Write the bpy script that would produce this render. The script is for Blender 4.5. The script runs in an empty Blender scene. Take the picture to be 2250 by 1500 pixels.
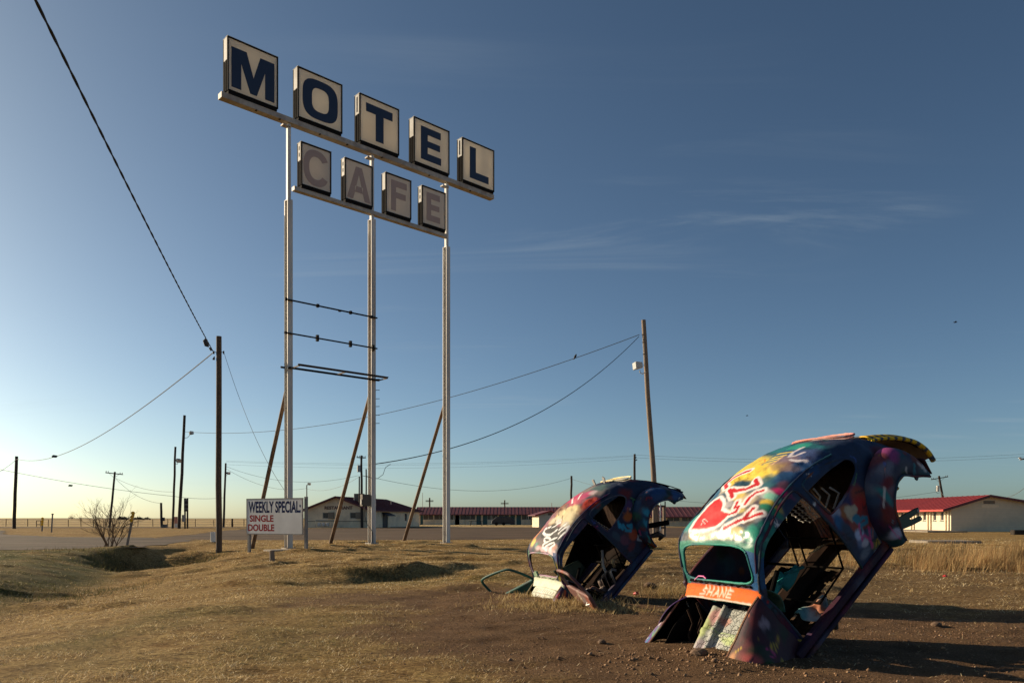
import bpy, bmesh, math, random
import numpy as np
from mathutils import Vector, Matrix, Euler
random.seed(7)
RNG = np.random.default_rng(11)
SC = bpy.context.scene
COL = SC.collection

# ------------------------------------------------------------------ camera, sky, sun, exposure
CAM_H = 1.2
FOC = 1700.0                      # focal length of the photograph in its own pixels (2250 wide)
cam_data = bpy.data.cameras.new("camera")
cam_data.sensor_width = 36.0
cam_data.lens = FOC / 2250 * 36.0
cam_data.shift_y = (1138 - 750) / 2250
cam_data.clip_start = 0.1
cam_data.clip_end = 20000
cam = bpy.data.objects.new("camera", cam_data)
cam.location = (0, 0, CAM_H)
cam.rotation_euler = (math.radians(90), 0, 0)
COL.objects.link(cam)
SC.camera = cam

SUN_EL, SUN_FWD = math.radians(18.0), math.radians(25.0)   # height; how far ahead of due left the sun stands
SUN_DIR = Vector((-math.cos(SUN_FWD) * math.cos(SUN_EL), math.sin(SUN_FWD) * math.cos(SUN_EL), math.sin(SUN_EL)))
world = bpy.data.worlds.new("World")
SC.world = world
world.use_nodes = True
wn, wl = world.node_tree.nodes, world.node_tree.links
wn.clear()
w_out = wn.new("ShaderNodeOutputWorld")
w_bg = wn.new("ShaderNodeBackground")
w_bg.inputs["Strength"].default_value = 0.0535
sky = wn.new("ShaderNodeTexSky")
sky.sky_type = 'NISHITA'
sky.sun_disc = False
sky.sun_elevation = SUN_EL
sky.sun_rotation = math.atan2(SUN_DIR.x, SUN_DIR.y)
sky.altitude = 0
sky.air_density = 0.6
sky.dust_density = 1.0
sky.ozone_density = 0.3
# thin wind-drawn cirrus, a function of the direction only
tc = wn.new("ShaderNodeTexCoord")
sep = wn.new("ShaderNodeSeparateXYZ")
wl.new(tc.outputs["Generated"], sep.inputs[0])
def wmath(op, a, b=None, c=None):
    n = wn.new("ShaderNodeMath"); n.operation = op
    for i, v in enumerate((a, b, c)):
        if v is None: continue
        if isinstance(v, (int, float)): n.inputs[i].default_value = v
        else: wl.new(v, n.inputs[i])
    return n.outputs[0]
zc = wmath('MAXIMUM', sep.outputs["Z"], 0.02)
up = wmath('ADD', zc, 0.06)
cx_, cy_ = wmath('DIVIDE', sep.outputs["X"], up), wmath('DIVIDE', sep.outputs["Y"], up)
comb = wn.new("ShaderNodeCombineXYZ")
wl.new(cx_, comb.inputs[0]); wl.new(cy_, comb.inputs[1])
mp = wn.new("ShaderNodeMapping")
mp.inputs["Rotation"].default_value = (0, 0, math.radians(38))
mp.inputs["Scale"].default_value = (0.55, 2.6, 1)
mp.inputs["Location"].default_value = (1.7, 0.6, 0)
wl.new(comb.outputs[0], mp.inputs[0])
def wnoise(scale, detail, dist, vec):
    n = wn.new("ShaderNodeTexNoise"); n.inputs["Scale"].default_value = scale
    n.inputs["Detail"].default_value = detail; n.inputs["Distortion"].default_value = dist
    n.inputs["Roughness"].default_value = 0.62
    wl.new(vec, n.inputs["Vector"]); return n.outputs["Fac"]
c1 = wnoise(1.1, 9, 0.9, mp.outputs[0])
mp2 = wn.new("ShaderNodeMapping"); mp2.inputs["Scale"].default_value = (0.45, 0.45, 1)
mp2.inputs["Location"].default_value = (0.2, 2.1, 0)
wl.new(comb.outputs[0], mp2.inputs[0])
c2 = wnoise(0.9, 3, 0.2, mp2.outputs[0])
def wrange(v, a, b, lo=0.0, hi=1.0):
    n = wn.new("ShaderNodeMapRange"); n.interpolation_type = 'SMOOTHSTEP'
    n.inputs[1].default_value = a; n.inputs[2].default_value = b
    n.inputs[3].default_value = lo; n.inputs[4].default_value = hi
    wl.new(v, n.inputs[0]); return n.outputs[0]
cloud = wmath('MULTIPLY', wrange(c1, 0.50, 0.80), wrange(c2, 0.46, 0.66))
cloud = wmath('MULTIPLY', cloud, 0.34)
cloud = wmath('MULTIPLY', cloud, wrange(sep.outputs["Z"], 0.0, 0.09))
hsv = wn.new("ShaderNodeGamma")               # the photograph's contrast, the same all round the sky
hsv.inputs["Gamma"].default_value = 1.10
wl.new(sky.outputs[0], hsv.inputs["Color"])
cmix = wn.new("ShaderNodeMixRGB")
cmix.inputs[2].default_value = (5.4, 6.2, 6.6, 1)
wb = wn.new("ShaderNodeMixRGB"); wb.blend_type = 'MULTIPLY'; wb.inputs[0].default_value = 1.0
wb.inputs[2].default_value = (.85, 1.01, 1.03, 1)          # white balance
wl.new(hsv.outputs[0], wb.inputs[1])
wl.new(cloud, cmix.inputs[0]); wl.new(wb.outputs[0], cmix.inputs[1])
wl.new(cmix.outputs[0], w_bg.inputs["Color"])
wl.new(w_bg.outputs[0], w_out.inputs[0])

sun_data = bpy.data.lights.new("sun", 'SUN')
sun_data.energy = 5.0
sun_data.angle = math.radians(0.5)
sun_data.color = (1.0, 0.80, 0.56)
sun = bpy.data.objects.new("sun", sun_data)
sun.rotation_euler = (-SUN_DIR).to_track_quat('-Z', 'Y').to_euler()
sun.location = (-30, 10, 20)
COL.objects.link(sun)

SC.view_settings.view_transform = 'Standard'
SC.view_settings.look = 'None'
SC.view_settings.exposure = 0.6
SC.view_settings.gamma = 1.0
SC.view_settings.use_curve_mapping = False
SC.cycles.max_bounces = 6

# ------------------------------------------------------------------ helpers
def at(px, py, Z):
    """a point seen at (px, py) of the photograph, Z metres ahead"""
    return Vector(((px - 1125) * Z / FOC, Z, CAM_H - (py - 1138) * Z / FOC))

def tag(o, label=None, cat=None, group=None, kind=None):
    if label: o["label"] = label
    if cat: o["category"] = cat
    if group: o["group"] = group
    if kind: o["kind"] = kind
    return o

def thing(name, label, cat, loc=(0, 0, 0), group=None):
    o = bpy.data.objects.new(name, None)
    o.empty_display_size = 0.2
    o.location = loc
    COL.objects.link(o)
    return tag(o, label, cat, group)

def root_of(o):
    while o.parent: o = o.parent
    return o

class MB:
    """collects geometry in world coordinates (or a thing's own) and links it as one mesh"""
    def __init__(self): self.v, self.f, self.mi = [], [], []
    def add(self, vs, fs, m=0):
        n = len(self.v)
        self.v += [tuple(p) for p in vs]
        self.f += [tuple(i + n for i in f) for f in fs]
        self.mi += [m] * len(fs)
        return self
    def box(self, c, sx, sy, sz, ax=(1, 0, 0), ay=(0, 1, 0), az=(0, 0, 1), m=0):
        c, ax, ay, az = Vector(c), Vector(ax), Vector(ay), Vector(az)
        vs = [c + ax * (sx / 2 * i) + ay * (sy / 2 * j) + az * (sz / 2 * k)
              for k in (-1, 1) for j in (-1, 1) for i in (-1, 1)]
        return self.add(vs, [(0, 2, 3, 1), (4, 5, 7, 6), (0, 1, 5, 4), (2, 6, 7, 3), (0, 4, 6, 2), (1, 3, 7, 5)], m)
    def bar(self, a, b, w, d, side=None, m=0):
        a, b = Vector(a), Vector(b)
        z = (b - a).normalized()
        s = Vector(side) if side else (Vector((0, 0, 1)) if abs(z.z) < .9 else Vector((1, 0, 0)))
        x = (s - z * s.dot(z)).normalized(); y = z.cross(x)
        return self.box((a + b) / 2, w, d, (b - a).length, x, y, z, m)
    def tube(self, pts, r, n=8, closed=False, caps=True, m=0):
        pts = [Vector(p) for p in pts]
        N = len(pts)
        rs = [r] * N if isinstance(r, (int, float)) else list(r)
        base = len(self.v)
        prev = None
        for i, p in enumerate(pts):
            if closed: t = pts[(i + 1) % N] - pts[i - 1]
            else: t = pts[min(i + 1, N - 1)] - pts[max(i - 1, 0)]
            t = t.normalized() if t.length > 1e-9 else Vector((0, 0, 1))
            if prev is None:
                a = Vector((0, 0, 1)) if abs(t.z) < .9 else Vector((1, 0, 0))
                x = (a - t * a.dot(t)).normalized()
            else:
                x = prev - t * prev.dot(t)
                x = x.normalized() if x.length > 1e-6 else t.orthogonal().normalized()
            prev = x; y = t.cross(x)
            for k in range(n):
                an = 2 * math.pi * k / n
                self.v.append(tuple(p + (x * math.cos(an) + y * math.sin(an)) * rs[i]))
        L = N if closed else N - 1
        for i in range(L):
            for k in range(n):
                a, b = base + i * n + k, base + i * n + (k + 1) % n
                j = (i + 1) % N
                self.f.append((a, b, base + j * n + (k + 1) % n, base + j * n + k)); self.mi.append(m)
        if caps and not closed:
            self.f.append(tuple(base + k for k in reversed(range(n)))); self.mi.append(m)
            self.f.append(tuple(base + (N - 1) * n + k for k in range(n))); self.mi.append(m)
        return self
    def prism(self, poly, o, ax, ay, az, depth, m=0):
        """a polygon (list of 2-d points) in the frame o, ax, ay pushed out along az"""
        o, ax, ay, az = Vector(o), Vector(ax), Vector(ay), Vector(az)
        n = len(poly)
        vs = [o + ax * u + ay * w for u, w in poly] + [o + ax * u + ay * w + az * depth for u, w in poly]
        fs = [tuple(range(n, 2 * n)), tuple(reversed(range(n)))]
        fs += [(i, (i + 1) % n, n + (i + 1) % n, n + i) for i in range(n)]
        return self.add(vs, fs, m)
    def strip(self, inner, outer, o, ax, ay, az, depth, closed=True, m=0):
        """the band between two outlines of equal length, pushed out along az"""
        o, ax, ay, az = Vector(o), Vector(ax), Vector(ay), Vector(az)
        n = len(inner)
        P = lambda q, d: o + ax * q[0] + ay * q[1] + az * d
        vs = [P(q, 0) for q in inner] + [P(q, 0) for q in outer] + [P(q, depth) for q in inner] + [P(q, depth) for q in outer]
        fs = []
        for i in range(n if closed else n - 1):
            j = (i + 1) % n
            fs += [(2 * n + i, 3 * n + i, 3 * n + j, 2 * n + j), (n + i, i, j, n + j),
                   (n + i, n + j, 3 * n + j, 3 * n + i), (i, 2 * n + i, 2 * n + j, j)]
        if not closed:
            fs += [(0, n, 3 * n, 2 * n), (n - 1, 3 * n - 1, 4 * n - 1, 2 * n - 1)]
        return self.add(vs, fs, m)
    def build(self, name, mats, parent=None, smooth=False, local=False, bevel=0, kind=None):
        me = bpy.data.meshes.new(name)
        off = Vector((0, 0, 0))
        if parent is not None and not local: off = root_of(parent).location
        me.from_pydata([tuple(Vector(p) - off) for p in self.v], [], self.f)
        if not isinstance(mats, (list, tuple)): mats = [mats]
        for mt in mats: me.materials.append(mt)
        if len(mats) > 1: me.polygons.foreach_set("material_index", self.mi)
        bm = bmesh.new(); bm.from_mesh(me)
        bmesh.ops.recalc_face_normals(bm, faces=bm.faces)
        bm.to_mesh(me); bm.free()
        if smooth:
            me.polygons.foreach_set("use_smooth", [True] * len(me.polygons))
            try: me.set_sharp_from_angle(angle=math.radians(40))
            except Exception: pass
        o = bpy.data.objects.new(name, me)
        COL.objects.link(o)
        if parent is not None: o.parent = parent
        if bevel:
            md = o.modifiers.new("bevel", 'BEVEL'); md.width = bevel; md.segments = 1; md.limit_method = 'ANGLE'
        if kind: o["kind"] = kind
        return o

def arrays_mesh(name, V, Fc, mat, parent=None, col=None, kind=None, smooth=False):
    """a mesh straight from arrays (all faces with the same number of corners)"""
    me = bpy.data.meshes.new(name)
    nv, nf, k = len(V), len(Fc), Fc.shape[1]
    me.vertices.add(nv); me.vertices.foreach_set("co", np.ascontiguousarray(V, np.float32).ravel())
    me.loops.add(nf * k); me.loops.foreach_set("vertex_index", np.ascontiguousarray(Fc, np.int32).ravel())
    me.polygons.add(nf)
    me.polygons.foreach_set("loop_start", np.arange(0, nf * k, k, dtype=np.int32))
    me.update(calc_edges=True); me.validate()
    if col is not None: add_color(me, "Col", col)
    if smooth: me.polygons.foreach_set("use_smooth", [True] * len(me.polygons))
    for m in (mat if isinstance(mat, (list, tuple)) else [mat]): me.materials.append(m)
    o = bpy.data.objects.new(name, me); COL.objects.link(o)
    if parent is not None: o.parent = parent
    if kind: o["kind"] = kind
    return o

def add_color(me, name, col):
    a = me.color_attributes.new(name, 'FLOAT_COLOR', 'POINT')
    c = np.full((len(me.vertices), 4), .2, np.float32); c[:, :col.shape[1]] = col
    a.data.foreach_set("color", c.ravel())

# value noise ----------------------------------------------------------------
def _h(i, j, k, seed):
    n = (i * 374761393 + j * 668265263 + k * 2147483647 + seed * 974711) & 0xffffffff
    n = ((n ^ (n >> 13)) * 1274126177) & 0xffffffff
    return ((n ^ (n >> 16)) & 0xffff) / 65535.0
def vnoise(x, y, z=None, seed=0):
    x = np.asarray(x, float); y = np.asarray(y, float)
    z = np.zeros_like(x) if z is None else np.asarray(z, float)
    xi, yi, zi = [np.floor(a).astype(np.int64) for a in (x, y, z)]
    f = [a - b for a, b in ((x, xi), (y, yi), (z, zi))]
    u, v, w = [t * t * (3 - 2 * t) for t in f]
    r = 0
    for a in (0, 1):
        for b in (0, 1):
            for c in (0, 1):
                r = r + (u if a else 1 - u) * (v if b else 1 - v) * (w if c else 1 - w) * _h(xi + a, yi + b, zi + c, seed)
    return r
def fbm(x, y, z=None, seed=0, oct=4):
    s, a, t = 0, 1.0, 0
    z = np.zeros_like(np.asarray(x, float)) if z is None else np.asarray(z, float)
    for o in range(oct):
        s = s + a * vnoise(np.asarray(x) * 2 ** o, np.asarray(y) * 2 ** o, z * 2 ** o, seed + o); t += a; a *= .5
    return s / t
def sstep(a, b, x):
    t = np.clip((x - a) / (b - a), 0, 1); return t * t * (3 - 2 * t)
def curve1(xs, pts):
    """a smooth curve through (x, y) points"""
    P = np.array(pts, float); X, Y = P[:, 0], P[:, 1]
    d = np.diff(Y) / np.diff(X)
    m = np.concatenate([[d[0]], (d[:-1] + d[1:]) / 2, [d[-1]]])
    xs = np.clip(np.asarray(xs, float), X[0], X[-1])
    i = np.clip(np.searchsorted(X, xs) - 1, 0, len(X) - 2)
    h = X[i + 1] - X[i]; t = (xs - X[i]) / h
    return (2*t**3 - 3*t**2 + 1) * Y[i] + (t**3 - 2*t**2 + t) * h * m[i] + (-2*t**3 + 3*t**2) * Y[i+1] + (t**3 - t**2) * h * m[i+1]
def seg_dist(x, y, pl, closed=False):
    """distance to a polyline and the side of it (+ right of travel)"""
    best = np.full(np.shape(x), 1e9); side = np.zeros(np.shape(x)); par = np.zeros(np.shape(x))
    n = len(pl)
    for i in range(n if closed else n - 1):
        (ax, ay), (bx, by) = pl[i], pl[(i + 1) % n]
        dx, dy = bx - ax, by - ay
        t = np.clip(((x - ax) * dx + (y - ay) * dy) / (dx * dx + dy * dy), 0, 1)
        d = np.hypot(x - ax - t * dx, y - ay - t * dy)
        sd = np.sign((x - ax) * dy - (y - ay) * dx)
        m = d < best
        best = np.where(m, d, best); side = np.where(m, sd, side); par = np.where(m, (i + t), par)
    return best, side, par
def in_poly(x, y, pl):
    r = np.zeros(np.shape(x), bool); n = len(pl)
    for i in range(n):
        (ax, ay), (bx, by) = pl[i], pl[(i + 1) % n]
        if ay == by: continue
        c = ((ay > y) != (by > y)) & (x < (bx - ax) * (y - ay) / (by - ay) + ax)
        r ^= c
    return r
def poly_sd(x, y, pl):
    """signed distance, + inside"""
    d = seg_dist(x, y, pl, True)[0]
    return np.where(in_poly(x, y, pl), d, -d)

# ------------------------------------------------------------------ materials
def new_mat(name):
    m = bpy.data.materials.new(name); m.use_nodes = True
    nt = m.node_tree
    b = nt.nodes["Principled BSDF"]
    return m, nt, b
def N(nt, typ, **kw):
    n = nt.nodes.new(typ)
    for k, v in kw.items():
        if k in n.inputs: n.inputs[k].default_value = v
        else: setattr(n, k, v)
    return n
def ramp(nt, fac, stops):
    r = N(nt, "ShaderNodeValToRGB")
    e = r.color_ramp.elements
    while len(e) < len(stops): e.new(0.5)
    for el, (p, c) in zip(e, stops):
        el.position = p; el.color = (*c, 1) if len(c) == 3 else c
    nt.links.new(fac, r.inputs[0]); return r.outputs[0]
def coords(nt, scale=(1, 1, 1), kind="Object"):
    t = N(nt, "ShaderNodeTexCoord"); m = N(nt, "ShaderNodeMapping")
    m.inputs["Scale"].default_value = scale
    nt.links.new(t.outputs[kind], m.inputs[0]); return m.outputs[0]
def noise_tex(nt, vec, scale, detail=4, rough=.55, dist=0):
    n = N(nt, "ShaderNodeTexNoise", Scale=scale, Detail=detail, Roughness=rough, Distortion=dist)
    nt.links.new(vec, n.inputs["Vector"]); return n.outputs["Fac"]
def bump(nt, b, h, strength=.3, dist=.01, normal=None):
    n = N(nt, "ShaderNodeBump", Strength=strength, Distance=dist)
    nt.links.new(h, n.inputs["Height"])
    if normal is not None: nt.links.new(normal, n.inputs["Normal"])
    nt.links.new(n.outputs[0], b.inputs["Normal"]); return n.outputs[0]
def mixc(nt, fac, a, b, mode='MIX'):
    n = N(nt, "ShaderNodeMixRGB", blend_type=mode)
    for i, v in ((0, fac), (1, a), (2, b)):
        if isinstance(v, (int, float)): n.inputs[i].default_value = v
        elif isinstance(v, tuple): n.inputs[i].default_value = (*v, 1) if len(v) == 3 else v
        else: nt.links.new(v, n.inputs[i])
    return n.outputs[0]

def plain(name, c, rough=.7, var=.25, scale=6, bs=.15, bd=.005, stretch=(1, 1, 1), metal=0, dirt=None, dirt_amt=.5, spec=.5):
    """one colour with grain, a little wear and fine relief"""
    m, nt, b = new_mat(name)
    v = coords(nt, stretch)
    n1 = noise_tex(nt, v, scale, 6, .6)
    n2 = noise_tex(nt, v, scale * .23, 3)
    dark = tuple(x * (1 - var) for x in c); lite = tuple(min(1, x * (1 + var * .6)) for x in c)
    col = ramp(nt, n1, [(.3, dark), (.7, lite)])
    if dirt:
        f = ramp(nt, n2, [(.48, (0, 0, 0)), (.66, (dirt_amt,) * 3)])
        col = mixc(nt, f, col, dirt)
    nt.links.new(col, b.inputs["Base Color"])
    b.inputs["Metallic"].default_value = metal
    b.inputs["Specular IOR Level"].default_value = spec
    rr = N(nt, "ShaderNodeMapRange"); rr.inputs[3].default_value = max(.05, rough - .12); rr.inputs[4].default_value = min(1, rough + .12)
    nt.links.new(n1, rr.inputs[0]); nt.links.new(rr.outputs[0], b.inputs["Roughness"])
    if bs: bump(nt, b, n1, bs, bd)
    return m

M = {}
M['wood'] = plain("weathered_pole_wood", (.105, .072, .05), .9, .45, 9, .5, .01, (3, 3, .22))
M['wood_pale'] = plain("sun_bleached_wood", (.23, .175, .13), .9, .35, 9, .5, .01, (3, 3, .22))
M['wood_dark'] = plain("dark_creosote_wood", (.05, .036, .028), .9, .4, 9, .4, .01, (3, 3, .22))
M['white_steel'] = plain("white_painted_steel", (.60, .58, .54), .55, .18, 6, .1, .003, (1, 1, .12), dirt=(.30, .19, .11), dirt_amt=.6)
M['beam_steel'] = plain("dirty_white_beam", (.42, .38, .33), .6, .25, 5, .15, .004, dirt=(.16, .10, .06), dirt_amt=.7)
M['rust_pipe'] = plain("rusty_brown_pipe", (.13, .075, .04), .8, .5, 7, .3, .004, (1, 1, .3), dirt=(.26, .18, .11), dirt_amt=.6)
M['black_steel'] = plain("blackened_steel", (.018, .017, .017), .9, .4, 8, .2, .003, spec=.08)
M['rust_dark'] = plain("dark_rusted_iron", (.05, .032, .022), .8, .5, 9, .3, .003)
M['galv'] = plain("galvanised_sheet", (.36, .36, .35), .65, .25, 6, .1, .003, metal=.15, spec=.25, dirt=(.2, .19, .17), dirt_amt=.6)
M['sign_black'] = plain("black_sign_trim", (.012, .012, .013), .9, .3, 8, .1, spec=.08)
M['sign_face'] = plain("aged_cream_acrylic", (.78, .72, .61), .45, .06, 1.3, .03, .002, dirt=(.66, .58, .46), dirt_amt=.5)
M['cafe_face'] = plain("aged_pale_acrylic", (.68, .61, .52), .45, .07, 1.3, .03, .002, dirt=(.6, .52, .41), dirt_amt=.4)
def translucent(m, amt):
    nt = m.node_tree; b = nt.nodes["Principled BSDF"]; t = N(nt, "ShaderNodeBsdfTranslucent")
    src = b.inputs["Base Color"].links[0].from_socket; nt.links.new(src, t.inputs["Color"])
    mx = N(nt, "ShaderNodeMixShader"); mx.inputs[0].default_value = amt
    nt.links.new(b.outputs[0], mx.inputs[1]); nt.links.new(t.outputs[0], mx.inputs[2]); nt.links.new(mx.outputs[0], nt.nodes["Material Output"].inputs["Surface"])
translucent(M['sign_face'], .37); translucent(M['cafe_face'], .28)
M['box_reflector'] = plain('white_box_reflector', (.75, .73, .68), .7, .1, 3, 0)
M['navy'] = plain("navy_vinyl", (.012, .017, .045), .4, .12, 4, .02)
M['tan_letter'] = plain("faded_tan_vinyl", (.42, .30, .25), .55, .08, 3, .02)
M['board'] = plain("white_sign_board", (.74, .74, .73), .8, .06, 3, .03, spec=.15, dirt=(.5, .48, .45), dirt_amt=.3)
M['navy_text'] = plain("faded_navy_print", (.02, .03, .095), .9, .25, 12, 0, spec=.1)
M['red_text'] = plain("red_print", (.34, .025, .025), .9, .2, 12, 0, spec=.1)
M['post_grey'] = plain("grey_square_post", (.23, .215, .20), .7, .25, 8, .15)
M['concrete'] = plain("old_concrete", (.24, .205, .16), .9, .25, 12, .4, .008, dirt=(.12, .095, .07), dirt_amt=.6)
M['wire'] = plain("black_cable", (.012, .012, .012), .7, .2, 20, 0)
M['wire_grey'] = plain("grey_wire", (.10, .10, .10), .7, .2, 20, 0)
M['ceramic'] = plain("brown_ceramic", (.07, .05, .04), .3, .2, 8, 0)
M['lamp_body'] = plain("pale_lamp_housing", (.52, .51, .48), .4, .12, 6, .05)
M['lamp_dark'] = plain("grey_lamp_housing", (.12, .13, .13), .45, .2, 6, .05)
M['lens'] = plain("clouded_lens", (.45, .46, .45), .25, .1, 6, 0)
M['transformer'] = plain("grey_transformer_tank", (.33, .34, .34), .45, .15, 6, .05)
M['yellow'] = plain("yellow_reflector", (.90, .48, .008), .35, .1, 8, 0)
M['brown_box'] = plain("weathered_brown_box", (.11, .09, .065), .7, .3, 5, .15)
M['stucco'] = plain("cream_painted_block", (.80, .66, .46), .85, .1, 2.5, .2, .01, dirt=(.45, .38, .28), dirt_amt=.45)
M['stucco_lit'] = plain("white_painted_block", (.68, .58, .42), .85, .08, 2.5, .2, .01, dirt=(.56, .48, .35), dirt_amt=.4)
M['roof_red'] = plain("weathered_red_metal_roof", (.125, .027, .030), .6, .2, .8, .05, .01, dirt=(.13, .035, .04), dirt_amt=.5)
M['roof_bright'] = plain("red_metal_roof", (.24, .022, .022), .6, .15, .8, .05, .01)
M['fascia'] = plain("red_fascia", (.50, .05, .035), .5, .15, 3, .03)
M['pane'] = plain("dusty_window_glass", (.045, .05, .055), .12, .4, 1.5, 0)
M['teal_door'] = plain("teal_door_paint", (.02, .09, .10), .5, .2, 3, .05)
M['frame_w'] = plain("pale_window_frame", (.5, .47, .4), .6, .1, 5, .05)
M['band'] = plain("green_grey_trim", (.09, .10, .07), .7, .2, 3, .05)
M['ac'] = plain("faded_brown_grille", (.20, .165, .12), .7, .25, 6, .1)
M['sign_brown'] = plain("red_brown_letter", (.12, .05, .035), .6, .2, 8, 0)
M['dark_thing'] = plain("dark_weathered_plastic", (.03, .03, .035), .6, .3, 4, .1)
M['salmon'] = plain("salmon_panel", (.66, .30, .22), .6, .2, 3, .05)
M['pvc'] = plain("white_pipe", (.75, .74, .70), .4, .06, 6, .02)
M['red_litter'] = plain("red_litter", (.5, .02, .02), .45, .2, 12, .1)
M['twig'] = plain("brown_twig_bark", (.15, .095, .055), .85, .35, 12, .2)
M['leaf_far'] = plain("far_foliage", (.045, .042, .032), .9, .4, 3, .2)
M['bird'] = plain("black_feather", (.012, .012, .014), .7, .3, 20, 0)
# ------------------------------------------------------------------ the ground
DITCH = [(-15.2, 31.0), (-13.6, 27.5), (-10.7, 21.0), (-9.2, 14.5), (-8.4, 10.0), (-9.0, 3.0), (-9.4, -8.0)]
SCARP = [(-6.4, 17.6), (-4.8, 16.8), (-3.5, 16.6), (-2.4, 17.7), (-1.2, 19.8), (0.6, 21.4)]
DIRT = [(-.34, 13), (-2.06, 11.9), (-1.42, 8.8), (-1.17, 7.8), (-.69, 6.75), (-.41, 5.6), (0.1, 2.5), (14, 2.5), (14, 9.4),
        (8, 10), (4, 10.6), (2.6, 11.6), (1.2, 12.8)]
LOT = [(-17.5, 43.5), (-10, 42.6), (-3, 43.4), (3, 45), (9, 47.5), (14, 52), (20, 66), (24, 96), (22, 104), (-8, 104), (-27, 92), (-30, 88), (-25, 62), (-21.5, 46.5)]
DRIVE = [(-70, 27.5), (-24, 28.6), (-18.2, 29.6), (-15.4, 31.4), (-16.3, 37), (-17.6, 43.4), (-21.4, 46.4), (-23.0, 48.6), (-29, 49.5), (-38, 58), (-50, 76), (-110, 92), (-160, 60)]

def ground(x, y):
    x = np.asarray(x, float); y = np.asarray(y, float)
    near = (1 - sstep(36, 41, y)) * sstep(-120, -60, -np.abs(x)) 
    roadm = 1 - sstep(-14.2, -16.2, x) * sstep(26.2, 28.2, y) * 1.0
    z = .15 * (fbm(x / 3.1, y / 3.1, seed=3) - .5) + .075 * (fbm(x / .95, y / .75, seed=8, oct=4) - .5)
    z = z + .09 * sstep(.56, .74, fbm(x / 2.2, y / 1.3, seed=14, oct=4)) * (.4 + .6 * sstep(8, 13, y))
    d, side, par = seg_dist(x, y, DITCH)
    sd = d * side                                   # + : right-hand (car park) side when walking down the ditch
    sd = -sd
    wl_, wr_ = 1.75 - .8 * sstep(24, 28, y), 2.8
    prof = np.where(sd < 0, np.exp(-(sd / wl_) ** 2), np.exp(-(sd / wr_) ** 2))
    dep = .50 + .48 * sstep(23, 28.5, y)
    z = z - dep * prof
    d2, side2, p2 = seg_dist(x, y, SCARP)
    s2 = d2 * side2                                 # + : the low, near side
    fall = sstep(.5, 2.4, p2) * (1 - sstep(2.9, 5, p2)) * np.clip(1.9 * fbm(x / 1.1, y / 1.1, seed=77, oct=4) + .05, 0, 1.4)
    z = z + fall * (np.where(s2 < 0, .16 * np.exp(-(s2 / 1.6) ** 2), .14 - .29 * sstep(0, .6, s2)) * np.exp(-(np.maximum(s2, 0) / 2.4) ** 2) * np.exp(-(np.minimum(s2, 0) / 2.5) ** 2))
    z = z + .10 * np.exp(-((x + 5.5) / 5) ** 2 - ((y - 33) / 6) ** 2)
    dirt = sstep(-.5, .8, poly_sd(x, y, DIRT))
    z = z * (1 - .62 * dirt)
    z = z - .022 * dirt * sstep(.60, .72, vnoise(x / .34 + .3 * y, y / .22, seed=95)) + .012 * dirt * (fbm(x / .25, y / .25, seed=96, oct=3) - .5)
    # soil heaped round the two buried noses
    for (cx0, cy0, r, hh) in ((1.95, 6.75, .8, .05), (.75, 10.9, .75, .07)):
        z = z + hh * np.exp(-((x - cx0) ** 2 + (y - cy0) ** 2) / r ** 2)
    z = z * near * roadm
    z = z + .42 * np.exp(-((x + 13.9) / 1.7) ** 2 - ((y - 31.9) / 1.15) ** 2) - .35 * np.exp(-((x + 13.2) / 1.3) ** 2 - ((y - 29.0) / 1.2) ** 2)
    # beyond: nearly flat, sunk a hair where the sheets of road and gravel lie
    far = sstep(36, 41, y)
    z = z - .004 * np.clip(far + (1 - roadm), 0, 1)
    return z
def gz(x, y): return float(ground(np.array([x]), np.array([y]))[0])
def hit(px, py):
    """where the sight line through a pixel of the photograph meets the ground"""
    Z = CAM_H * FOC / (py - 1138)
    for _ in range(30):
        p = at(px, py, Z); Z = .5 * Z + .5 * (CAM_H - gz(p.x, p.y)) * FOC / (py - 1138)
    return at(px, py, Z)

def graded(lo, hi, a, b, fine, grow, first):
    mid = list(np.arange(lo, hi, fine)) + [hi]
    L, s, v = [], first, lo
    while v > a: v -= s; s *= grow; L.append(max(v, a))
    R, s, v = [], first, hi
    while v < b: v += s; s *= grow; R.append(min(v, b))
    return np.array(L[::-1] + mid + R)
gx = graded(-17, 13, -7000, 7000, .10, 1.13, .12)
gy = graded(4.5, 34, -300, 9000, .10, 1.11, .12)
GX, GY = np.meshgrid(gx, gy)
GZ = ground(GX, GY)
V = np.stack([GX.ravel(), GY.ravel(), GZ.ravel()], 1)
nx, ny = len(gx), len(gy)
ii = np.arange(nx * ny).reshape(ny, nx)
Fq = np.stack([ii[:-1, :-1], ii[:-1, 1:], ii[1:, 1:], ii[1:, :-1]], -1).reshape(-1, 4)

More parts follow.
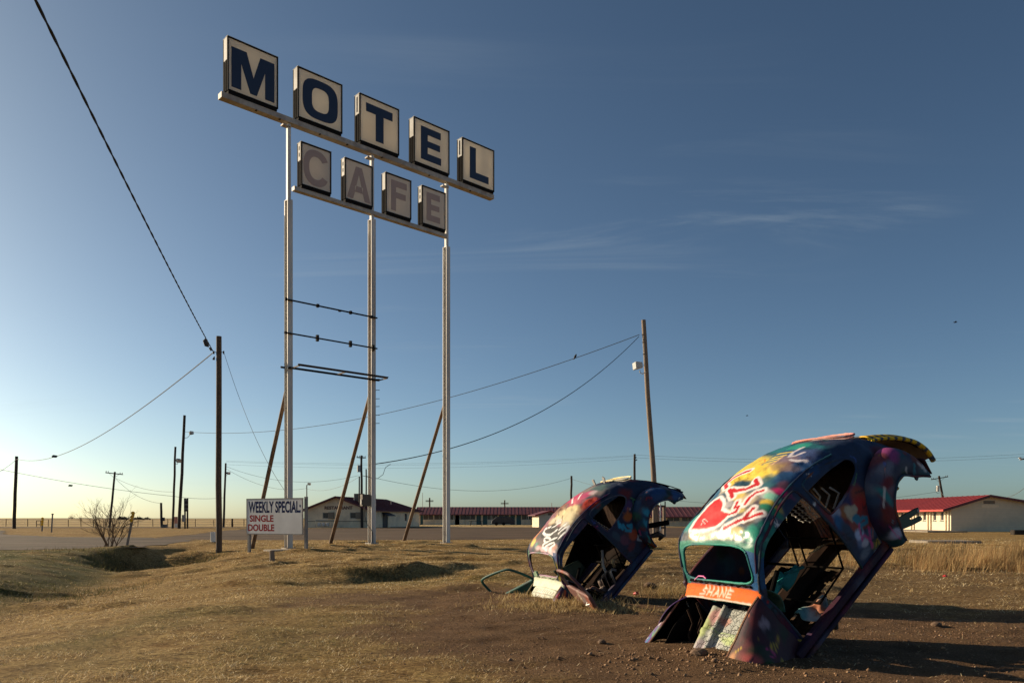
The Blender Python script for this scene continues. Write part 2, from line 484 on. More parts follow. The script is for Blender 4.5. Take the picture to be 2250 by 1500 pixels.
def zone_at(x, y):
    """R bare dirt, G green grass, B straw-strewn soil"""
    n = fbm(x / 1.1, y / 1.1, seed=21, oct=5) - .5
    n2 = fbm(x / .35, y / .35, seed=29, oct=4) - .5
    dirt = sstep(-.7, .8, poly_sd(x, y, DIRT) + 2.2 * n + 1.3 * n2)
    # bare scuffs along the tongue of earth that runs left of the wreck
    worn = np.exp(-((x + 2.2) / 2.4) ** 2 - ((y - 11.2) / 1.6) ** 2)
    dirt = np.maximum(dirt, sstep(.55, 1.0, worn + .7 * n + .5 * n2) * .8)
    d, side, par = seg_dist(x, y, DITCH); sd = -d * side
    green = sstep(.6, -1.2, sd) * (1 - sstep(30, 34, y)) * sstep(-30, -20, x) * np.clip(.75 + 1.4 * n, 0, 1)
    green = np.maximum(green, .55 * np.exp(-((x + 4.5) / 4) ** 2 - ((y - 9) / 3) ** 2) * sstep(-.1, .25, n))
    green = np.maximum(green, .5 * np.exp(-((x + 1.5) / 4) ** 2 - ((y - 16.0) / 1.6) ** 2) * sstep(-.15, .2, n2 + n))
    straw = sstep(-.5, .6, np.minimum(x - .2 + 1.2 * n, 20 - y + 3 * n)) * sstep(8.5, 10, y) * (1 - dirt)
    return np.stack([dirt, green, straw], -1)
zone = zone_at(V[:, 0], V[:, 1])

def ground_material():
    m, nt, b = new_mat("dry_ground")
    L = nt.links
    P = coords(nt)
    at_ = N(nt, "ShaderNodeAttribute", attribute_name="Col")
    sp = N(nt, "ShaderNodeSeparateColor"); L.new(at_.outputs["Color"], sp.inputs[0])
    nL = noise_tex(nt, P, .35, 5, .6); nM = noise_tex(nt, P, 2.3, 6, .62, .4)
    st = N(nt, "ShaderNodeMapping"); st.inputs["Scale"].default_value = (1, 2.2, 1); L.new(P, st.inputs[0])
    nS = noise_tex(nt, st.outputs[0], 17, 5, .65); nF = noise_tex(nt, P, 70, 3, .7)
    grass = ramp(nt, nS, [(.28, (.06, .038, .018)), (.44, (.28, .195, .085)), (.58, (.53, .39, .18)), (.8, (.70, .55, .29))])
    tint = ramp(nt, nM, [(.3, (.62, .52, .42)), (.5, (1, .96, .9)), (.7, (1.0, 1.0, .92))])
    grass = mixc(nt, 1.0, grass, tint, 'MULTIPLY')
    tint2 = ramp(nt, nL, [(.32, (.78, .72, .62)), (.6, (1, 1, 1))])
    grass = mixc(nt, 1.0, grass, tint2, 'MULTIPLY')
    pat = noise_tex(nt, P, 5.5, 6, .7, .8)
    grass = mixc(nt, 1.0, grass, ramp(nt, pat, [(.32, (.50, .44, .38)), (.44, (.98, .95, .92)), (.62, (1.2, 1.18, 1.14))]), 'MULTIPLY')
    green = ramp(nt, nS, [(.25, (.05, .045, .018)), (.55, (.125, .125, .04)), (.8, (.22, .20, .07))])
    c = mixc(nt, sp.outputs["Green"], grass, green)
    strawc = ramp(nt, nS, [(.36, (.09, .052, .027)), (.52, (.22, .14, .068)), (.72, (.46, .33, .16))])
    sf = N(nt, "ShaderNodeMath", operation='MULTIPLY'); sf.inputs[1].default_value = .8
    L.new(sp.outputs["Blue"], sf.inputs[0])
    c = mixc(nt, sf.outputs[0], c, strawc)
    dirt = ramp(nt, nF, [(.25, (.095, .056, .030)), (.5, (.215, .134, .075)), (.72, (.31, .20, .118)), (.9, (.43, .30, .19))])
    dirt = mixc(nt, 1.0, dirt, ramp(nt, nM, [(.3, (.72, .68, .66)), (.65, (1.08, 1.05, 1.0))]), 'MULTIPLY')
    c = mixc(nt, sp.outputs["Red"], c, dirt)
    # the stubble fields far out
    sx = N(nt, "ShaderNodeSeparateXYZ"); L.new(P, sx.inputs[0])
    fr = N(nt, "ShaderNodeMapRange"); fr.inputs[1].default_value = 104; fr.inputs[2].default_value = 116
    L.new(sx.outputs["Y"], fr.inputs[0])
    st2 = N(nt, "ShaderNodeMapping"); st2.inputs["Scale"].default_value = (.012, .05, 1); L.new(P, st2.inputs[0])
    nW = noise_tex(nt, st2.outputs[0], 1.0, 6, .6)
    field = ramp(nt, nW, [(.3, (.36, .26, .125)), (.5, (.46, .34, .17)), (.7, (.40, .31, .17))])
    c = mixc(nt, fr.outputs[0], c, field)
    L.new(c, b.inputs["Base Color"])
    b.inputs["Roughness"].default_value = 1.0
    b.inputs["Specular IOR Level"].default_value = .08
    hs = N(nt, "ShaderNodeMath", operation='MULTIPLY_ADD'); hs.inputs[1].default_value = .35
    L.new(nF, hs.inputs[0]); L.new(nS, hs.inputs[2])
    bump(nt, b, hs.outputs[0], 1.0, .11)
    return m
M['ground'] = ground_material()
terrain = arrays_mesh("ground", V, Fq, M['ground'], col=zone, kind="structure", smooth=True)

def sheet(name, poly, z, mat, cell=None):
    bm = bmesh.new()
    vs = [bm.verts.new((x, y, z)) for x, y in poly]
    f = bm.faces.new(vs)
    if f.normal.z < 0: f.normal_flip()
    bmesh.ops.triangulate(bm, faces=bm.faces[:])
    me = bpy.data.meshes.new(name); bm.to_mesh(me); bm.free(); me.materials.append(mat)
    o = bpy.data.objects.new(name, me); COL.objects.link(o); o["kind"] = "structure"; return o
def wobble(poly, amp, step, seed):
    out = []; n = len(poly)
    for i in range(n):
        (ax, ay), (bx, by) = poly[i], poly[(i + 1) % n]
        k = max(1, int(math.hypot(bx - ax, by - ay) / step))
        for j in range(k):
            t = j / k; x, y = ax + (bx - ax) * t, ay + (by - ay) * t
            out.append((x + amp * (float(fbm(np.array([x]), np.array([y]), seed=seed)[0]) - .5) * 2, y + amp * (float(fbm(np.array([x]), np.array([y]), seed=seed + 5)[0]) - .5) * 2))
    return out
def gravel_material(name, c0, c1, c2, sc=9):
    m, nt, b = new_mat(name); P = coords(nt)
    n1 = noise_tex(nt, P, sc, 6, .7); n2 = noise_tex(nt, P, .18, 5, .6, .6)
    st = N(nt, "ShaderNodeMapping"); st.inputs["Scale"].default_value = (.12, 1.1, 1); nt.links.new(P, st.inputs[0])
    n3 = noise_tex(nt, st.outputs[0], .6, 5, .6)
    c = ramp(nt, n1, [(.25, c0), (.5, c1), (.78, c2)])
    c = mixc(nt, 1.0, c, ramp(nt, n2, [(.35, (.66, .62, .58)), (.6, (1.05, 1.02, 1))]), 'MULTIPLY')
    c = mixc(nt, 1.0, c, ramp(nt, n3, [(.38, (.7, .66, .62)), (.55, (1, 1, 1))]), 'MULTIPLY')
    nt.links.new(c, b.inputs["Base Color"]); b.inputs["Roughness"].default_value = .95; b.inputs["Specular IOR Level"].default_value = .15
    bump(nt, b, n1, .6, .03)
    return m
M['gravel'] = gravel_material("brown_gravel", (.055, .036, .021), (.105, .070, .043), (.19, .135, .088))
M['drive'] = gravel_material("grey_drive", (.058, .044, .031), (.105, .080, .058), (.18, .14, .105))
M['asphalt'] = gravel_material("old_asphalt", (.03, .026, .023), (.05, .043, .037), (.08, .068, .058), 5)
sheet("parking_lot", wobble(LOT, 1.3, .5, 40), .003, M['gravel'])
sheet("driveway", wobble(DRIVE, .7, .5, 44), .007, M['drive'])
sheet("road", [(-400, 94.5), (-28, 96.0), (-20, 97), (-20, 103.5), (-400, 106)], .011, M['asphalt'])
sheet("pavement", wobble([(-24, 105.5), (18, 98), (19, 99.3), (-22, 108)], .2, 1.5, 47), .015, M['concrete'])

# ------------------------------------------------------------------ grass, straw, stones
def blade_material(name, trans=.32):
    m, nt, b = new_mat(name)
    a = N(nt, "ShaderNodeAttribute", attribute_name="Col")
    nt.links.new(a.outputs["Color"], b.inputs["Base Color"])
    b.inputs["Roughness"].default_value = .75; b.inputs["Specular IOR Level"].default_value = .2
    t = N(nt, "ShaderNodeBsdfTranslucent"); nt.links.new(a.outputs["Color"], t.inputs["Color"])
    mx = N(nt, "ShaderNodeMixShader"); mx.inputs[0].default_value = trans
    out = nt.nodes["Material Output"]
    nt.links.new(b.outputs[0], mx.inputs[1]); nt.links.new(t.outputs[0], mx.inputs[2]); nt.links.new(mx.outputs[0], out.inputs["Surface"])
    return m
M['blade'] = blade_material("dry_grass_blade")
def blades(x, y, ln, wd, lean, az, col, jitter=.25, bend=True):
    """one thin two-part blade per root"""
    n = len(x); z = ground(x, y) - .004
    r = np.stack([x, y, z], 1)
    dirn = np.stack([np.sin(lean) * np.cos(az), np.sin(lean) * np.sin(az), np.cos(lean)], 1)
    a2 = az + RNG.uniform(-1.2, 1.2, n)
    side = np.stack([-np.sin(a2), np.cos(a2), np.zeros(n)], 1) * wd[:, None] / 2
    mid = r + dirn * ln[:, None] * .55
    dir2 = dirn + np.array([0, 0, -.35]) * RNG.uniform(0, 1.3, n)[:, None]
    tip = mid + dir2 * ln[:, None] * .45
    tip[:, 2] = np.maximum(tip[:, 2], z + .004)
    Vv = np.stack([r - side, r + side, mid + side * .8, mid - side * .8, tip], 1).reshape(-1, 3)
    b0 = np.arange(n)[:, None] * 5
    F1 = np.concatenate([b0 + np.array([0, 1, 2]), b0 + np.array([0, 2, 3]), b0 + np.array([3, 2, 4])], 0)
    c = np.repeat(col * (1 + RNG.uniform(-jitter, jitter, (n, 1))), 5, 0)
    return Vv, F1, c
def scatter(n, z0, z1, wide=.74, xo=0):
    yy = np.sqrt(RNG.uniform(z0 ** 2, z1 ** 2, n)); xx = yy * RNG.uniform(-wide, wide, n)
    return xx, yy
STR = 1.6 * np.array([(.46, .345, .17), (.39, .28, .13), (.54, .42, .23), (.24, .16, .075), (.33, .25, .11), (.14, .09, .045), (.68, .58, .38), (.40, .31, .16)])
GRN = 1.3 * np.array([(.13, .14, .04), (.17, .16, .05), (.22, .18, .07), (.09, .10, .03)])
def grass_patch(n, z0, z1, l0, l1, w0, w1, keep_dirt=.03):
    x, y = scatter(n, z0, z1)
    z = zone_at(x, y)
    clump = fbm(x / .42, y / .42, seed=51, oct=3); big = fbm(x / 2.7, y / 2.7, seed=57, oct=3)
    p = np.clip(3.4 * (clump - .40) + 1.6 * (big - .42), 0.04, 1) * (1 - z[:, 0] * (1 - keep_dirt)) * (1 - .62 * z[:, 2])
    p = p * np.where(poly_sd(x, y, DRIVE) > -.4, 0.0, 1.0) * np.where(poly_sd(x, y, LOT) > -.5, 0.0, 1.0)
    k = RNG.random(len(x)) < p
    x, y, z, clump = x[k], y[k], z[k], clump[k]
    n = len(x)
    c = STR[RNG.integers(0, len(STR), n)]
    g = RNG.random(n) < z[:, 1] * .85 + .03
    c = np.where(g[:, None], GRN[RNG.integers(0, len(GRN), n)], c)
    ln = RNG.uniform(l0, l1, n) * (.6 + .9 * clump) * np.where(z[:, 2] > .5, 1.25, 1)
    return blades(x, y, ln, RNG.uniform(w0, w1, n), RNG.uniform(.75, 1.54, n), RNG.normal(.4, 1.9, n), c)
def merge(parts, name, mat, kind="stuff"):
    Vs, Fs, Cs, o = [], [], [], 0
    for v, f, c in parts:
        Vs.append(v); Fs.append(f + o); Cs.append(c); o += len(v)
    return arrays_mesh(name, np.concatenate(Vs), np.concatenate(Fs), mat, col=np.concatenate(Cs), kind=kind)
g_parts = [grass_patch(210000, 5.0, 12, .022, .058, .0025, .005), grass_patch(200000, 12, 25, .03, .07, .005, .0095),
           grass_patch(110000, 25, 46, .04, .085, .010, .019)]
merge(g_parts, "dry_grass", M['blade'])
# loose straw lying over the soil behind and beside the wrecks
x, y = scatter(70000, 8.5, 22, .74); zz = zone_at(x, y)
cl = fbm(x / .8, y / .35, seed=71, oct=4)
k = RNG.random(len(x)) < np.clip(zz[:, 2] * 1.8 * (cl - .36), 0, 1) + zz[:, 0] * .012
x, y = x[k], y[k]; n = len(x)
x2, y2 = scatter(5200, 5.2, 14, .74); z2 = zone_at(x2, y2)
k = RNG.random(len(x2)) < .15 + .2 * (1 - z2[:, 0]); x = np.concatenate([x, x2[k]]); y = np.concatenate([y, y2[k]]); n = len(x)
merge([blades(x, y, RNG.uniform(.06, .28, n), RNG.uniform(.003, .007, n), RNG.uniform(1.25, 1.56, n), RNG.normal(.2, 1.0, n) + np.pi * RNG.integers(0, 2, n), np.array([(.52, .41, .23), (.44, .33, .17), (.58, .48, .30)])[RNG.integers(0, 3, n)])], "straw_litter", M['blade'])
# tall dry grass to the right
def tall(n, cx0, cy0, sx, sy, l0, l1, w):
    x = RNG.normal(cx0, sx, n); y = RNG.normal(cy0, sy, n)
    cl = fbm(x / .5, y / .7, seed=81, oct=3); k = RNG.random(n) < np.clip(3.0 * (cl - .43), 0, 1); x, y, cl = x[k], y[k], cl[k]; n = len(x)
    c = np.array([(.42, .28, .12), (.34, .20, .085), (.50, .36, .17), (.25, .145, .065)])[RNG.integers(0, 4, n)]
    return blades(x, y, RNG.uniform(l0, l1, n) * (.5 + cl), np.full(n, w) * RNG.uniform(.6, 1.3, n), RNG.uniform(.05, .75, n), RNG.normal(-.1, 1.0, n), c)
merge([tall(14000, 13.0, 20.0, 2.2, 1.1, .28, .62, .008), tall(8000, 11.0, 19.0, 1.1, .9, .22, .5, .008), tall(4500, 12.0, 17.0, 1.6, .55, .15, .42, .007),
       tall(6000, 17.0, 24.0, 3.0, 1.0, .25, .5, .010), tall(2200, 9.8, 18.2, .6, .5, .15, .4, .007), tall(3000, 19, 33, 5, 2, .12, .28, .012)], "tall_dry_grass", M['blade'])
# grass left standing round the feet of the far wreck, the sign and the ditch
def tuft(n, cx0, cy0, sx, sy, l0, l1, w=.006, cols=((.50, .37, .17), (.42, .29, .12), (.56, .44, .24), (.30, .20, .09))):
    x = RNG.normal(cx0, sx, n); y = RNG.normal(cy0, sy, n)
    c = np.array(cols)[RNG.integers(0, len(cols), n)]
    return blades(x, y, RNG.uniform(l0, l1, n), RNG.uniform(w * .6, w * 1.2, n), RNG.uniform(.3, 1.35, n), RNG.uniform(-3.14, 3.14, n), c)
dg = ((.08, .085, .03), (.12, .11, .045), (.16, .12, .06), (.06, .06, .025))
merge([tuft(2600, .45, 10.35, .42, .16, .03, .10), tuft(1800, 1.0, 9.85, .55, .16, .03, .10), tuft(500, 1.0, 10.3, .35, .2, .08, .24),
       tuft(350, .1, 11.2, .3, .2, .05, .16), tuft(1400, 2.8, 12.0, .4, .3, .08, .3),
       tuft(2600, -14.2, 29.4, 1.3, .8, .06, .24, .014, dg), tuft(2600, -12.8, 28.0, 1.0, 1.4, .08, .3, .014, dg), tuft(2500, -9.6, 16.5, .9, 1.4, .05, .16, .009, dg),
       tuft(2600, -3.0, 16.9, 1.0, .25, .05, .16, .008, ((.20, .15, .07), (.12, .10, .045), (.3, .22, .1))), tuft(700, -8.8, 30.0, .8, .5, .06, .2, .012)], "grass_tufts", M['blade'])

def stones(n, x, y, r0, r1, cols):
    r = r0 * (r1 / r0) ** (RNG.random(n) ** 2.2)
    oct_ = np.array([(1, 0, 0), (0, 1, 0), (-1, 0, 0), (0, -1, 0), (0, 0, .8), (0, 0, -.6)], float)
    P = oct_[None] * (1 + RNG.uniform(-.45, .45, (n, 6, 1))) * r[:, None, None] + RNG.normal(0, .12, (n, 6, 3)) * r[:, None, None]
    an = RNG.uniform(0, 6.3, n); ca, sa = np.cos(an)[:, None], np.sin(an)[:, None]
    X = P[:, :, 0] * ca - P[:, :, 1] * sa; Y = P[:, :, 0] * sa + P[:, :, 1] * ca
    Q = np.stack([X + x[:, None], Y + y[:, None], P[:, :, 2] + (ground(x, y) + r * .15)[:, None]], -1).reshape(-1, 3)
    f = np.array([(0, 1, 4), (1, 2, 4), (2, 3, 4), (3, 0, 4), (1, 0, 5), (2, 1, 5), (3, 2, 5), (0, 3, 5)])
    Fc = (np.arange(n)[:, None, None] * 6 + f[None]).reshape(-1, 3)
    c = np.array(cols)[RNG.integers(0, len(cols), n)] * RNG.uniform(.7, 1.3, (n, 1))
    return Q, Fc, np.repeat(c, 6, 0)
m_, nt_, b_ = new_mat("pebble"); a_ = N(nt_, "ShaderNodeAttribute", attribute_name="Col"); nt_.links.new(a_.outputs["Color"], b_.inputs["Base Color"])
b_.inputs["Roughness"].default_value = .8; b_.inputs["Specular IOR Level"].default_value = .3; M['pebble'] = m_
x, y = scatter(52000, 5.0, 13.5, .74); z_ = zone_at(x, y)[:, 0]
k = RNG.random(len(x)) < .75 * z_ * np.clip(3 * (fbm(x / .5, y / .5, seed=91) - .2), .15, 1); x, y = x[k], y[k]
peb = stones(len(x), x, y, .003, .0125, [(.22, .125, .066), (.27, .16, .09), (.18, .10, .055), (.32, .21, .13), (.16, .09, .05)])
x, y = RNG.normal(1.75, .7, 700), RNG.normal(6.5, .35, 700)
clod = stones(700, x, y, .006, .026, [(.17, .096, .05), (.21, .122, .066), (.24, .15, .085)])
merge([peb, clod], "pebbles", M['pebble'])
for i, (px, py, r, lb) in enumerate(((1535, 1437, .075, "dark flat clod of earth in front of the near wreck"), (2058, 1374, .06, "pale brown clod of earth at the edge of the shadow right of the near wreck"),
                                 (1427, 1288, .09, "brown stone lying on the grass between the two wrecks"), (1322, 1412, .04, "small dark clod on the bare dirt left of the near wreck"))):
    p = hit(px, py)
    o = MB(); bm = bmesh.new(); bmesh.ops.create_icosphere(bm, subdivisions=2, radius=r)
    for v in bm.verts:
        q = v.co * 14 + Vector((i * 7, 0, 0)); v.co *= .75 + .5 * float(fbm(np.array([q.x]), np.array([q.y]), np.array([q.z]), seed=5)[0]); v.co.z *= .6
    me = bpy.data.meshes.new("earth_clod"); bm.to_mesh(me); bm.free()
    if 'clod' not in M: M['clod'] = plain("crumbly_earth", (.14, .085, .05), .95, .4, 30, .6, .01)
    me.materials.append(M['clod'])
    ob = bpy.data.objects.new("earth_clod", me); COL.objects.link(ob); ob.location = (p.x, p.y, gz(p.x, p.y) + r * .2)
    tag(ob, lb, "clod")
# ------------------------------------------------------------------ the tall motel sign
SA = math.atan2(1825, FOC)
SD = Vector((math.sin(SA), math.cos(SA), 0))        # along the sign, away from the camera
SN = Vector((math.cos(SA), -math.sin(SA), 0))       # out of its lettered faces
UP = Vector((0, 0, 1))
P1 = hit(631, 1205); P1z = P1.z
def lam(px):
    k = (px - 1125) / FOC
    return (k * P1.y - P1.x) / (SD.x - k * SD.y)
def onsign(px, py=None, off=0):
    p = P1 + SD * lam(px); p.z = 0
    if py is not None: p.z = CAM_H - (py - 1138) * p.y / FOC
    return p
sign = thing("motel_sign", "tall white steel roadside sign reading MOTEL over CAFE on three posts", "sign", (P1.x, P1.y, P1z))
posts_px = [(634, 1205, 440, 275, 638), (817, 1198, 483, 346, 823), (981, 1193, 543, 408, 979)]
tops = []
for i, (xb, yb, ysl, ytop, xt) in enumerate(posts_px):
    c = onsign(xb); g = gz(c.x, c.y) - .02
    z1 = CAM_H - (ysl - 1138) * c.y / FOC; z2 = CAM_H - (ytop - 1138) * c.y / FOC + .12
    b = MB()
    # an H column: web seen through its open side, a flange towards the lettered side
    D_, B_, T_ = .27, .21, .028
    b.box(c + UP * ((g + z1) / 2), T_, D_ - 2 * T_, z1 - g, SD, SN, UP)
    for s in (-1, 1): b.box(c + SN * s * (D_ / 2 - T_ / 2) + UP * ((g + z1) / 2 + .001 * s), B_, T_, z1 - g, SD, SN, UP)
    b.box(c + UP * (z1 - .01), B_ * .8, D_ * .9, .03, SD, SN, UP)
    post = b.build("post", M['white_steel'], sign)
    up = MB().box(c + UP * ((z1 + .004 + z2) / 2), .13, .13, z2 - z1 - .02, SD, SN, UP).build("upper_tube", M['white_steel'], post)
    MB().box(c + UP * (z2 - .20) - SD * .10, .34, .2, .05, SD, SN, UP).build("cap_bracket", M['beam_steel'], post)
    fp = MB().box(c + UP * (g + .03), .38, .44, .03, SD, SN, UP)
    for sx in (-1, 1):
        for sy in (-1, 1): fp.tube([c + SD * .16 * sx + SN * .19 * sy + UP * (g + .02), c + SD * .16 * sx + SN * .19 * sy + UP * (g + .1)], .014, 6)
    fp.build("base_plate", M['beam_steel'], post)
    # a slim conduit up the camera-left edge of the column
    MB().tube([c - SD * .125 - SN * .06 + UP * g, c - SD * .125 - SN * .06 + UP * (z1 - .6)], .018, 6).build("conduit", M['galv'], post)
    tops.append((c, z1, z2, g))
def rail(xl, yl, xr, yr, h, d, name, off=0.0, under=None):
    a, b_ = onsign(xl, yl), onsign(xr, yr)
    z = (a.z + b_.z) / 2
    a.z = b_.z = z
    mb = MB().bar(a + SN * off - UP * h / 2, b_ + SN * off - UP * h / 2, h, d, UP)
    o = mb.build(name, M['beam_steel'], sign)
    return z, a, b_
beam_z, ba, bb = rail(483, 204, 1081, 430, .20, .30, "upper_beam")
cafe_z, ca, cb = rail(644, 412, 979, 514, .15, .22, "lower_beam", off=.0)
for px_ in (560, 612, 700, 760, 836, 940, 1030):
    p_ = onsign(px_); p_.z = beam_z - .205
    MB().box(p_ + SN * .1, .06, .1, .03, SD, SN, UP).build("beam_clip", M['rust_dark'], sign)
def arc(cx0, cy0, rx, ry, a0, a1, n, e=2.0):
    out = []
    for i in range(n):
        t = a0 + (a1 - a0) * i / (n - 1); c_, s_ = math.cos(t), math.sin(t)
        out.append((cx0 + rx * math.copysign(abs(c_) ** (2 / e), c_), cy0 + ry * math.copysign(abs(s_) ** (2 / e), s_)))
    return out
def letter_geom(ch, o, ax, ay, az, s, depth, bold=1.0):
    s, sy = s if isinstance(s, tuple) else (s, s)
    q = lambda pts: [(x * s, y * sy) for x, y in pts]
    mb = MB()
    if ch == 'M':
        mb.prism(q([(.075, .09), (.265, .09), (.265, .58), (.44, .09), (.57, .09), (.735, .585), (.735, .09), (.925, .09), (.925, .84), (.64, .84), (.505, .40), (.37, .84), (.075, .84)]), o, ax, ay, az, depth)
    elif ch == 'O':
        n = 48; out = arc(.5, .49, .395, .395, 0, 2 * math.pi * (n - 1) / n, n, 3.2); inn = arc(.5, .49, .19, .235, 0, 2 * math.pi * (n - 1) / n, n, 3.2)
        mb.strip(q(inn), q(out), o, ax, ay, az, depth)
    elif ch == 'T':
        mb.prism(q([(.40, .12), (.60, .12), (.60, .68), (.83, .68), (.83, .86), (.16, .86), (.16, .68), (.40, .68)]), o, ax, ay, az, depth)
    elif ch == 'E':
        mb.prism(q([(.19, .13), (.76, .13), (.76, .29), (.38, .29), (.38, .43), (.73, .43), (.73, .575), (.38, .575), (.38, .71), (.75, .71), (.75, .87), (.19, .87)]), o, ax, ay, az, depth)
    elif ch == 'L':
        mb.prism(q([(.23, .13), (.82, .13), (.82, .30), (.42, .30), (.42, .87), (.23, .87)]), o, ax, ay, az, depth)
    elif ch == 'C':
        mb.strip(q(arc(.5, .49, .235, .265, .62, 2 * math.pi - .62, 40, 2.3)), q(arc(.5, .49, .42, .42, .5, 2 * math.pi - .5, 40, 2.4)), o, ax, ay, az, depth, closed=False)
    elif ch == 'A':
        # the two legs with the bar as three butted pieces
        mb.prism(q([(.08, .07), (.29, .07), (.36, .25), (.36, .40), (.405, .40), (.50, .69), (.60, .40), (.645, .40), (.645, .25), (.71, .07), (.92, .07), (.61, .87), (.39, .87)]), o, ax, ay, az, depth)
        mb.prism(q([(.362, .25), (.643, .25), (.60, .398), (.405, .398)]), o, ax, ay, az, depth * .98)
    elif ch == 'F':
        mb.prism(q([(.21, .10), (.40, .10), (.40, .43), (.78, .43), (.78, .58), (.40, .58), (.40, .71), (.82, .71), (.82, .87), (.21, .87)]), o, ax, ay, az, depth)
    return mb
def letter_box(ch, xl, xr, yt, yb, zbase, W, D, face, lmat, scol, H=None):
    """a square light box: black-trimmed faces, side part sheeted, black panels low on the side for the shade inside"""
    c = (onsign(xl) + onsign(xr)) / 2
    lx = onsign(xl)
    cen = lx + SD * W / 2
    H = H or W
    fo = .09                                       # black foot
    o0 = Vector((cen.x, cen.y, zbase)) + UP * .012
    fr = MB()
    fr.box(o0 + UP * fo / 2, W * .96, D * .9, fo, SD, SN, UP)
    for s in (-1, 1):                              # trim round each lettered face
        pl = o0 + UP * fo + SN * s * (D / 2 - .03)
        t = .045
        fr.box(pl + UP * t / 2, W, .06, t, SD, SN, UP); fr.box(pl + UP * (H - t / 2), W, .06, t, SD, SN, UP)
        for q_ in (-1, 1): fr.box(pl + UP * H / 2 + SD * q_ * (W / 2 - t / 2), t, .06, H - 2 * t, SD, SN, UP)
    # black panels stand in for the shade inside, below the side sheets
    for q_ in (-1, 1): fr.box(o0 + UP * (fo + H / 2) + SD * q_ * (W / 2 - .06), .02, D - .13, H - .02, SD, SN, UP)
    fr.box(o0 + UP * (fo + .07), W - .16, D - .13, .02, SD, SN, UP)
    box = fr.build("letter_box", M['sign_black'], sign)
    for q_ in (-1, 1): MB().box(o0 + UP * (fo + H / 2) + SD * q_ * (W / 2 - .085), .01, D - .14, H - .1, SD, SN, UP).build("box_reflector", M['box_reflector'], box)  # added white sheets, bounce light inside the box onto its faces
    for s in (-1, 1):
        pc = o0 + UP * (fo + H / 2) + SN * s * (D / 2 - .022); hw_ = W / 2 - .02; hh_ = H / 2 - .02
        MB().add([pc - SD * hw_ - UP * hh_, pc + SD * hw_ - UP * hh_, pc + SD * hw_ + UP * hh_, pc - SD * hw_ + UP * hh_], [(0, 1, 2, 3)]).build("sign_face", M[face], box)
        nn = SN * s; axx = SD if s > 0 else -SD
        # SD points right as seen from the lettered front
        og = o0 + UP * fo + nn * (D / 2 - .0195) - axx * W / 2
        letter_geom(ch, og, axx, UP, nn, (W, H), .006).build("letter", M[lmat], box)
    cov = MB()
    for q_ in (-1, 1):
        zt = o0 + UP * (fo + H)
        hh = H * .42
        sd_ = SD * q_ * (W / 2 - .012)
        if scol:                                    # sheet with two hand holes / a long slot
            sw = (D - .12) / 3
            cov.box(zt + sd_ - UP * hh / 2 - SN * sw, .02, sw, hh, SD, SN, UP); cov.box(zt + sd_ - UP * hh / 2 + SN * sw, .02, sw, hh, SD, SN, UP)
            for a, b in scol: cov.box(zt + sd_ - UP * (hh * (a + b) / 2), .02, sw, hh * (b - a), SD, SN, UP)
        else:
            cov.box(zt + sd_ - UP * hh / 2, .02, D - .12, hh, SD, SN, UP)
    cov.box(o0 + UP * (fo + H + .008), W + .01, D + .01, .015, SD, SN, UP)
    cov.build("side_sheet", M['galv'], box)
    for q_ in (-1, 1):
        for w_ in (-.5, .12): MB().box(o0 + UP * (fo + H * .29) + SD * q_ * (W / 2 - .02) + SN * D * w_ * .55, .03, .05, H * .56, SD, SN, UP).build("side_channel", M['black_steel'], box)
    return box
Wm = np.mean([(onsign(r) - onsign(l)).length for l, r in ((495, 606), (649, 747), (784.5, 871.5), (904, 981.7), (1010, 1080))])
Wc = np.mean([(onsign(r) - onsign(l)).length for l, r in ((657.3, 724), (753.5, 814), (843, 899), (922.7, 975))])
for ch, l, r in (('M', 495, 606), ('O', 649, 747), ('T', 784.5, 871.5), ('E', 904, 981.7), ('L', 1010, 1080)):
    letter_box(ch, l, r, 0, 0, beam_z, Wm, .40, 'sign_face', 'navy', {'T': [(0, .12), (.88, 1)], 'L': [(0, .1), (.9, 1)]}.get(ch))
for ch, l, r in (('C', 657.3, 724), ('A', 753.5, 814), ('F', 843, 899), ('E', 922.7, 975)):
    letter_box(ch, l, r, 0, 0, cafe_z, Wc, .33, 'cafe_face', 'tan_letter', {'F': None}.get(ch, [(0, .2), (.42, .56), (.78, 1)]), 1.65)
# ladder of empty pipes between the first two posts, where a third sign once hung
def pipe(xl, yl, xr, yr, off, r, knobs, name):
    a, b_ = onsign(xl, yl), onsign(xr, yr); z = (a.z + b_.z) / 2; a.z = b_.z = z
    a += SN * off; b_ += SN * off
    mb = MB().tube([a, b_], r, 8); mb.tube([a - SD * .02, a + SD * .05], r * 1.9, 8)
    o = mb.build(name, M['black_steel'], sign)
    for t, s in knobs:
        p = a.lerp(b_, t)
        MB().box(p - UP * (.02 if s < .1 else 0), .09, .11, s, SD, SN, UP).build("clamp", M['black_steel'], o)
pipe(622, 658, 823, 702, .20, .032, ((.33, .12), (.57, .06), (.69, .12), (.93, .10)), "cross_pipe")
pipe(621, 734, 823, 766, .20, .030, ((.33, .24), (.69, .24), (.95, .24)), "cross_pipe")
for (xl, yl, xr, yr, off, mt) in ((621, 812, 836, 834, .19, 'black_steel'), (640, 826, 806, 846, .95, 'rust_dark')):
    a, b_ = onsign(xl, yl), onsign(xr, yr); z = (a.z + b_.z) / 2
    a = onsign(628) ; b_ = onsign(828 if off < .5 else 824)
    zz = CAM_H - (822 - 1138) * onsign(720).y / FOC
    a.z = b_.z = zz; a += SN * off; b_ += SN * off
    mb = MB().bar(a, b_, .07, .012, UP); mb.bar(a + SN * .03 + UP * .029, b_ + SN * .03 + UP * .029, .012, .07, UP)
    mb.build("angle_rail", M[mt], sign)
za = CAM_H - (822 - 1138) * onsign(720).y / FOC
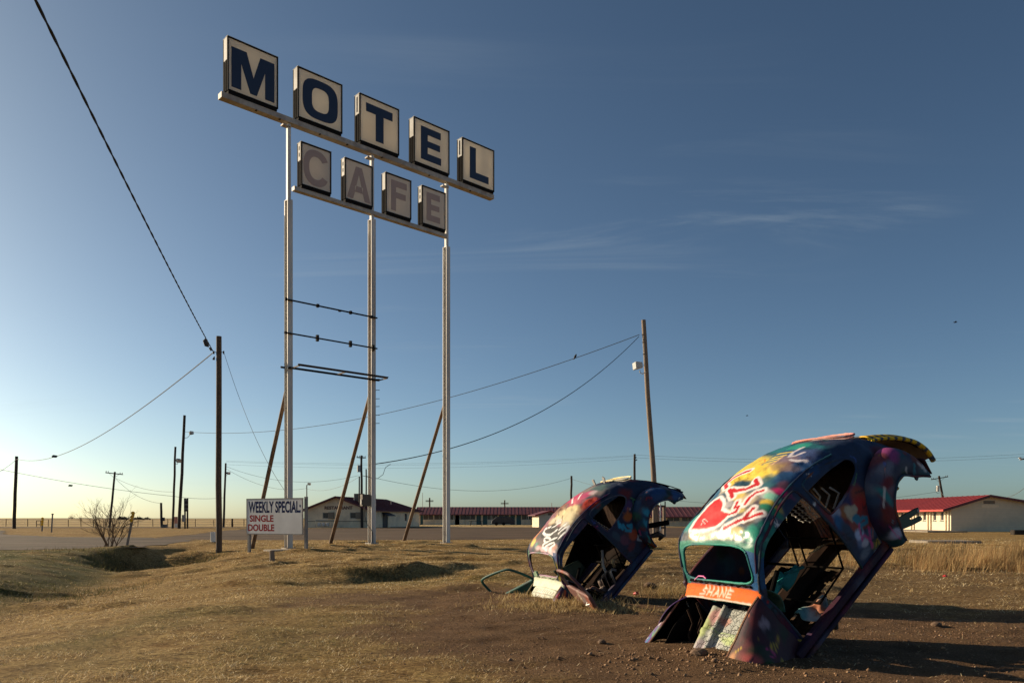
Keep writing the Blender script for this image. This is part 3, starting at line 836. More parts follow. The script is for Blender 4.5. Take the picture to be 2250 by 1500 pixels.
for t in (.02, .5, .98):
    a = onsign(628).lerp(onsign(826), t); a.z = za
    MB().bar(a + SN * .2 - UP * .02, a + SN * .93 - UP * .02, .05, .02, UP).build("angle_tie", M['rust_dark'], sign)
a = onsign(622); a.z = za + .0
MB().tube([a + SN * .1, a - SD * .14 + SN * .1], .04, 8).build("pipe_stub", M['black_steel'], sign)
# step pegs up the right side of the middle post
c, z1, z2, g = tops[1]
for py in (833, 857, 876, 893, 912, 930):
    z = CAM_H - (py - 1138) * c.y / FOC
    s = c + SD * .10 + SN * .12; s.z = z
    MB().tube([s, s + SD * .16 + SN * .06 + UP * .015], .012, 6).build("step_peg", M['black_steel'], sign)
# raking props behind each post
for i, (ytop, xb, yb) in enumerate(((855, 553, 1195), (868, 725, 1185), (890, 885, 1185))):
    c, z1, z2, g = tops[i]
    ztop = CAM_H - (ytop - 1138) * c.y / FOC
    a = c - SN * .16; a.z = ztop
    # foot: straight back from the post, at the pixel column of the prop's foot
    k = (xb - 1125) / FOC; q = c
    t = (k * q.y - q.x) / (-SN.x + k * SN.y); f = c - SN * t; f.z = gz(f.x, f.y) - .1
    pr = MB().tube([f, f.lerp(a, .5), a], [.085, .08, .075], 10).build("prop", M['rust_pipe'], sign, smooth=True)
    MB().bar(a - UP * .12 + SN * .02, a + UP * .55 + SN * .05, .06, .03, SD).build("gusset", M['white_steel'], pr)
# switch box, wiring and small fittings on the middle post
c, z1, z2, g = tops[1]
zb = CAM_H - (1099 - 1138) * c.y / FOC
bx = c - SD * .34 + SN * .06; bx.z = zb
sbx = MB().box(bx, .40, .20, .48, SD, SN, UP).build("switch_box", M['brown_box'], sign, bevel=.01)
MB().box(bx + SN * .107, .36, .012, .42, SD, SN, UP).build("box_door", M['brown_box'], sbx)
MB().box(bx - SD * .22 + SN * .02 - UP * .06, .03, .1, .2, SD, SN, UP).build("conduit_fitting", M['galv'], sbx)
b2 = c + SD * .2 - SN * .24; b2.z = CAM_H - (1098 - 1138) * c.y / FOC
MB().box(b2, .22, .16, .5, SD, SN, UP).build("meter_box", M['dark_thing'], sign, bevel=.01)
cab = [bx - UP * .24 - SD * .05, bx - UP * .6 - SD * .06, bx - UP * .95 + SD * .02 + SN * .05, c - SD * .1 + SN * .16 + UP * (g + .55), c - SD * .06 + SN * .16 + UP * (g + .42), c - SD * .05 + SN * .16 + UP * (g + .02)]
MB().tube(cab, .012, 6).build("cable", M['wire'], sign, smooth=True)
# ------------------------------------------------------------------ text helper
def text_mesh(txt, size, bold=0.0, extr=.004):
    cu = bpy.data.curves.new("text", 'FONT'); cu.body = txt; cu.size = size; cu.offset = bold; cu.extrude = extr; cu.resolution_u = 3
    ob = bpy.data.objects.new("text_tmp", cu); COL.objects.link(ob)
    dg = bpy.context.evaluated_depsgraph_get(); dg.update()
    me = bpy.data.meshes.new_from_object(ob.evaluated_get(dg))
    bpy.data.objects.remove(ob); bpy.data.curves.remove(cu)
    return me
def place_text(name, txt, o, ax, ay, x0, x1, y0, y1, mat, parent, extr=.004, bold=0.0):
    """fit the words into the box x0..x1, y0..y1 of the frame o, ax, ay"""
    me = text_mesh(txt, 1.0, bold, extr)
    co = np.array([v.co for v in me.vertices]); lo, hi = co.min(0), co.max(0)
    az = ax.cross(ay); off = root_of(parent).location
    for v in me.vertices:
        u = x0 + (v.co.x - lo[0]) / (hi[0] - lo[0]) * (x1 - x0); w = y0 + (v.co.y - lo[1]) / (hi[1] - lo[1]) * (y1 - y0)
        v.co = o + ax * u + ay * w + az * (v.co.z - lo[2]) - off
    me.materials.clear(); me.materials.append(mat); me.name = name
    ob = bpy.data.objects.new(name, me); COL.objects.link(ob); ob.parent = parent
    return ob
# ------------------------------------------------------------------ the small price board
wl_p, wr_p = hit(545, 1213), hit(670, 1213)
wr_p = wl_p + (wr_p - wl_p).normalized() * 0 + (at(670, 1138, wl_p.y * .955) - at(545, 1138, wl_p.y)).normalized() * (at(670, 1138, wl_p.y * .955) - at(545, 1138, wl_p.y)).length
WX = Vector((wr_p.x - wl_p.x, wr_p.y - wl_p.y, 0)); wlen = WX.length; WX.normalize()
WN = Vector((WX.y, -WX.x, 0))
g0 = gz(wl_p.x, wl_p.y); g1 = gz(wr_p.x, wr_p.y)
board = thing("price_board", "white weekly special price board on two grey posts before the tall sign", "sign", (wl_p.x, wl_p.y, g0))
zt = CAM_H - (1095 - 1138) * wl_p.y / FOC; zb_ = CAM_H - (1173 - 1138) * wl_p.y / FOC
for k_, (pp, gg) in enumerate(((wl_p, g0), (wr_p, g1))):
    base = Vector((pp.x, pp.y, 0)) + WN * .0
    MB().box(base - WN * .06 + UP * ((gg - .1 + zt + (.04 if k_ else -.1)) / 2), .10, .08, zt + (.04 if k_ else -.1) - gg + .1, WX, WN, UP).build("post", M['post_grey'], board)
cen = Vector((wl_p.x, wl_p.y, 0)) + WX * (wlen / 2 - .075) + UP * (zt + zb_) / 2
pw, ph = wlen - .02, zt - zb_
MB().box(cen, pw, .03, ph, WX, WN, UP).build("panel", M['board'], board)
fm = MB(); t = .035
for s in (-1, 1):
    fm.box(cen + UP * s * (ph / 2 - t / 2), pw + .004, .042, t, WX, WN, UP); fm.box(cen + WX * s * (pw / 2 - t / 2), t, .041, ph - 2 * t, WX, WN, UP)
fm.build("frame", M['post_grey'], board)
to = cen + WN * .0155 - WX * pw / 2 - UP * ph / 2
pxw = lambda x_: (x_ - 542) / (666 - 542) * pw; pyh = lambda y_: (1173 - y_) / (1173 - 1096) * ph
place_text("lettering", "WEEKLY SPECIAL:", to, WX, UP, pxw(547), pxw(661.5), pyh(1127), pyh(1102), M['navy_text'], board, .0003, .03)
place_text("lettering", "SINGLE", to, WX, UP, pxw(549.5), pxw(603), pyh(1146), pyh(1131.5), M['red_text'], board, .0003, .03)
place_text("lettering", "DOUBLE", to, WX, UP, pxw(546), pxw(604.5), pyh(1166), pyh(1151), M['red_text'], board, .0003, .03)
MB().box(to + WX * pxw(546.6) + UP * pyh(1139), .022, .002, .022, WX, WN, UP).build("bullet", M['red_text'], board)
# a concrete footing and the stub of an old post beside it
p = hit(598, 1229)
st = MB().tube([(p.x, p.y, gz(p.x, p.y) - .05), (p.x - .01, p.y, gz(p.x, p.y) + .32)], [.085, .075], 10).build("post_stub", M['wood_pale'])
tag(st, "weathered stub of a cut-off post below the price board", "post stub")
p = hit(620, 1209)
fb = MB().box((p.x, p.y + .3, gz(p.x, p.y + .3) - .235), 1.25, .9, .5, SD, SN, UP).build("concrete_footing", M['concrete'], bevel=.02)
tag(fb, "low concrete slab at the foot of the tall sign's left post", "footing")
# ------------------------------------------------------------------ buildings
class Frame:
    """a building's own axes: origin at a ground corner, u along the front, w into the building"""
    def __init__(s, o, u): s.o = Vector((o[0], o[1], 0)); s.u = Vector((u[0], u[1], 0)).normalized(); s.w = Vector((-s.u.y, s.u.x, 0))
    def __call__(s, a, b, z): return s.o + s.u * a + s.w * b + UP * z
def wall_openings(mb, F, a0, a1, b, z0, z1, holes, th, axis='u', m=0):
    """a wall along u (or w) with rectangular holes (from, to, sill, head)"""
    holes = sorted(holes)
    def put(x0, x1, y0, y1):
        if x1 - x0 < 1e-4 or y1 - y0 < 1e-4: return
        if axis == 'u': mb.box(F((x0 + x1) / 2, b, (y0 + y1) / 2), x1 - x0, th, y1 - y0, F.u, F.w, UP, m)
        else: mb.box(F(b, (x0 + x1) / 2, (y0 + y1) / 2), th, x1 - x0, y1 - y0, F.u, F.w, UP, m)
    x = a0
    for h0, h1, s0, s1 in holes:
        put(x, h0, z0, z1); put(h0, h1, z0, s0); put(h0, h1, s1, z1); x = h1
    put(x, a1, z0, z1)
def window(F, a0, a1, b, z0, z1, parent, axis='u', mull=1, face=-1):
    fr = MB(); t = .06
    def bx(mb, x0, x1, y0, y1, th, off):
        if axis == 'u': mb.box(F((x0 + x1) / 2, b + off, (y0 + y1) / 2), x1 - x0, th, y1 - y0, F.u, F.w, UP)
        else: mb.box(F(b + off, (x0 + x1) / 2, (y0 + y1) / 2), th, x1 - x0, y1 - y0, F.u, F.w, UP)
    bx(fr, a0, a1, z0, z0 + t, .1, 0); bx(fr, a0, a1, z1 - t, z1, .1, 0)
    bx(fr, a0, a0 + t, z0 + t, z1 - t, .1, 0); bx(fr, a1 - t, a1, z0 + t, z1 - t, .1, 0)
    for i in range(mull): 
        c = a0 + (a1 - a0) * (i + 1) / (mull + 1); bx(fr, c - t / 2, c + t / 2, z0 + t, z1 - t, .07, 0)
    w = fr.build("window", M['frame_w'], parent)
    pn = MB(); bx(pn, a0 + t * .5, a1 - t * .5, z0 + t * .5, z1 - t * .5, .02, 0); pn.build("pane", M['pane'], w)
    return w
def ribs(mb, p00, p10, p01, p11, n, h, w):
    """standing seams from the ridge p00-p10 to the eave p01-p11"""
    p00, p10, p01, p11 = map(Vector, (p00, p10, p01, p11))
    nrm = (p10 - p00).cross(p01 - p00).normalized()
    if nrm.z < 0: nrm = -nrm
    for i in range(n + 1):
        t = i / n; a = p00.lerp(p10, t) + nrm * h * .5; b_ = p01.lerp(p11, t) + nrm * h * .5
        mb.bar(a, b_, h, w, nrm)
def slab(mb, p00, p10, p11, p01, th):
    P = [Vector(p) for p in (p00, p10, p11, p01)]; d = UP * th
    mb.add(P + [p - d for p in P], [(0, 1, 2, 3), (7, 6, 5, 4), (0, 4, 5, 1), (1, 5, 6, 2), (2, 6, 7, 3), (3, 7, 4, 0)])

# --- restaurant
A = at(673, 1138, 99); A.z = 0
F = Frame((A.x, A.y), (8.9, -2.0)); Wd, Ln, EZ, RZ = 8.6, 18.8, 2.38, 3.95
rest = thing("restaurant", "cream restaurant building with maroon gabled metal roof behind the price board", "building", (A.x, A.y, 0))
wl_m = MB()
hw = [(2.25, 3.85, 1.15, 1.95), (6.0, 7.6, 1.15, 1.95)]
wall_openings(wl_m, F, 0, Wd, .1, 0, EZ, hw, .2)
wl_m.prism([(0, EZ), (Wd, EZ), (Wd / 2, RZ - .08)], F(0, .2, 0), F.u, UP, -F.w, .2)
wall_openings(wl_m, F, .2, Ln, Wd - .1, 0, EZ, [(12.6, 13.6, .8, 1.9), (4.4, 6.3, 0, 2.0)], .2, 'w')
wall_openings(wl_m, F, .2, Ln, .1, 0, EZ, [], .2, 'w')
wall_openings(wl_m, F, .2, Wd - .2, Ln - .1, 0, EZ, [], .2)
wl_m.build("wall", M['stucco'], rest)
rf = MB(); ov = .55; sl = (RZ - EZ) / (Wd / 2)
slab(rf, F(Wd / 2, -ov, RZ), F(-ov, -ov, EZ - sl * ov), F(-ov, Ln + ov, EZ - sl * ov), F(Wd / 2, Ln - 2.5, RZ), .1)
slab(rf, F(Wd / 2, -ov, RZ + .003), F(Wd + ov, -ov, EZ - sl * ov), F(Wd + ov, Ln + ov, EZ - sl * ov), F(Wd / 2, Ln - 2.5, RZ + .003), .1)
rf.add([F(Wd / 2, Ln - 2.5, RZ), F(-ov, Ln + ov, EZ - sl * ov), F(Wd + ov, Ln + ov, EZ - sl * ov)], [(0, 1, 2)])
roof = rf.build("roof", M['roof_red'], rest)
rb = MB(); ribs(rb, F(Wd / 2, -ov, RZ), F(Wd / 2, Ln - 2.5, RZ), F(Wd + ov, -ov, EZ - sl * ov), F(Wd + ov, Ln + ov, EZ - sl * ov), 36, .05, .06)
ribs(rb, F(Wd / 2, -ov, RZ), F(Wd / 2, Ln - 2.5, RZ), F(-ov, -ov, EZ - sl * ov), F(-ov, Ln + ov, EZ - sl * ov), 36, .05, .06)
rb.build("roof_rib", M['roof_red'], roof)["kind"] = "stuff"
MB().bar(F(Wd / 2, -ov - .03, RZ - .04), F(-ov, -ov - .03, EZ - sl * ov - .04), .2, .05, UP).build("fascia", M['roof_red'], roof)
MB().bar(F(Wd / 2, -ov - .033, RZ - .04), F(Wd + ov, -ov - .033, EZ - sl * ov - .04), .2, .05, UP).build("fascia", M['roof_red'], roof)
for h in hw:
    window(F, h[0], h[1], .1, h[2], h[3], rest, mull=1)
    MB().box(F((h[0] + h[1]) / 2 + .45, -.12, (h[2] + h[3]) / 2), .75, .22, .82, F.u, F.w, UP).build("air_conditioner", M['ac'], rest)
window(F, 12.6, 13.6, Wd - .1, .8, 1.9, rest, 'w', 0)
MB().box(F(Wd - .1, 5.35, 1.0), .06, 1.88, 1.98, F.u, F.w, UP).build("door", M['dark_thing'], rest)
MB().bar(F(0, -.012, .82), F(Wd, -.012, .82), .07, .02, UP).build("trim_band", M['band'], rest)
place_text("lettering", "RESTAURANT", F(0, -.004, 0), F.u, UP, 2.55, 6.35, 2.32, 2.74, M['sign_brown'], rest, .02, .03)
for i, (a, b, hh) in enumerate(((5.6, 2.2, 1.3), (6.1, 6.0, 1.1), (5.5, 9.5, .9), (6.6, 12.5, .8))):
    z = RZ - sl * (a - Wd / 2)
    MB().tube([F(a, b, z - .1), F(a, b, z + hh * .7)], .05, 6).build("vent_pipe", M['galv'], roof)
MB().box(F(5.9, 3.2, RZ - .1), 1.0, .9, 1.1, F.u, F.w, UP).build("rooftop_unit", M['ac'], roof)
# a little awning-covered service door and a white ice chest by the front
MB().prism([(0, 2.0), (1.0, 1.55), (1.0, 1.48), (0, 1.85)], F(Wd + .02, 4.1, 0), F.u, UP, F.w, 2.4).build("awning", M['dark_thing'], rest)
ic = thing("gas_meter_rack", "pale grey meter rack standing against the front wall of the restaurant", "utility meter", tuple(F(2.4, -.9, 0)))
rk = MB(); rk.tube([F(1.7, -.9, 0), F(1.8, -.9, .95), F(4.3, -.9, .95), F(4.35, -.9, 0)], .045, 6); rk.build("pipe_frame", M['galv'], ic)
for a in (2.3, 2.85, 3.4):
    MB().box(F(a, -.9, .42), .4, .3, .46, F.u, F.w, UP).build("meter", M['lamp_body'], ic, bevel=.05)

# --- the long motel wing, far side of the lot
def motel_wing(pxl, pxr, Z, eave, ridge, doors, wins, label, base_off=0.0):
    L_ = at(pxl, 1138, Z); R_ = at(pxr, 1138, Z)
    Fm = Frame((L_.x, L_.y), (1, 0)); Wm_ = R_.x - L_.x
    g = thing("motel_wing", label, "building", (L_.x, L_.y, 0))
    pa = lambda p: (p - pxl) / (pxr - pxl) * Wm_
    holes = [(pa(p) - .42, pa(p) + .42, 0, eave * .86) for p in doors] + [(pa(p) - .95, pa(p) + .95, eave * .42, eave * .84) for p in wins]
    w = MB(); wall_openings(w, Fm, 0, Wm_, .1, 0, eave, holes, .2)
    for a in (.1, Wm_ - .1): wall_openings(w, Fm, .2, 7.0, a, 0, eave, [], .2, 'w')
    wall_openings(w, Fm, .2, Wm_ - .2, 6.9, 0, eave, [], .2)
    w.build("wall", M['stucco'], g)
    for p in doors: 
        dn = MB().box(Fm(pa(p), .12, eave * .43), .82, .05, eave * .855, Fm.u, Fm.w, UP).build("door", M['teal_door'], g)
        MB().box(Fm(pa(p) + .3, .08, eave * .42), .06, .05, .1, Fm.u, Fm.w, UP).build("handle", M['galv'], dn)
    for p in wins: window(Fm, pa(p) - .95, pa(p) + .95, .1, eave * .42, eave * .84, g)
    r = MB(); s = (ridge - eave) / 3.5; e = 1.2
    slab(r, Fm(-.4, 3.5, ridge), Fm(Wm_ + .4, 3.5, ridge), Fm(Wm_ + .4, -e, eave - s * e + .1), Fm(-.4, -e, eave - s * e + .1), .09)
    slab(r, Fm(-.4, 3.5, ridge), Fm(Wm_ + .4, 3.5, ridge), Fm(Wm_ + .4, 7.5, eave), Fm(-.4, 7.5, eave), .09)
    ro = r.build("roof", M['roof_red'], g)
    rb = MB(); ribs(rb, Fm(-.4, 3.5, ridge), Fm(Wm_ + .4, 3.5, ridge), Fm(-.4, -e, eave - s * e + .1), Fm(Wm_ + .4, -e, eave - s * e + .1), int(Wm_ / .62), .035, .07)
    rb.build("roof_rib", M['roof_red'], ro)["kind"] = "stuff"
    MB().box(Fm(Wm_ / 2, -e - .03, eave - s * e + .03), Wm_ + .8, .04, .16, Fm.u, Fm.w, UP).build("fascia", M['roof_red'], ro)
    k = int(Wm_ / 6)
    for i in range(1, k):
        MB().box(Fm(Wm_ * i / k, -e + .2, (eave - s * e) / 2), .1, .1, eave - s * e, Fm.u, Fm.w, UP).build("porch_post", M['frame_w'], g)
    return g, Fm, pa
g1_, Fm1, pa1 = motel_wing(917, 1242, 142, 2.2, 3.32, [928.5, 1052, 1066, 1126.5, 1140, 1214], [941, 965, 998, 1011, 1033, 1082, 1107, 1157.5, 1178], "long low motel wing with maroon roof left of the far wreck")
g2_, Fm2, pa2 = motel_wing(1424, 1640, 116, 1.75, 2.96, [1534.5], [1480, 1512, 1560, 1590], "low motel wing with maroon roof seen between the two wrecks")
# --- small gabled house in front of the wing
L_ = at(1184, 1138, 101); Fs = Frame((L_.x, L_.y), (1, .12)); ws = 2.9
pump = thing("pump_house", "small cream gabled house with orange-red eaves before the long motel wing", "building", (L_.x, L_.y, 0))
w = MB(); wall_openings(w, Fs, 0, ws, .1, 0, 1.62, [], .2); w.prism([(0, 1.62), (ws, 1.62), (ws / 2, 2.06)], Fs(0, .2, 0), Fs.u, UP, -Fs.w, .2)
wall_openings(w, Fs, .2, 6, .1, 0, 1.62, [], .2, 'w'); wall_openings(w, Fs, .2, 6, ws - .1, 0, 1.62, [], .2, 'w'); w.build("wall", M['stucco_lit'], pump)
r = MB(); slab(r, Fs(ws / 2, -.4, 2.2), Fs(-.55, -.4, 1.62), Fs(-.55, 6.4, 1.62), Fs(ws / 2, 6.4, 2.2), .1); slab(r, Fs(ws / 2, -.4, 2.203), Fs(ws + .55, -.4, 1.62), Fs(ws + .55, 6.4, 1.62), Fs(ws / 2, 6.4, 2.203), .1)
ro = r.build("roof", M['roof_red'], pump)
for s in (-.55, ws + .55): MB().bar(Fs(ws / 2, -.42, 2.13), Fs(s, -.42 - (.004 if s > 0 else 0), 1.55), .17, .04, UP).build("fascia", M['fascia'], ro)
MB().box(Fs(ws / 2, .0 - .01, 1.72), .5, .03, .25, Fs.u, Fs.w, UP).build("louvre", M['ac'], pump)

# --- the nearer building at the right edge
Fr = Frame((39.15, 69.0), (1, .0)); RW_ = 10.6; ez, rz, rx = 2.02, 3.22, 3.3
rb_ = thing("roadhouse", "pale block building with bright red roof and tall narrow side windows at the right edge", "building", (39.15, 69.0, 0))
w = MB()
wall_openings(w, Fr, 0, RW_, .1, -.05, ez, [], .2)
w.prism([(0, ez), (RW_, ez), (rx, rz - .1)], Fr(0, .2, 0), Fr.u, UP, -Fr.w, .2)
wins, pil, yb = [], [], .55
while yb < 27:
    pil.append(yb); wins += [(yb + .62, yb + 1.14), (yb + 1.86, yb + 2.38)]; yb += 3.0
wall_openings(w, Fr, .2, 28, .1, -.05, ez, [(a, b, .98, 1.83) for a, b in wins], .2, 'w')
wall_openings(w, Fr, .2, 28, RW_ - .1, -.05, ez, [], .2, 'w')
w.build("wall", M['stucco_lit'], rb_)
for a, b in wins: window(Fr, a, b, .1, .98, 1.83, rb_, 'w', 0)
sills = MB()
for a, b in wins: MB().box(Fr(-.03, (a + b) / 2, .955), .12, b - a + .1, .045, Fr.u, Fr.w, UP).build("sill", M['teal_door'], rb_)
for q in pil:
    for dq in (-.24, .24): MB().box(Fr(-.06, q + dq, ez / 2 - .02), .12, .2, ez - .05, Fr.u, Fr.w, UP).build("pilaster", M['stucco_lit'], rb_)
r = MB(); e = .95; sl_ = (rz - ez) / (rx + e * .4)
slab(r, Fr(rx, -.45, rz + .05), Fr(rx, 28.4, rz + .05), Fr(-e, 28.4, ez - .05), Fr(-e, -.45, ez - .05), .10)
slab(r, Fr(rx, -.45, rz + .053), Fr(rx, 28.4, rz + .053), Fr(RW_ + e, 28.4, ez - .1), Fr(RW_ + e, -.45, ez - .1), .10)
ro = r.build("roof", M['roof_bright'], rb_)
q = MB(); ribs(q, Fr(rx, -.45, rz + .05), Fr(rx, 28.4, rz + .05), Fr(-e, -.45, ez - .05), Fr(-e, 28.4, ez - .05), 34, .035, .06); q.build("roof_rib", M['roof_bright'], ro)["kind"] = "stuff"
MB().box(Fr(-e - .02, 13.9, ez - .12), .04, 28.8, .16, Fr.u, Fr.w, UP).build("fascia", M['fascia'], ro)
MB().bar(Fr(-e, -.47, ez - .14), Fr(rx, -.47, rz - .04), .2, .05, UP).build("fascia", M['roof_red'], ro)
MB().bar(Fr(RW_ + e, -.475, ez - .16), Fr(rx, -.475, rz - .04), .2, .05, UP).build("fascia", M['roof_red'], ro)
MB().box(Fr(3.4, -.012, 2.62), 1.0, .03, .28, Fr.u, Fr.w, UP).build("louvre", M['ac'], rb_)
vb = MB()
for z_, x0_, x1_ in ((2.42, 1.6, 8.0), (2.12, .2, 10.4), (1.72, .2, 10.4), (1.3, .2, 10.4), (.9, .2, 10.4), (.5, .2, 10.4)): vb.box(Fr((x0_ + x1_) / 2, -.002, z_), x1_ - x0_, .012, .022, Fr.u, Fr.w, UP)
vb.build("course_joint", M['stucco'], rb_)
MB().box(Fr(3.5, -.004, 2.28), 1.5, .012, .22, Fr.u, Fr.w, UP).build("patch", M['stucco'], rb_)
pv = MB().box(Fr(-2.0, 12, .05), 3.4, 30, .12, Fr.u, Fr.w, UP).build("pavement", M['concrete']); pv["kind"] = "structure"
# ruins in the grass before it: an old slab with a dark pit, and a low wall end
p = hit(2075, 1192); q = MB(); q.box((p.x, p.y, .03), 2.6, 1.8, .16); sl1 = q.build("broken_slab", M['concrete'], bevel=.03); tag(sl1, "broken concrete slab lying in the grass before the red-roofed building", "slab")
p = hit(2242, 1174); q = MB().box((p.x + .6, p.y, .16), 2.4, .5, .36).build("low_wall", M['asphalt'], bevel=.03); tag(q, "low dark wall end in the grass at the right edge", "wall")

# ------------------------------------------------------------------ poles
def lamp_head(p, aim, parent, mat='lamp_dark', s=1.0, yoke=True):
    """a floodlight: a tapered box with a glass front, on a yoke"""
    aim = Vector(aim).normalized(); sd = aim.cross(UP).normalized(); u = sd.cross(aim)
    b = MB(); w, h, d = .46 * s, .36 * s, .36 * s
    bk = [p - aim * d / 2 + sd * x * w * .36 + u * y * h * .36 for x, y in ((-1, -1), (1, -1), (1, 1), (-1, 1))]
    fr = [p + aim * d / 2 + sd * x * w * .5 + u * y * h * .5 for x, y in ((-1, -1), (1, -1), (1, 1), (-1, 1))]
    b.add(bk + fr, [(3, 2, 1, 0), (4, 5, 6, 7), (0, 1, 5, 4), (1, 2, 6, 5), (2, 3, 7, 6), (3, 0, 4, 7)])
    o = b.build("lamp_head", M[mat], parent, bevel=.02 * s)
    MB().box(p + aim * (d / 2 + .012 * s), w * .86, .02 * s, h * .86, sd, aim, u).build("lens", M['lens'], o)
    return o
def pole(name, base, top, r0, r1, mat, label, cat="utility pole", group=None, n=10):
    t = thing(name, label, cat, base, group)
    b, u = Vector(base) - UP * .3, Vector(top)
    k = 6; pts = []
    for i in range(k + 1):
        q = b.lerp(u, i / k)
        if 0 < i < k: q += Vector((RNG.normal(0, r1 * .12), RNG.normal(0, r1 * .12), 0))
        pts.append(q)
    MB().tube(pts, [r0 + (r1 - r0) * i / k for i in range(k + 1)], n).build("shaft", M[mat], t, smooth=True)
    return t
def px_pole(name, xb, yb, xt, yt, r0, r1, mat, label, Z=None, cat="utility pole", group=None):
    p = hit(xb, yb) if Z is None else at(xb, 1138 + CAM_H * FOC / Z, Z)
    if Z is None: p.z = gz(p.x, p.y)
    return pole(name, tuple(p), tuple(at(xt, yt, p.y)), r0, r1, mat, label, cat, group), p
def crossarm(t, c, w, tilt, mat='wood_dark', ins=2, brace=True, depth=.1):
    ax = Vector((math.cos(tilt), 0, math.sin(tilt)))
    a = MB().bar(c - ax * w / 2 - Vector((0, .12, 0)), c + ax * w / 2 - Vector((0, .12, 0)), .12, depth, UP).build("crossarm", M[mat], t)
    for s in (-1, 1):
        for k in range(ins):
            q = c + ax * s * (w / 2 - .08 - .28 * k) + UP * .07 - Vector((0, .12, 0))
            MB().tube([q, q + UP * .05, q + UP * .12, q + UP * .17], [.02, .045, .05, .02], 8).build("insulator", M['ceramic'], a)
        if brace: MB().bar(c + ax * s * w * .3 - UP * .02 - Vector((0, .17, 0)), c - UP * w * .24 - Vector((0, .15, 0)), .04, .02, (0, 1, 0)).build("brace", M['galv'] if mat != 'wood_dark' else M['rust_dark'], t)
# a: the tall pole left of the sign
tA, pA = px_pole("utility_pole", 481, 1213, 481, 739, .125, .108, 'wood', "tall plain wooden pole with cables tied near its top, left of the price board")
kA = at(481, 775, pA.y)
MB().tube([kA + Vector((-.21, -.02, .02)), kA + Vector((.21, -.02, .02))], .014, 6).build("through_bolt", M['rust_dark'], tA)
for s in (-1, 1): MB().tube([kA + Vector((s * .2, -.02, -.05)), kA + Vector((s * .2, -.02, .07))], .03, 8).build("clevis", M['rust_dark'], tA)
q = at(469.5, 787, pA.y); MB().tube([q + UP * .08 + Vector((.03, 0, 0)), q - UP * .04, q - UP * .06], [.015, .055, .045], 8).build("insulator", M['ceramic'], tA)
# b, d, e, i: plain poles along the road
tB, pB = px_pole("utility_pole", 31, 1161, 36.5, 1002, .19, .16, 'wood_dark', "short stout plain pole at the far left beside the road")
MB().tube([at(33.5, 1009, pB.y - .2), at(40, 1009, pB.y - .2)], .05, 8).build("band_clamp", M['lamp_body'], tB)
tC, pC = px_pole("utility_pole", 240, 1158, 252.5, 1036, .15, .12, 'wood_dark', "leaning pole with a crossarm behind the bare bush", Z=100)
crossarm(tC, at(252, 1040, pC.y), 2.25, -.11, ins=2)
tD, pD = px_pole("utility_pole", 379, 1160, 385.5, 981, .14, .12, 'wood_dark', "thinner of two poles standing close together by the road, floodlight halfway", Z=92)
lamp_head(at(392, 1011, pD.y), (.7, -.6, -.5), tD, s=1.2); MB().tube([at(385, 1018, pD.y), at(390, 1019, pD.y), at(391, 1015, pD.y)], .035, 6).build("lamp_arm", M['lamp_dark'], tD)
tE, pE = px_pole("utility_pole", 393, 1160, 405.5, 912, .19, .15, 'wood_dark', "taller of two poles standing close together by the road, lamp near its top", Z=90)
lamp_head(at(420, 951, pE.y), (.8, -.5, .35), tE, s=1.0); MB().tube([at(404, 962, pE.y), at(412, 961, pE.y), at(418, 954, pE.y)], .03, 6).build("lamp_arm", M['lamp_dark'], tE)
tI, pI = px_pole("utility_pole", 491, 1157, 496, 1017, .16, .12, 'wood_dark', "slim pole with a small floodlight just right of the tall plain pole", Z=104)
lamp_head(at(501.5, 1039, pI.y), (.8, -.5, -.2), tI, s=1.0); MB().tube([at(495, 1044, pI.y), at(499, 1044, pI.y)], .035, 6).build("lamp_arm", M['lamp_dark'], tI)
tH, pH = px_pole("utility_pole", 356, 1158, 354, 1104, .17, .14, 'wood_dark', "short cut-off pole with a dark meter box left of the paired poles", Z=100)
MB().box(at(359, 1140, pH.y - .2), .3, .22, .45).build("meter_box", M['dark_thing'], tH)
q = at(359, 1155, 98); q = MB().prism([(-.35, 0), (.35, 0), (.18, .42), (-.18, .42)], (q.x, q.y, 0), (1, 0, 0), (0, 0, 1), (0, 1, 0), .6).build("concrete_block", M['concrete']); tag(q, "small concrete block at the foot of the short cut-off pole", "block")
# road sign seen from its edge, salmon panel, small stakes
tS = thing("road_sign", "dark back of a narrow road sign on two posts right of the paired poles", "road sign", tuple(at(409, 1161, 91)))
for px_ in (406.5, 412): MB().bar(at(px_, 1161.5, 91), at(px_, 1094, 91), .16, .12).build("post", M['wood_dark'], tS)
MB().box(at(407.5, 1109, 90.8), .34, .06, 1.5).build("panel", M['dark_thing'], tS)
for k in range(3): MB().box(at(409, 1099 + 9 * k, 90.7), .46, .05, .08).build("stiffener", M['galv'], tS)
MB().box(at(403.5, 1138, 90.7), .3, .25, .8).build("cabinet", M['galv'], tS)
q = thing("notice_panel", "faded red and white panel standing between the paired poles", "sign", tuple(at(386.5, 1160, 93)))
MB().box(at(386.5, 1147, 93), .38, .05, 1.35).build("panel", M['salmon'], q); MB().box(at(386.5, 1154, 92.96), .36, .02, .5).build("lower_panel", M['board'], q)
for s in (383.5, 389.5): MB().bar(at(s, 1160.3, 93.06), at(s, 1136, 93.06), .05, .04).build("post", M['galv'], q)
# lamp on a thin pole behind the restaurant
tK, pK = px_pole("street_lamp", 674, 1153, 674, 1065, .11, .08, 'wood_dark', "thin lamp post rising behind the left eave of the restaurant", Z=128, cat="street lamp")
lamp_head(at(679, 1062.5, pK.y), (.9, -.3, -.3), tK, s=1.1); MB().tube([at(674, 1066, pK.y), at(677, 1064, pK.y)], .05, 6).build("lamp_arm", M['lamp_dark'], tK)
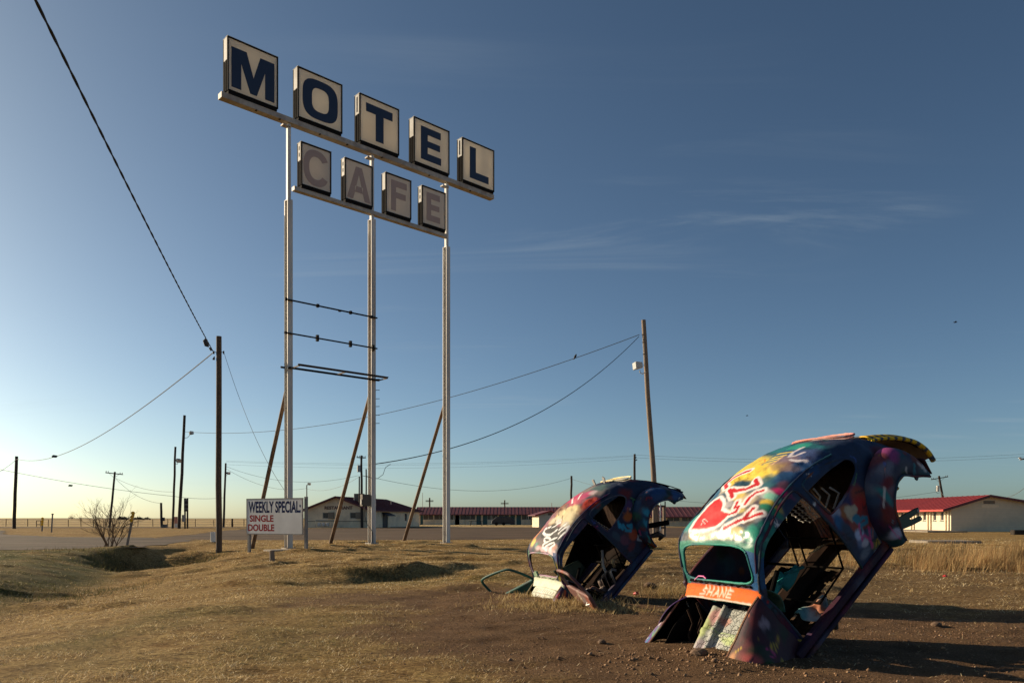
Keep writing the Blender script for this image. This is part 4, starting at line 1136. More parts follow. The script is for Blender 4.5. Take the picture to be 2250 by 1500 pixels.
# the transformer pole
tL, pL = px_pole("utility_pole", 795.5, 1157, 794, 1000, .17, .13, 'wood_dark', "pole with crossarm and transformer in front of the restaurant", Z=97)
crossarm(tL, at(794, 1005, pL.y), 1.15, -.05, ins=2)
q = at(788.6, 1029, pL.y - .1); tr = MB().tube([q - UP * .42, q - UP * .4, q + UP * .34, q + UP * .4], [.2, .23, .23, .17], 14).build("transformer", M['transformer'], tL, smooth=True)
for s in (-.1, .1): MB().tube([q + UP * .38 + Vector((s, 0, 0)), q + UP * .58 + Vector((s * 1.3, 0, 0))], [.035, .02], 6).build("bushing", M['ceramic'], tr)
MB().box(at(791.6, 1028, pL.y - .1), .2, .08, .5).build("bracket", M['rust_dark'], tL)
for k, (xb, yt, lb) in enumerate(((789.5, 1046, "thin pole left of the transformer pole, its top among wires"), (804.5, 1030, "thin pole right of the transformer pole by the middle sign post"))):
    t_, p_ = px_pole("service_pole", xb, 1156, xb, yt, .1, .085, 'wood_dark', lb, Z=99 + k)
# far crosses and masts beyond the roofs
for xb, yt, Z_, w_, lb in ((944, 1093, 260, 2.6, "tiny far power pole with a crossarm above the left end of the long wing"), (1109, 1098, 300, 3.0, "tiny far power pole with a crossarm above the middle of the long wing")):
    t_, p_ = px_pole("utility_pole", xb, 1146, xb, yt, .28, .24, 'wood_dark', lb, Z=Z_)
    for dz in (7.5, 9.5): 
        c_ = at(xb, yt + dz, Z_); MB().bar(c_ - Vector((w_ / 2, .3, -.2)), c_ + Vector((w_ / 2, -.3, .2)), .2, .15, UP).build("crossarm", M['wood_dark'], t_)
t_, p_ = px_pole("antenna_mast", 928, 1148, 928.5, 1082, .06, .05, 'galv', "thin bare mast above the left end of the long motel wing", Z=165, cat="mast")
t_, p_ = px_pole("antenna_mast", 1212, 1148, 1212, 1104, .08, .07, 'galv', "short thin mast above the right end of the long motel wing", Z=165, cat="mast")
t_, p_ = px_pole("utility_pole", 1255, 1155, 1255.5, 1045, .22, .18, 'wood_dark', "dark plain pole rising behind the roof of the far wreck", Z=138); pN = p_
tO, pO = px_pole("utility_pole", 1393, 1157, 1394.5, 997, .2, .15, 'wood_dark', "dark pole with small brackets at its tip left of the floodlight pole", Z=108)
for dx, dy in ((3.5, 4), (5, 9)): MB().tube([at(1395, 1003 + dy, pO.y - .15), at(1395 + dx, 1000 + dy, pO.y - .15)], [.05, .07], 6).build("bracket", M['rust_dark'], tO)
# the pale leaning pole with the floodlight
tP, pP = px_pole("utility_pole", 1445, 1178, 1414, 703, .19, .145, 'wood_pale', "tall pale leaning pole with a white floodlight between the two wrecks", Z=51)
Zp = pP.y
lamp_head(at(1402, 803, Zp - .3), (-.95, -.25, -.12), tP, 'lamp_body', s=1.35)
MB().tube([at(1420, 817, Zp - .2), at(1411, 821, Zp - .3), at(1406, 818, Zp - .3), at(1406, 813, Zp - .3)], .035, 8).build("lamp_arm", M['lamp_body'], tP, smooth=True)
MB().tube([at(1411.5, 735, Zp - .18), at(1413, 760, Zp - .19), at(1415.5, 805, Zp - .19)], .018, 6).build("conduit", M['galv'], tP)
for yy in (735, 752, 778): MB().tube([at(1410 + (yy - 735) * .06, yy, Zp - .2), at(1414 + (yy - 735) * .06, yy, Zp - .2)], .03, 6).build("bracket", M['rust_dark'], tP)
hf = thing("service_rack", "old wooden service rack with a white pipe at the foot of the leaning pole", "rack", tuple(at(1452, 1178, 50)))
for xb, yt in ((1437.5, 1117), (1460, 1110)): MB().tube([at(xb, 1179.5, 50), at(xb - .8, yt, 50)], .1, 10).build("post", M['wood_pale'], hf, smooth=True)
MB().tube([at(1461.6, 1178, 50.6), at(1461.4, 1101, 50.6)], .04, 6).build("rear_post", M['wood_dark'], hf)
for yy in (1111, 1158): MB().bar(at(1435, yy - 1, 49.85), at(1463, yy + 1, 49.85), .13, .05, UP).build("rail", M['wood'], hf)
MB().tube([at(1451, 1165, 49.8), at(1450.6, 1105, 49.8)], .045, 8).build("pipe", M['pvc'], hf, smooth=True)
# pole with a transformer leaning behind the right-hand building
tQ, pQ = px_pole("utility_pole", 2083, 1155, 2063, 1045, .2, .15, 'wood_dark', "leaning pole with crossarm and white transformer behind the red roof", Z=118)
crossarm(tQ, at(2063.5, 1050, pQ.y), 2.6, .17, ins=2)
q = at(2060.5, 1073, pQ.y - .1); tr = MB().tube([q - UP * .45, q - UP * .42, q + UP * .4, q + UP * .45], [.18, .22, .22, .16], 12).build("transformer", M['lamp_body'], tQ, smooth=True)
MB().tube([q + UP * .4 + Vector((-.18, 0, 0)), q - UP * .2 + Vector((-.36, 0, 0)), q - UP * .75 + Vector((-.1, 0, 0)), q - UP * .6 + Vector((.3, 0, 0))], .025, 5).build("lead", M['wire'], tQ)
# a pole just outside the right edge whose crossarm reaches into the picture
tR = pole("utility_pole", (at(2262, 1138, 62).x, 62, 0), tuple(at(2262, 1000, 62)), .16, .13, 'wood_dark', "end of a crossarm with a pale insulator at the right edge", "utility pole")
MB().bar(at(2244, 1008, 61.8), at(2280, 1007.5, 61.8), .1, .1, UP).build("crossarm", M['wood_dark'], tR)
for px_, py_ in ((2240.5, 1006), (2243, 1009)): q = at(px_, py_, 61.7); MB().tube([q - Vector((.08, 0, 0)), q, q + Vector((.12, 0, 0))], [.04, .07, .04], 8).build("insulator", M['lamp_body'], tR)

# ------------------------------------------------------------------ wires
def wire(name, a, b_, sag, r, label, mat='wire', n=26, cat="cable", group=None):
    a, b_ = Vector(a), Vector(b_); pts = []
    for i in range(n + 1):
        t = i / n; p = a.lerp(b_, t); p.z -= 4 * sag * t * (1 - t); pts.append(p)
    o = MB().tube(pts, r, 5).build(name, M[mat], smooth=True); tag(o, label, cat, group); return o
kL = kA + Vector((-.21, -.02, .02)); kR = kA + Vector((.21, -.02, .02))
near_end = Vector((-1.97, -4.0, 7.66))
# two strands twisted round each other, as the thick service cable is
def twisted(name, a, b_, sag, r, label, turns):
    a, b_ = Vector(a), Vector(b_); n = int(turns * 6); mb = MB(); ax = (b_ - a).normalized(); s = ax.cross(UP).normalized(); u = s.cross(ax)
    for k in range(2):
        pts = []
        for i in range(n + 1):
            t = i / n; an = 2 * math.pi * (turns * t + k / 2)
            p = a.lerp(b_, t); p.z -= 4 * sag * t * (1 - t); pts.append(p + (s * math.cos(an) + u * math.sin(an)) * r * .6)
        mb.tube(pts, r, 5)
    o = mb.build(name, M['wire'], smooth=True); return tag(o, label, "cable")
twisted("service_cable", near_end, kL, .25, .014, "thick black twisted cable running from the top left corner to the tall pole", 34)
q = at(455, 752, pA.y - .55); j = MB().tube([q + Vector((-.04, 0, .14)), q + Vector((-.07, 0, .06)), q + Vector((-.02, 0, -.1)), q + Vector((.06, 0, -.17))], [.05, .1, .095, .03], 8).build("cable_junction", M['dark_thing'], smooth=True)
tag(j, "dark lump of a cable splice hanging beside the top of the tall pole", "splice")
j = MB().tube([at(461, 764, pA.y - .3), at(464, 770, pA.y - .3)], [.05, .035], 8).build("cable_clamp", M['ceramic']); tag(j, "small brown clamp below the cable splice by the tall pole", "clamp")
kB = at(37, 1008, pB.y)
wire("phone_wire", kL, kB, 1.62, .022, "wire sagging from the tall pole down to the stout pole at the far left", n=40)
def lump(name, p, r, label, mat='dark_thing', cat="splice"):
    o = MB().tube([p + Vector((-r * 2, 0, -.02)), p + Vector((-r, 0, .02)), p + Vector((r, 0, 0)), p + Vector((r * 2, 0, .05))], [r * .4, r, r * .9, r * .3], 7).build(name, M[mat], smooth=True); return tag(o, label, cat)
lump("cable_splice", at(120, 1002.5, 60.5), .11, "dark splice on the wire left of the tall pole")
wire("guy_wire", kR, tops[0][0] + UP * (CAM_H + 58 * tops[0][0].y / FOC) - SD * .12, .55, .008, "thin pale wire falling from the tall pole to the sign's left post", 'wire_grey')
kP = at(1405, 735, Zp - .15)
wire("phone_wire", kP, at(404, 948, pE.y), 2.2, .022, "long thin wire from the leaning pole with a bird on it", n=44)
aP2 = tops[1][0] + SD * .13 + SN * .05; aP2.z = CAM_H + (1138 - 1019) * aP2.y / FOC
wire("service_cable", at(1404, 739, Zp - .2), aP2, 1.5, .02, "thicker cable sagging from the leaning pole to the middle sign post", n=40)
lp = [aP2 + SD * .75 + UP * .03, aP2 + SD * .5 - UP * .12, aP2 + SD * .38 - UP * .42, aP2 + SD * .1 - UP * .6, aP2 - SD * .3 - UP * .55, aP2 - SD * .62 - UP * .5]
o = MB().tube([lp[0].lerp(lp[0], 0)] + lp[1:], .011, 5).build("drip_loop", M['wire'], smooth=True); tag(o, "drooping loop of cable beside the middle post of the sign", "cable")
# bird on the wire: find the wire's point there
a, b_ = Vector(kP), at(404, 948, pE.y); best = None
for i in range(400):
    t = i / 400; p = a.lerp(b_, t); p.z -= 8.8 * t * (1 - t); px_ = 1125 + FOC * p.x / p.y
    if best is None or abs(px_ - 1264) < best[0]: best = (abs(px_ - 1264), p.copy())
p = best[1]
bd = thing("bird", "small black bird perched on the wire left of the leaning pole", "bird", tuple(p))
MB().tube([p + Vector((-.10, 0, -.10)), p + Vector((-.05, 0, .0)), p + Vector((.0, 0, .10)), p + Vector((.05, 0, .19)), p + Vector((.07, 0, .25)), p + Vector((.13, 0, .25))], [.02, .05, .085, .06, .05, .006], 8).build("body", M['bird'], bd, smooth=True)
for s in (-.02, .02): MB().tube([p + Vector((0, s, .08)), p + Vector((0, s, 0))], .008, 5).build("leg", M['bird'], bd)
for i, (px_, py_, Z_, s, lb) in enumerate(((2098, 708, 60, .16, "tiny dark bird flying in the open blue on the right"), (1641, 913, 80, .13, "tiny dark bird flying above the near wreck"))):
    p = at(px_, py_, Z_); bd = thing("bird", lb, "bird", tuple(p))
    MB().tube([p - Vector((s * .8, 0, 0)), p, p + Vector((s * .8, 0, .02)), p + Vector((s * 1.2, 0, .02))], [.01, s * .3, s * .25, .01], 6).build("body", M['bird'], bd, smooth=True)
    for q in (-1, 1): MB().add([p + Vector((-.1 * s, 0, 0)), p + Vector((.4 * s, 0, 0)), p + Vector((.1 * s, q * s * 1.2, .4 * s)), p + Vector((-.2 * s, q * s * 1.2, .4 * s))], [(0, 1, 2, 3)]).add([p + Vector((-.1 * s, 0, .012)), p + Vector((.4 * s, 0, .012)), p + Vector((.1 * s, q * s * 1.2, .4 * s + .012)), p + Vector((-.2 * s, q * s * 1.2, .4 * s + .012))], [(3, 2, 1, 0)]).build("wing", M['bird'], bd)
fw = "thin wires strung between far poles"
wire("power_line", at(-60, 1018, 84), at(384, 1090, 92), .35, .022, "wire crossing behind the bare bush with a splice on it", 'wire_grey')
lump("cable_splice", at(155, 1066.5, 86), .12, "dark splice hanging on the low wire at the far left")
wire("power_line", at(384, 1090, 92), at(491, 1093, 104), .2, .02, "short level wire between the paired poles and the slim floodlight pole", 'wire_grey')
wire("power_line", at(254, 1050, 100), at(384, 1080, 92), .5, .018, "faint wire from the crossarm pole to the paired poles", 'wire_grey')
wire("power_line", at(255, 1052, 100), at(354, 1105, 100), .7, .018, "wire from the crossarm pole down to the short cut-off pole", 'wire_grey')
wire("power_line", at(496, 1024, 104), at(788, 1044, 99), 1.4, .017, "faint wire from the slim floodlight pole to the transformer pole", 'wire_grey')
wire("power_line", at(498, 1030, 104), at(674, 1072, 128), 1.2, .018, "faint wire from the slim floodlight pole to the thin lamp post", 'wire_grey')
wire("power_line", at(674, 1073, 128), at(789, 1047, 99), .9, .018, "wire from the thin lamp post up to the transformer pole", 'wire_grey')
wire("power_line", at(804, 1045, 99), at(1255, 1050, 138), 2.1, .022, "wire sagging over the long motel wing to the dark plain pole", 'wire_grey')
wire("power_line", at(1256, 1052, 138), at(1440, 1085, 120), .5, .022, "wire falling right from the dark plain pole", 'wire_grey')
for k, dz in enumerate((0, 2.2, 8)):
    wire("power_line", at(496, 1012 + dz, 150), at(1394, 1000 + dz * .9, 150), 1.0 + .1 * k, .014, ("topmost", "middle", "lowest")[k] + " of three faint parallel wires high behind the sign", 'wire_grey', group=fw)
for k, dz in enumerate((0, 6)):
    wire("power_line", at(1394, 999 + dz, 112), at(2300, 994 + dz, 112), .9, .014, ("upper", "lower")[k] + " of two faint wires passing behind the near wreck", 'wire_grey', group="wires right of the floodlight pole")
wire("power_line", at(1470, 1098, 116), at(2058, 1080, 118), 1.3, .02, "low wire reaching the leaning transformer pole from the left", 'wire_grey')
wire("power_line", at(2067, 1080, 117.9), at(2092, 1106, 100), .1, .02, "short wire from the leaning transformer pole down to the red roof", 'wire_grey')
wire("power_line", at(2203, 1094, 72), at(2262, 1062, 62), .25, .02, "wire rising from the red roof to the right edge", 'wire_grey')
wire("power_line", kB, at(-60, 1062, 60), .3, .02, "wire falling left from the stout pole at the far left", 'wire_grey')

# ------------------------------------------------------------------ fence, markers, far scrub
fence = thing("field_fence", "low wire fence on thin posts along the edge of the golden field", "fence", tuple(at(0, 1157, 112)))
fx = []
for px_ in (-60, -20, 13, 61, 106, 150, 178, 205, 232, 262, 303, 336, 368, 429, 470, 512, 536, 580, 620, 655):
    Z_ = 113 + RNG.uniform(-.6, .6); p = at(px_, 1138, Z_); h_ = RNG.uniform(.95, 1.12); fx.append((p.x, Z_))
    MB().tube([(p.x, Z_, -.1), (p.x + RNG.normal(0, .03), Z_, h_)], .05, 6).build("post", M['wood_dark'], fence)
for z_ in (.35, .65, .92): MB().tube([(x_, y_, z_) for x_, y_ in fx], .012, 4).build("strand", M['wire_grey'], fence)
gt = thing("field_gate", "small square pipe gate frame in the field fence at the far left", "gate", tuple(at(85, 1157, 110)))
for s in (80, 89.5): MB().tube([at(s, 1157, 110), at(s, 1143, 110)], .05, 6).build("post", M['wood_dark'], gt)
for yy in (1143.5, 1152): MB().tube([at(79.5, yy, 109.9), at(91, yy, 109.9)], .04, 6).build("rail", M['wood_dark'], gt)
def marker(base, top, Z, r, n, rr, label, mat='post_grey'):
    t = thing("road_marker", label, "road marker", tuple(base))
    MB().bar(base - UP * .1, top, r * 2, r, (1, 0, 0)).build("post", M[mat], t)
    for k in range(n):
        c_ = top + (base - top).normalized() * (rr * .6 + k * rr * 2.05)
        MB().tube([c_ - Vector((0, r * .6 + .045, 0)), c_ - Vector((0, r * .6 + .012, 0))], rr, 16).build("reflector", M['yellow'], t)
    return t
p = hit(278, 1199); p.z = gz(p.x, p.y)
marker(p, at(294, 1124.5, p.y), p.y, .045, 3, .078, "leaning road marker with three yellow reflectors beside the bare bush")
marker(at(92, 1166, 72), at(94.5, 1137, 72), 72, .06, 3, .13, "small road marker with yellow reflectors at the far left")
p = at(113, 1169, 66); t_ = thing("delineator_post", "grey delineator post with a round head at the far left", "road marker", tuple(p))
MB().tube([p - UP * .1, at(115.5, 1129, 66)], .06, 8).build("post", M['post_grey'], t_); MB().tube([at(115.5, 1129.5, 66), at(115.5, 1127.5, 66)], [.11, .1], 10).build("head", M['galv'], t_)
p = hit(466.5, 1192); o = MB().prism([(-.10, 0), (.10, 0), (.085, .5), (-.085, .5)], (p.x, p.y, gz(p.x, p.y) - .03), (1, 0, 0), (0, 0, 1), (0, 1, 0), .18).build("survey_marker", M['pvc'], bevel=.01); tag(o, "short white concrete marker at the foot of the tall plain pole", "marker")
p = at(510, 1157, 108); o = MB().tube([p - UP * .1, at(510, 1139, 108)], .11, 8).build("stake", M['wood_dark']); tag(o, "short dark stake in the field just right of the tall plain pole", "stake")
def scrub(px_, Z_, w_, h_, label, bare=False, n=160):
    p = at(px_, 1138, Z_); t = thing("tree", label, "tree", (p.x, p.y, 0))
    MB().tube([(p.x, p.y, -.1), (p.x, p.y, h_ * .5)], [.12, .07], 6).build("trunk", M['twig'], t)
    mb = MB()
    for _ in range(n):
        a_ = RNG.uniform(0, 6.28); r_ = RNG.random() ** .5
        c_ = Vector((p.x + w_ / 2 * r_ * math.cos(a_), p.y + w_ / 2 * r_ * math.sin(a_), h_ * (.2 + .8 * RNG.random() * (1 - r_ * r_ * .8))))
        if bare:
            mb.bar(Vector((p.x, p.y, h_ * .15)).lerp(c_, .3), c_ + Vector((0, 0, h_ * .1)), .05, .05)
        else:
            s = w_ * .09; d1 = Vector(RNG.normal(0, s, 3)); d2 = Vector(RNG.normal(0, s, 3)); mb.add([c_, c_ + d1, c_ + d2], [(0, 1, 2)])
    mb.build("crown", M['leaf_far'] if not bare else M['twig'], t)
scrub(158, 560, 5.5, 4.6, "far bare tree on the horizon left of the crossarm pole", True, 60)
scrub(178, 600, 5, 3.2, "far low bare tree on the horizon between two others", True, 40)
scrub(219, 600, 6, 3.4, "far bare tree on the horizon seen through the bare bush", True, 50)
scrub(270, 640, 8, 2.2, "far dark evergreen clump on the horizon behind the yellow marker", n=320)
scrub(304, 680, 8, 2.0, "far dark evergreen clump on the horizon right of the yellow marker", n=320)
scrub(322, 700, 7, 1.8, "far small dark clump on the horizon, rightmost of its row", n=160)
# a long low rise darkens the skyline
hz = MB(); prof = []
for i in range(60):
    x_ = -1500 + i * 32; prof.append((x_, max(.1, 1.0 + 1.6 * float(fbm(np.array([i * .23]), np.array([1.7]), seed=6)[0]) - .8)))
hz.prism([(prof[0][0], -.5)] + prof + [(prof[-1][0], -.5)], (0, 1500, 0), (1, 0, 0), (0, 0, 1), (0, 1, 0), 40)
hz.build("hills", plain("far_scrub_ridge", (.09, .07, .055), .95, .3, .02, 0), kind="structure")
# dark tank-like clutter before the long wing
p = at(1104, 1138, 128); g = thing("covered_trailer", "dark covered trailer parked before the long motel wing", "trailer", (p.x, p.y, 0))
MB().prism([(-1.9, .25), (2.1, .25), (2.0, .9), (1.2, 1.5), (-1.0, 1.45), (-1.8, .8)], (p.x, p.y, 0), (1, 0, 0), (0, 0, 1), (0, 1, 0), 1.5).build("cover", M['dark_thing'], g, bevel=.08)
for s in (-1.0, .2): MB().tube([(p.x + s, p.y - .05, .28), (p.x + s, p.y + .2, .28)], .28, 12).build("wheel", M['black_steel'], g)
p = at(1046, 1138, 128); g = thing("picnic_table", "dark low table before the long motel wing", "table", (p.x, p.y, 0))
MB().box((p.x, p.y, .74), 2.4, .8, .06).build("table_top", M['wood_dark'], g)
for s in (-.9, .9): MB().bar((p.x + s, p.y - .35, 0), (p.x + s * .9, p.y, .71), .09, .09).build("leg", M['wood_dark'], g); MB().bar((p.x + s, p.y + .35, 0), (p.x + s * .9, p.y + .02, .71), .09, .09).build("leg", M['wood_dark'], g)

# ------------------------------------------------------------------ the bare bush by the culvert
p = hit(248, 1207); p.z = gz(p.x, p.y)
bush = thing("bare_bush", "leafless many-stemmed bush standing in the ditch beside the yellow marker", "bush", tuple(p))
rb2 = np.random.default_rng(5)
def grow(mb, tw, a, d, L_, r, depth):
    k = 4; pts = [a]; q = a.copy(); dd = d.copy()
    for i in range(k):
        dd = (dd + Vector(rb2.normal(0, .09, 3)) + Vector((0, 0, .035))).normalized(); q = q + dd * L_ / k; pts.append(q.copy())
    (mb if depth == 0 else tw).tube(pts, [r * (1 - .16 * i) for i in range(k + 1)], 5 if depth else 6, caps=False)
    if depth < 3:
        for i in range(int(rb2.integers(3, 6)) if depth < 2 else int(rb2.integers(1, 4))):
            t = rb2.uniform(.3, 1.0); j = min(k - 1, int(t * k)); s = pts[j].lerp(pts[j + 1], t * k - j)
            nd = (dd + Vector(rb2.normal(0, .42, 3))).normalized(); grow(mb, tw, s, nd, L_ * rb2.uniform(.35, .62), r * .5, depth + 1)
for i in range(17):
    az_, ln_ = rb2.uniform(0, 6.28), rb2.uniform(.1, .62)
    d = Vector((math.cos(az_) * ln_ * 1.15, math.sin(az_) * ln_, 1)).normalized()
    s, t_ = MB(), MB(); grow(s, t_, p + Vector((rb2.normal(0, .14), rb2.normal(0, .12), -.05)), d, rb2.uniform(1.0, 1.65), rb2.uniform(.014, .026), 0)
    st = s.build("stem", M['twig'], bush); t_.build("twigs", M['twig'], st)
# ------------------------------------------------------------------ the two half-buried cars
# a car's own axes: x = -s (s runs back from the front axle), y = to its left, z = height
def car_H(s):
    return curve1(s, [(.50, .875), (.62, .925), (.735, 1.005), (.80, 1.135), (.86, 1.245), (.925, 1.335), (1.02, 1.405), (1.15, 1.447), (1.4, 1.492), (1.65, 1.497), (1.9, 1.468),
                      (2.1, 1.418), (2.3, 1.345), (2.5, 1.24), (2.7, 1.05), (2.88, .80), (3.0, .56), (3.08, .42)])
def car_W(s):
    return curve1(s, [(.50, .56), (.72, .60), (1.0, .635), (1.6, .645), (2.0, .632), (2.3, .60), (2.6, .545), (2.9, .46), (3.08, .40)])
def car_B(s):
    return curve1(s, [(.50, .36), (.8, .33), (2.1, .33), (2.6, .36), (3.08, .39)])
_SA = np.array([(1.0, 0.0, 0)[:2]])
def _section(pts):
    P = np.array(pts, float)                        # (t/W, rise 0..1) from the sill to the middle of the roof
    for _ in range(4):
        Q = [P[0]]
        for a, b in zip(P[:-1], P[1:]): Q += [a * .75 + b * .25, a * .25 + b * .75]
        Q.append(P[-1]); P = np.array(Q)
    w = P * np.array([.64, 1.16])
    L = np.concatenate([[0], np.cumsum(np.hypot(*np.diff(w, axis=0).T))]); L /= L[-1]
    u = np.linspace(0, 1, 401)
    return np.interp(u, L, P[:, 0]), np.interp(u, L, P[:, 1])
SEC_ROUND = _section([(.965, 0), (.99, .15), (1.0, .36), (.985, .50), (.93, .66), (.865, .79), (.775, .895), (.64, .955), (.42, .985), (.2, .998), (0, 1)])
SEC_BOXY = _section([(.965, 0), (.99, .2), (1.0, .5), (.985, .7), (.955, .84), (.92, .92), (.86, .965), (.7, .985), (.45, .994), (.2, .999), (0, 1)])
def shell_pt(s, v):
    """v from -1 (right sill) over 0 (middle of the roof) to 1 (left sill)"""
    s = np.asarray(s, float); v = np.asarray(v, float)
    u = 1 - np.abs(v)
    ii = np.linspace(0, 1, 401)
    f = sstep(1.45, .95, s)                         # boxier round the windscreen
    k = np.interp(u, ii, SEC_ROUND[0]) * (1 - f) + np.interp(u, ii, SEC_BOXY[0]) * f
    g = np.interp(u, ii, SEC_ROUND[1]) * (1 - f) + np.interp(u, ii, SEC_BOXY[1]) * f
    W = car_W(s); B = car_B(s); H = car_H(s)
    return np.stack([s, np.sign(v) * k * W, B + g * (H - B)], -1)      # s, t, h
def smooth_poly(P, n=3):
    P = np.array(P, float)
    for _ in range(n):
        Q = np.roll(P, -1, 0); P = np.stack([P * .75 + Q * .25, P * .25 + Q * .75], 1).reshape(-1, 2)
    return [tuple(p) for p in P]
DOOR = smooth_poly([(.755, .36), (.745, .40), (.728, .70), (.722, .96), (.735, .99), (.84, 1.15), (.95, 1.275), (1.02, 1.305), (1.3, 1.345), (1.56, 1.36), (1.60, 1.345), (1.605, 1.30), (1.612, .9), (1.62, .42), (1.615, .385), (1.58, .375), (.79, .345)], 2)
QUARTER = smooth_poly([(1.675, 1.0), (1.672, 1.20), (1.675, 1.315), (1.72, 1.338), (1.88, 1.325), (2.07, 1.27), (2.22, 1.185), (2.27, 1.105), (2.22, 1.045), (2.05, 1.005), (1.85, .985), (1.71, .98)], 2)
def superell(cs, ct, rs, rt, e, n=64, lean=0.0):
    out = []
    for i in range(n):
        a = 2 * math.pi * i / n; c, s = math.cos(a), math.sin(a)
        q = rs * math.copysign(abs(c) ** (2 / e), c); r = rt * math.copysign(abs(s) ** (2 / e), s)
        out.append((cs + q, ct + r * (1 + lean * q / rs)))
    return out
SCREEN = superell(.835, 0, .085, .475, 5.0, lean=-.045)      # (s, t)
REAR = superell(2.55, 0, .125, .345, 2.6)
ENGINE = superell(2.87, 0, .14, .36, 3.5)
ARCH = [(2.42 + .375 * math.cos(a), .36 + .375 * math.sin(a)) for a in np.linspace(0, 2 * math.pi, 40)]

def paint_mat(name, rough=.32):
    """layered spray paint held on the surface, crazed and chipped"""
    m, nt, b = new_mat(name)
    L = nt.links; P = coords(nt)
    a = N(nt, "ShaderNodeAttribute", attribute_name="Col")
    n1 = noise_tex(nt, P, 14, 6, .7, .6); n2 = noise_tex(nt, P, 60, 4, .65)
    c = mixc(nt, 1.0, a.outputs["Color"], ramp(nt, n1, [(.25, (.7, .7, .7)), (.5, (1, 1, 1)), (.8, (1.06, 1.06, 1.06))]), 'MULTIPLY')
    vo = N(nt, "ShaderNodeTexVoronoi", feature='DISTANCE_TO_EDGE', Scale=8.5)
    dm = N(nt, "ShaderNodeMixRGB"); dm.inputs[0].default_value = .12; dn = N(nt, "ShaderNodeTexNoise", Scale=7, Detail=4)
    L.new(P, dn.inputs["Vector"]); L.new(P, dm.inputs[1]); L.new(dn.outputs["Color"], dm.inputs[2]); L.new(dm.outputs[0], vo.inputs["Vector"])
    n3 = noise_tex(nt, P, 2.6, 3)
    crack = ramp(nt, vo.outputs["Distance"], [(.0, (1, 1, 1)), (.013, (0, 0, 0))])
    cm = N(nt, "ShaderNodeMath", operation='MULTIPLY'); L.new(crack, cm.inputs[0]); L.new(ramp(nt, n3, [(.55, (0, 0, 0)), (.64, (1, 1, 1))]), cm.inputs[1])
    c = mixc(nt, cm.outputs[0], c, (.02, .016, .014))
    chip = ramp(nt, n2, [(.70, (0, 0, 0)), (.74, (.65,) * 3)])
    c = mixc(nt, chip, c, (.16, .11, .08))
    L.new(c, b.inputs["Base Color"])
    # the alpha of the paint colour tells how glossy the coat is
    rr = N(nt, "ShaderNodeMapRange"); rr.inputs[3].default_value = .66; rr.inputs[4].default_value = .26; L.new(a.outputs["Alpha"], rr.inputs[0])
    rv = N(nt, "ShaderNodeMath", operation='MULTIPLY_ADD'); rv.inputs[1].default_value = .2; L.new(n1, rv.inputs[0]); L.new(rr.outputs[0], rv.inputs[2])
    rw = N(nt, "ShaderNodeMath", operation='SUBTRACT'); rw.inputs[1].default_value = .1; L.new(rv.outputs[0], rw.inputs[0]); L.new(rw.outputs[0], b.inputs["Roughness"])
    rs = N(nt, "ShaderNodeMapRange"); rs.inputs[3].default_value = .12; rs.inputs[4].default_value = .5; L.new(a.outputs["Alpha"], rs.inputs[0]); L.new(rs.outputs[0], b.inputs["Specular IOR Level"])
    hh = N(nt, "ShaderNodeMath", operation='MULTIPLY_ADD'); hh.inputs[1].default_value = -.8; L.new(cm.outputs[0], hh.inputs[0]); L.new(n1, hh.inputs[2])
    bump(nt, b, hh.outputs[0], .35, .006)
    return m
M['paint'] = paint_mat("layered_spray_paint")
M['inside'] = plain("shade_black_rust", (.006, .005, .0045), .95, .6, 6, .4, .006, dirt=(.018, .010, .007), dirt_amt=.6, spec=.06)  # rust taken down to near black, the cabin's shade put into the colour
M['rust'] = plain("brown_rusted_sheet", (.030, .017, .012), .9, .5, 8, .4, .005, dirt=(.015, .010, .008), dirt_amt=.8, spec=.08)
M['spring'] = plain("bare_spring_wire", (.8, .77, .7), .5, .15, 10, .05)
M['stuffing'] = plain("ragged_seat_stuffing", (.36, .27, .16), .95, .4, 20, .6, .01)

PAL_DARK = [(.015, .022, .05), (.018, .035, .085), (.035, .012, .05), (.10, .014, .022), (.16, .022, .02), (.014, .075, .10), (.035, .04, .055), (.010, .010, .014), (.06, .065, .09), (.018, .05, .035), (.20, .06, .02), (.13, .14, .19)]
def spray(P, base, pal, n, r0, r1, rng, hard=.35):
    """many overlapping sprayed clouds over the points P (car metres)"""
    c = np.tile(np.array(base, float), (len(P), 1))
    nz = fbm(P[:, 0] * 7, P[:, 1] * 7, P[:, 2] * 7, seed=int(rng.integers(1, 99)), oct=4) - .5
    nf = vnoise(P[:, 0] * 70, P[:, 1] * 70, P[:, 2] * 70, seed=int(rng.integers(1, 99))) - .5
    for _ in range(n):
        q = P[rng.integers(0, len(P))]; r = rng.uniform(r0, r1); st = rng.uniform(.45, 1.0, 3)
        d = np.sqrt((((P - q) / st) ** 2).sum(1)) / r + nz * 1.1 + nf * .18
        a = sstep(1.0, hard, d) * rng.uniform(.6, 1.0)
        c = c * (1 - a[:, None]) + np.array(pal[rng.integers(0, len(pal))]) * a[:, None]
    return c
BRIGHT = [(.70, .68, .66), (.70, .68, .66), (.03, .30, .36), (.60, .16, .03), (.62, .42, .04), (.55, .05, .22), (.02, .02, .025), (.02, .02, .025), (.10, .34, .12), (.06, .12, .42), (.42, .02, .02)]
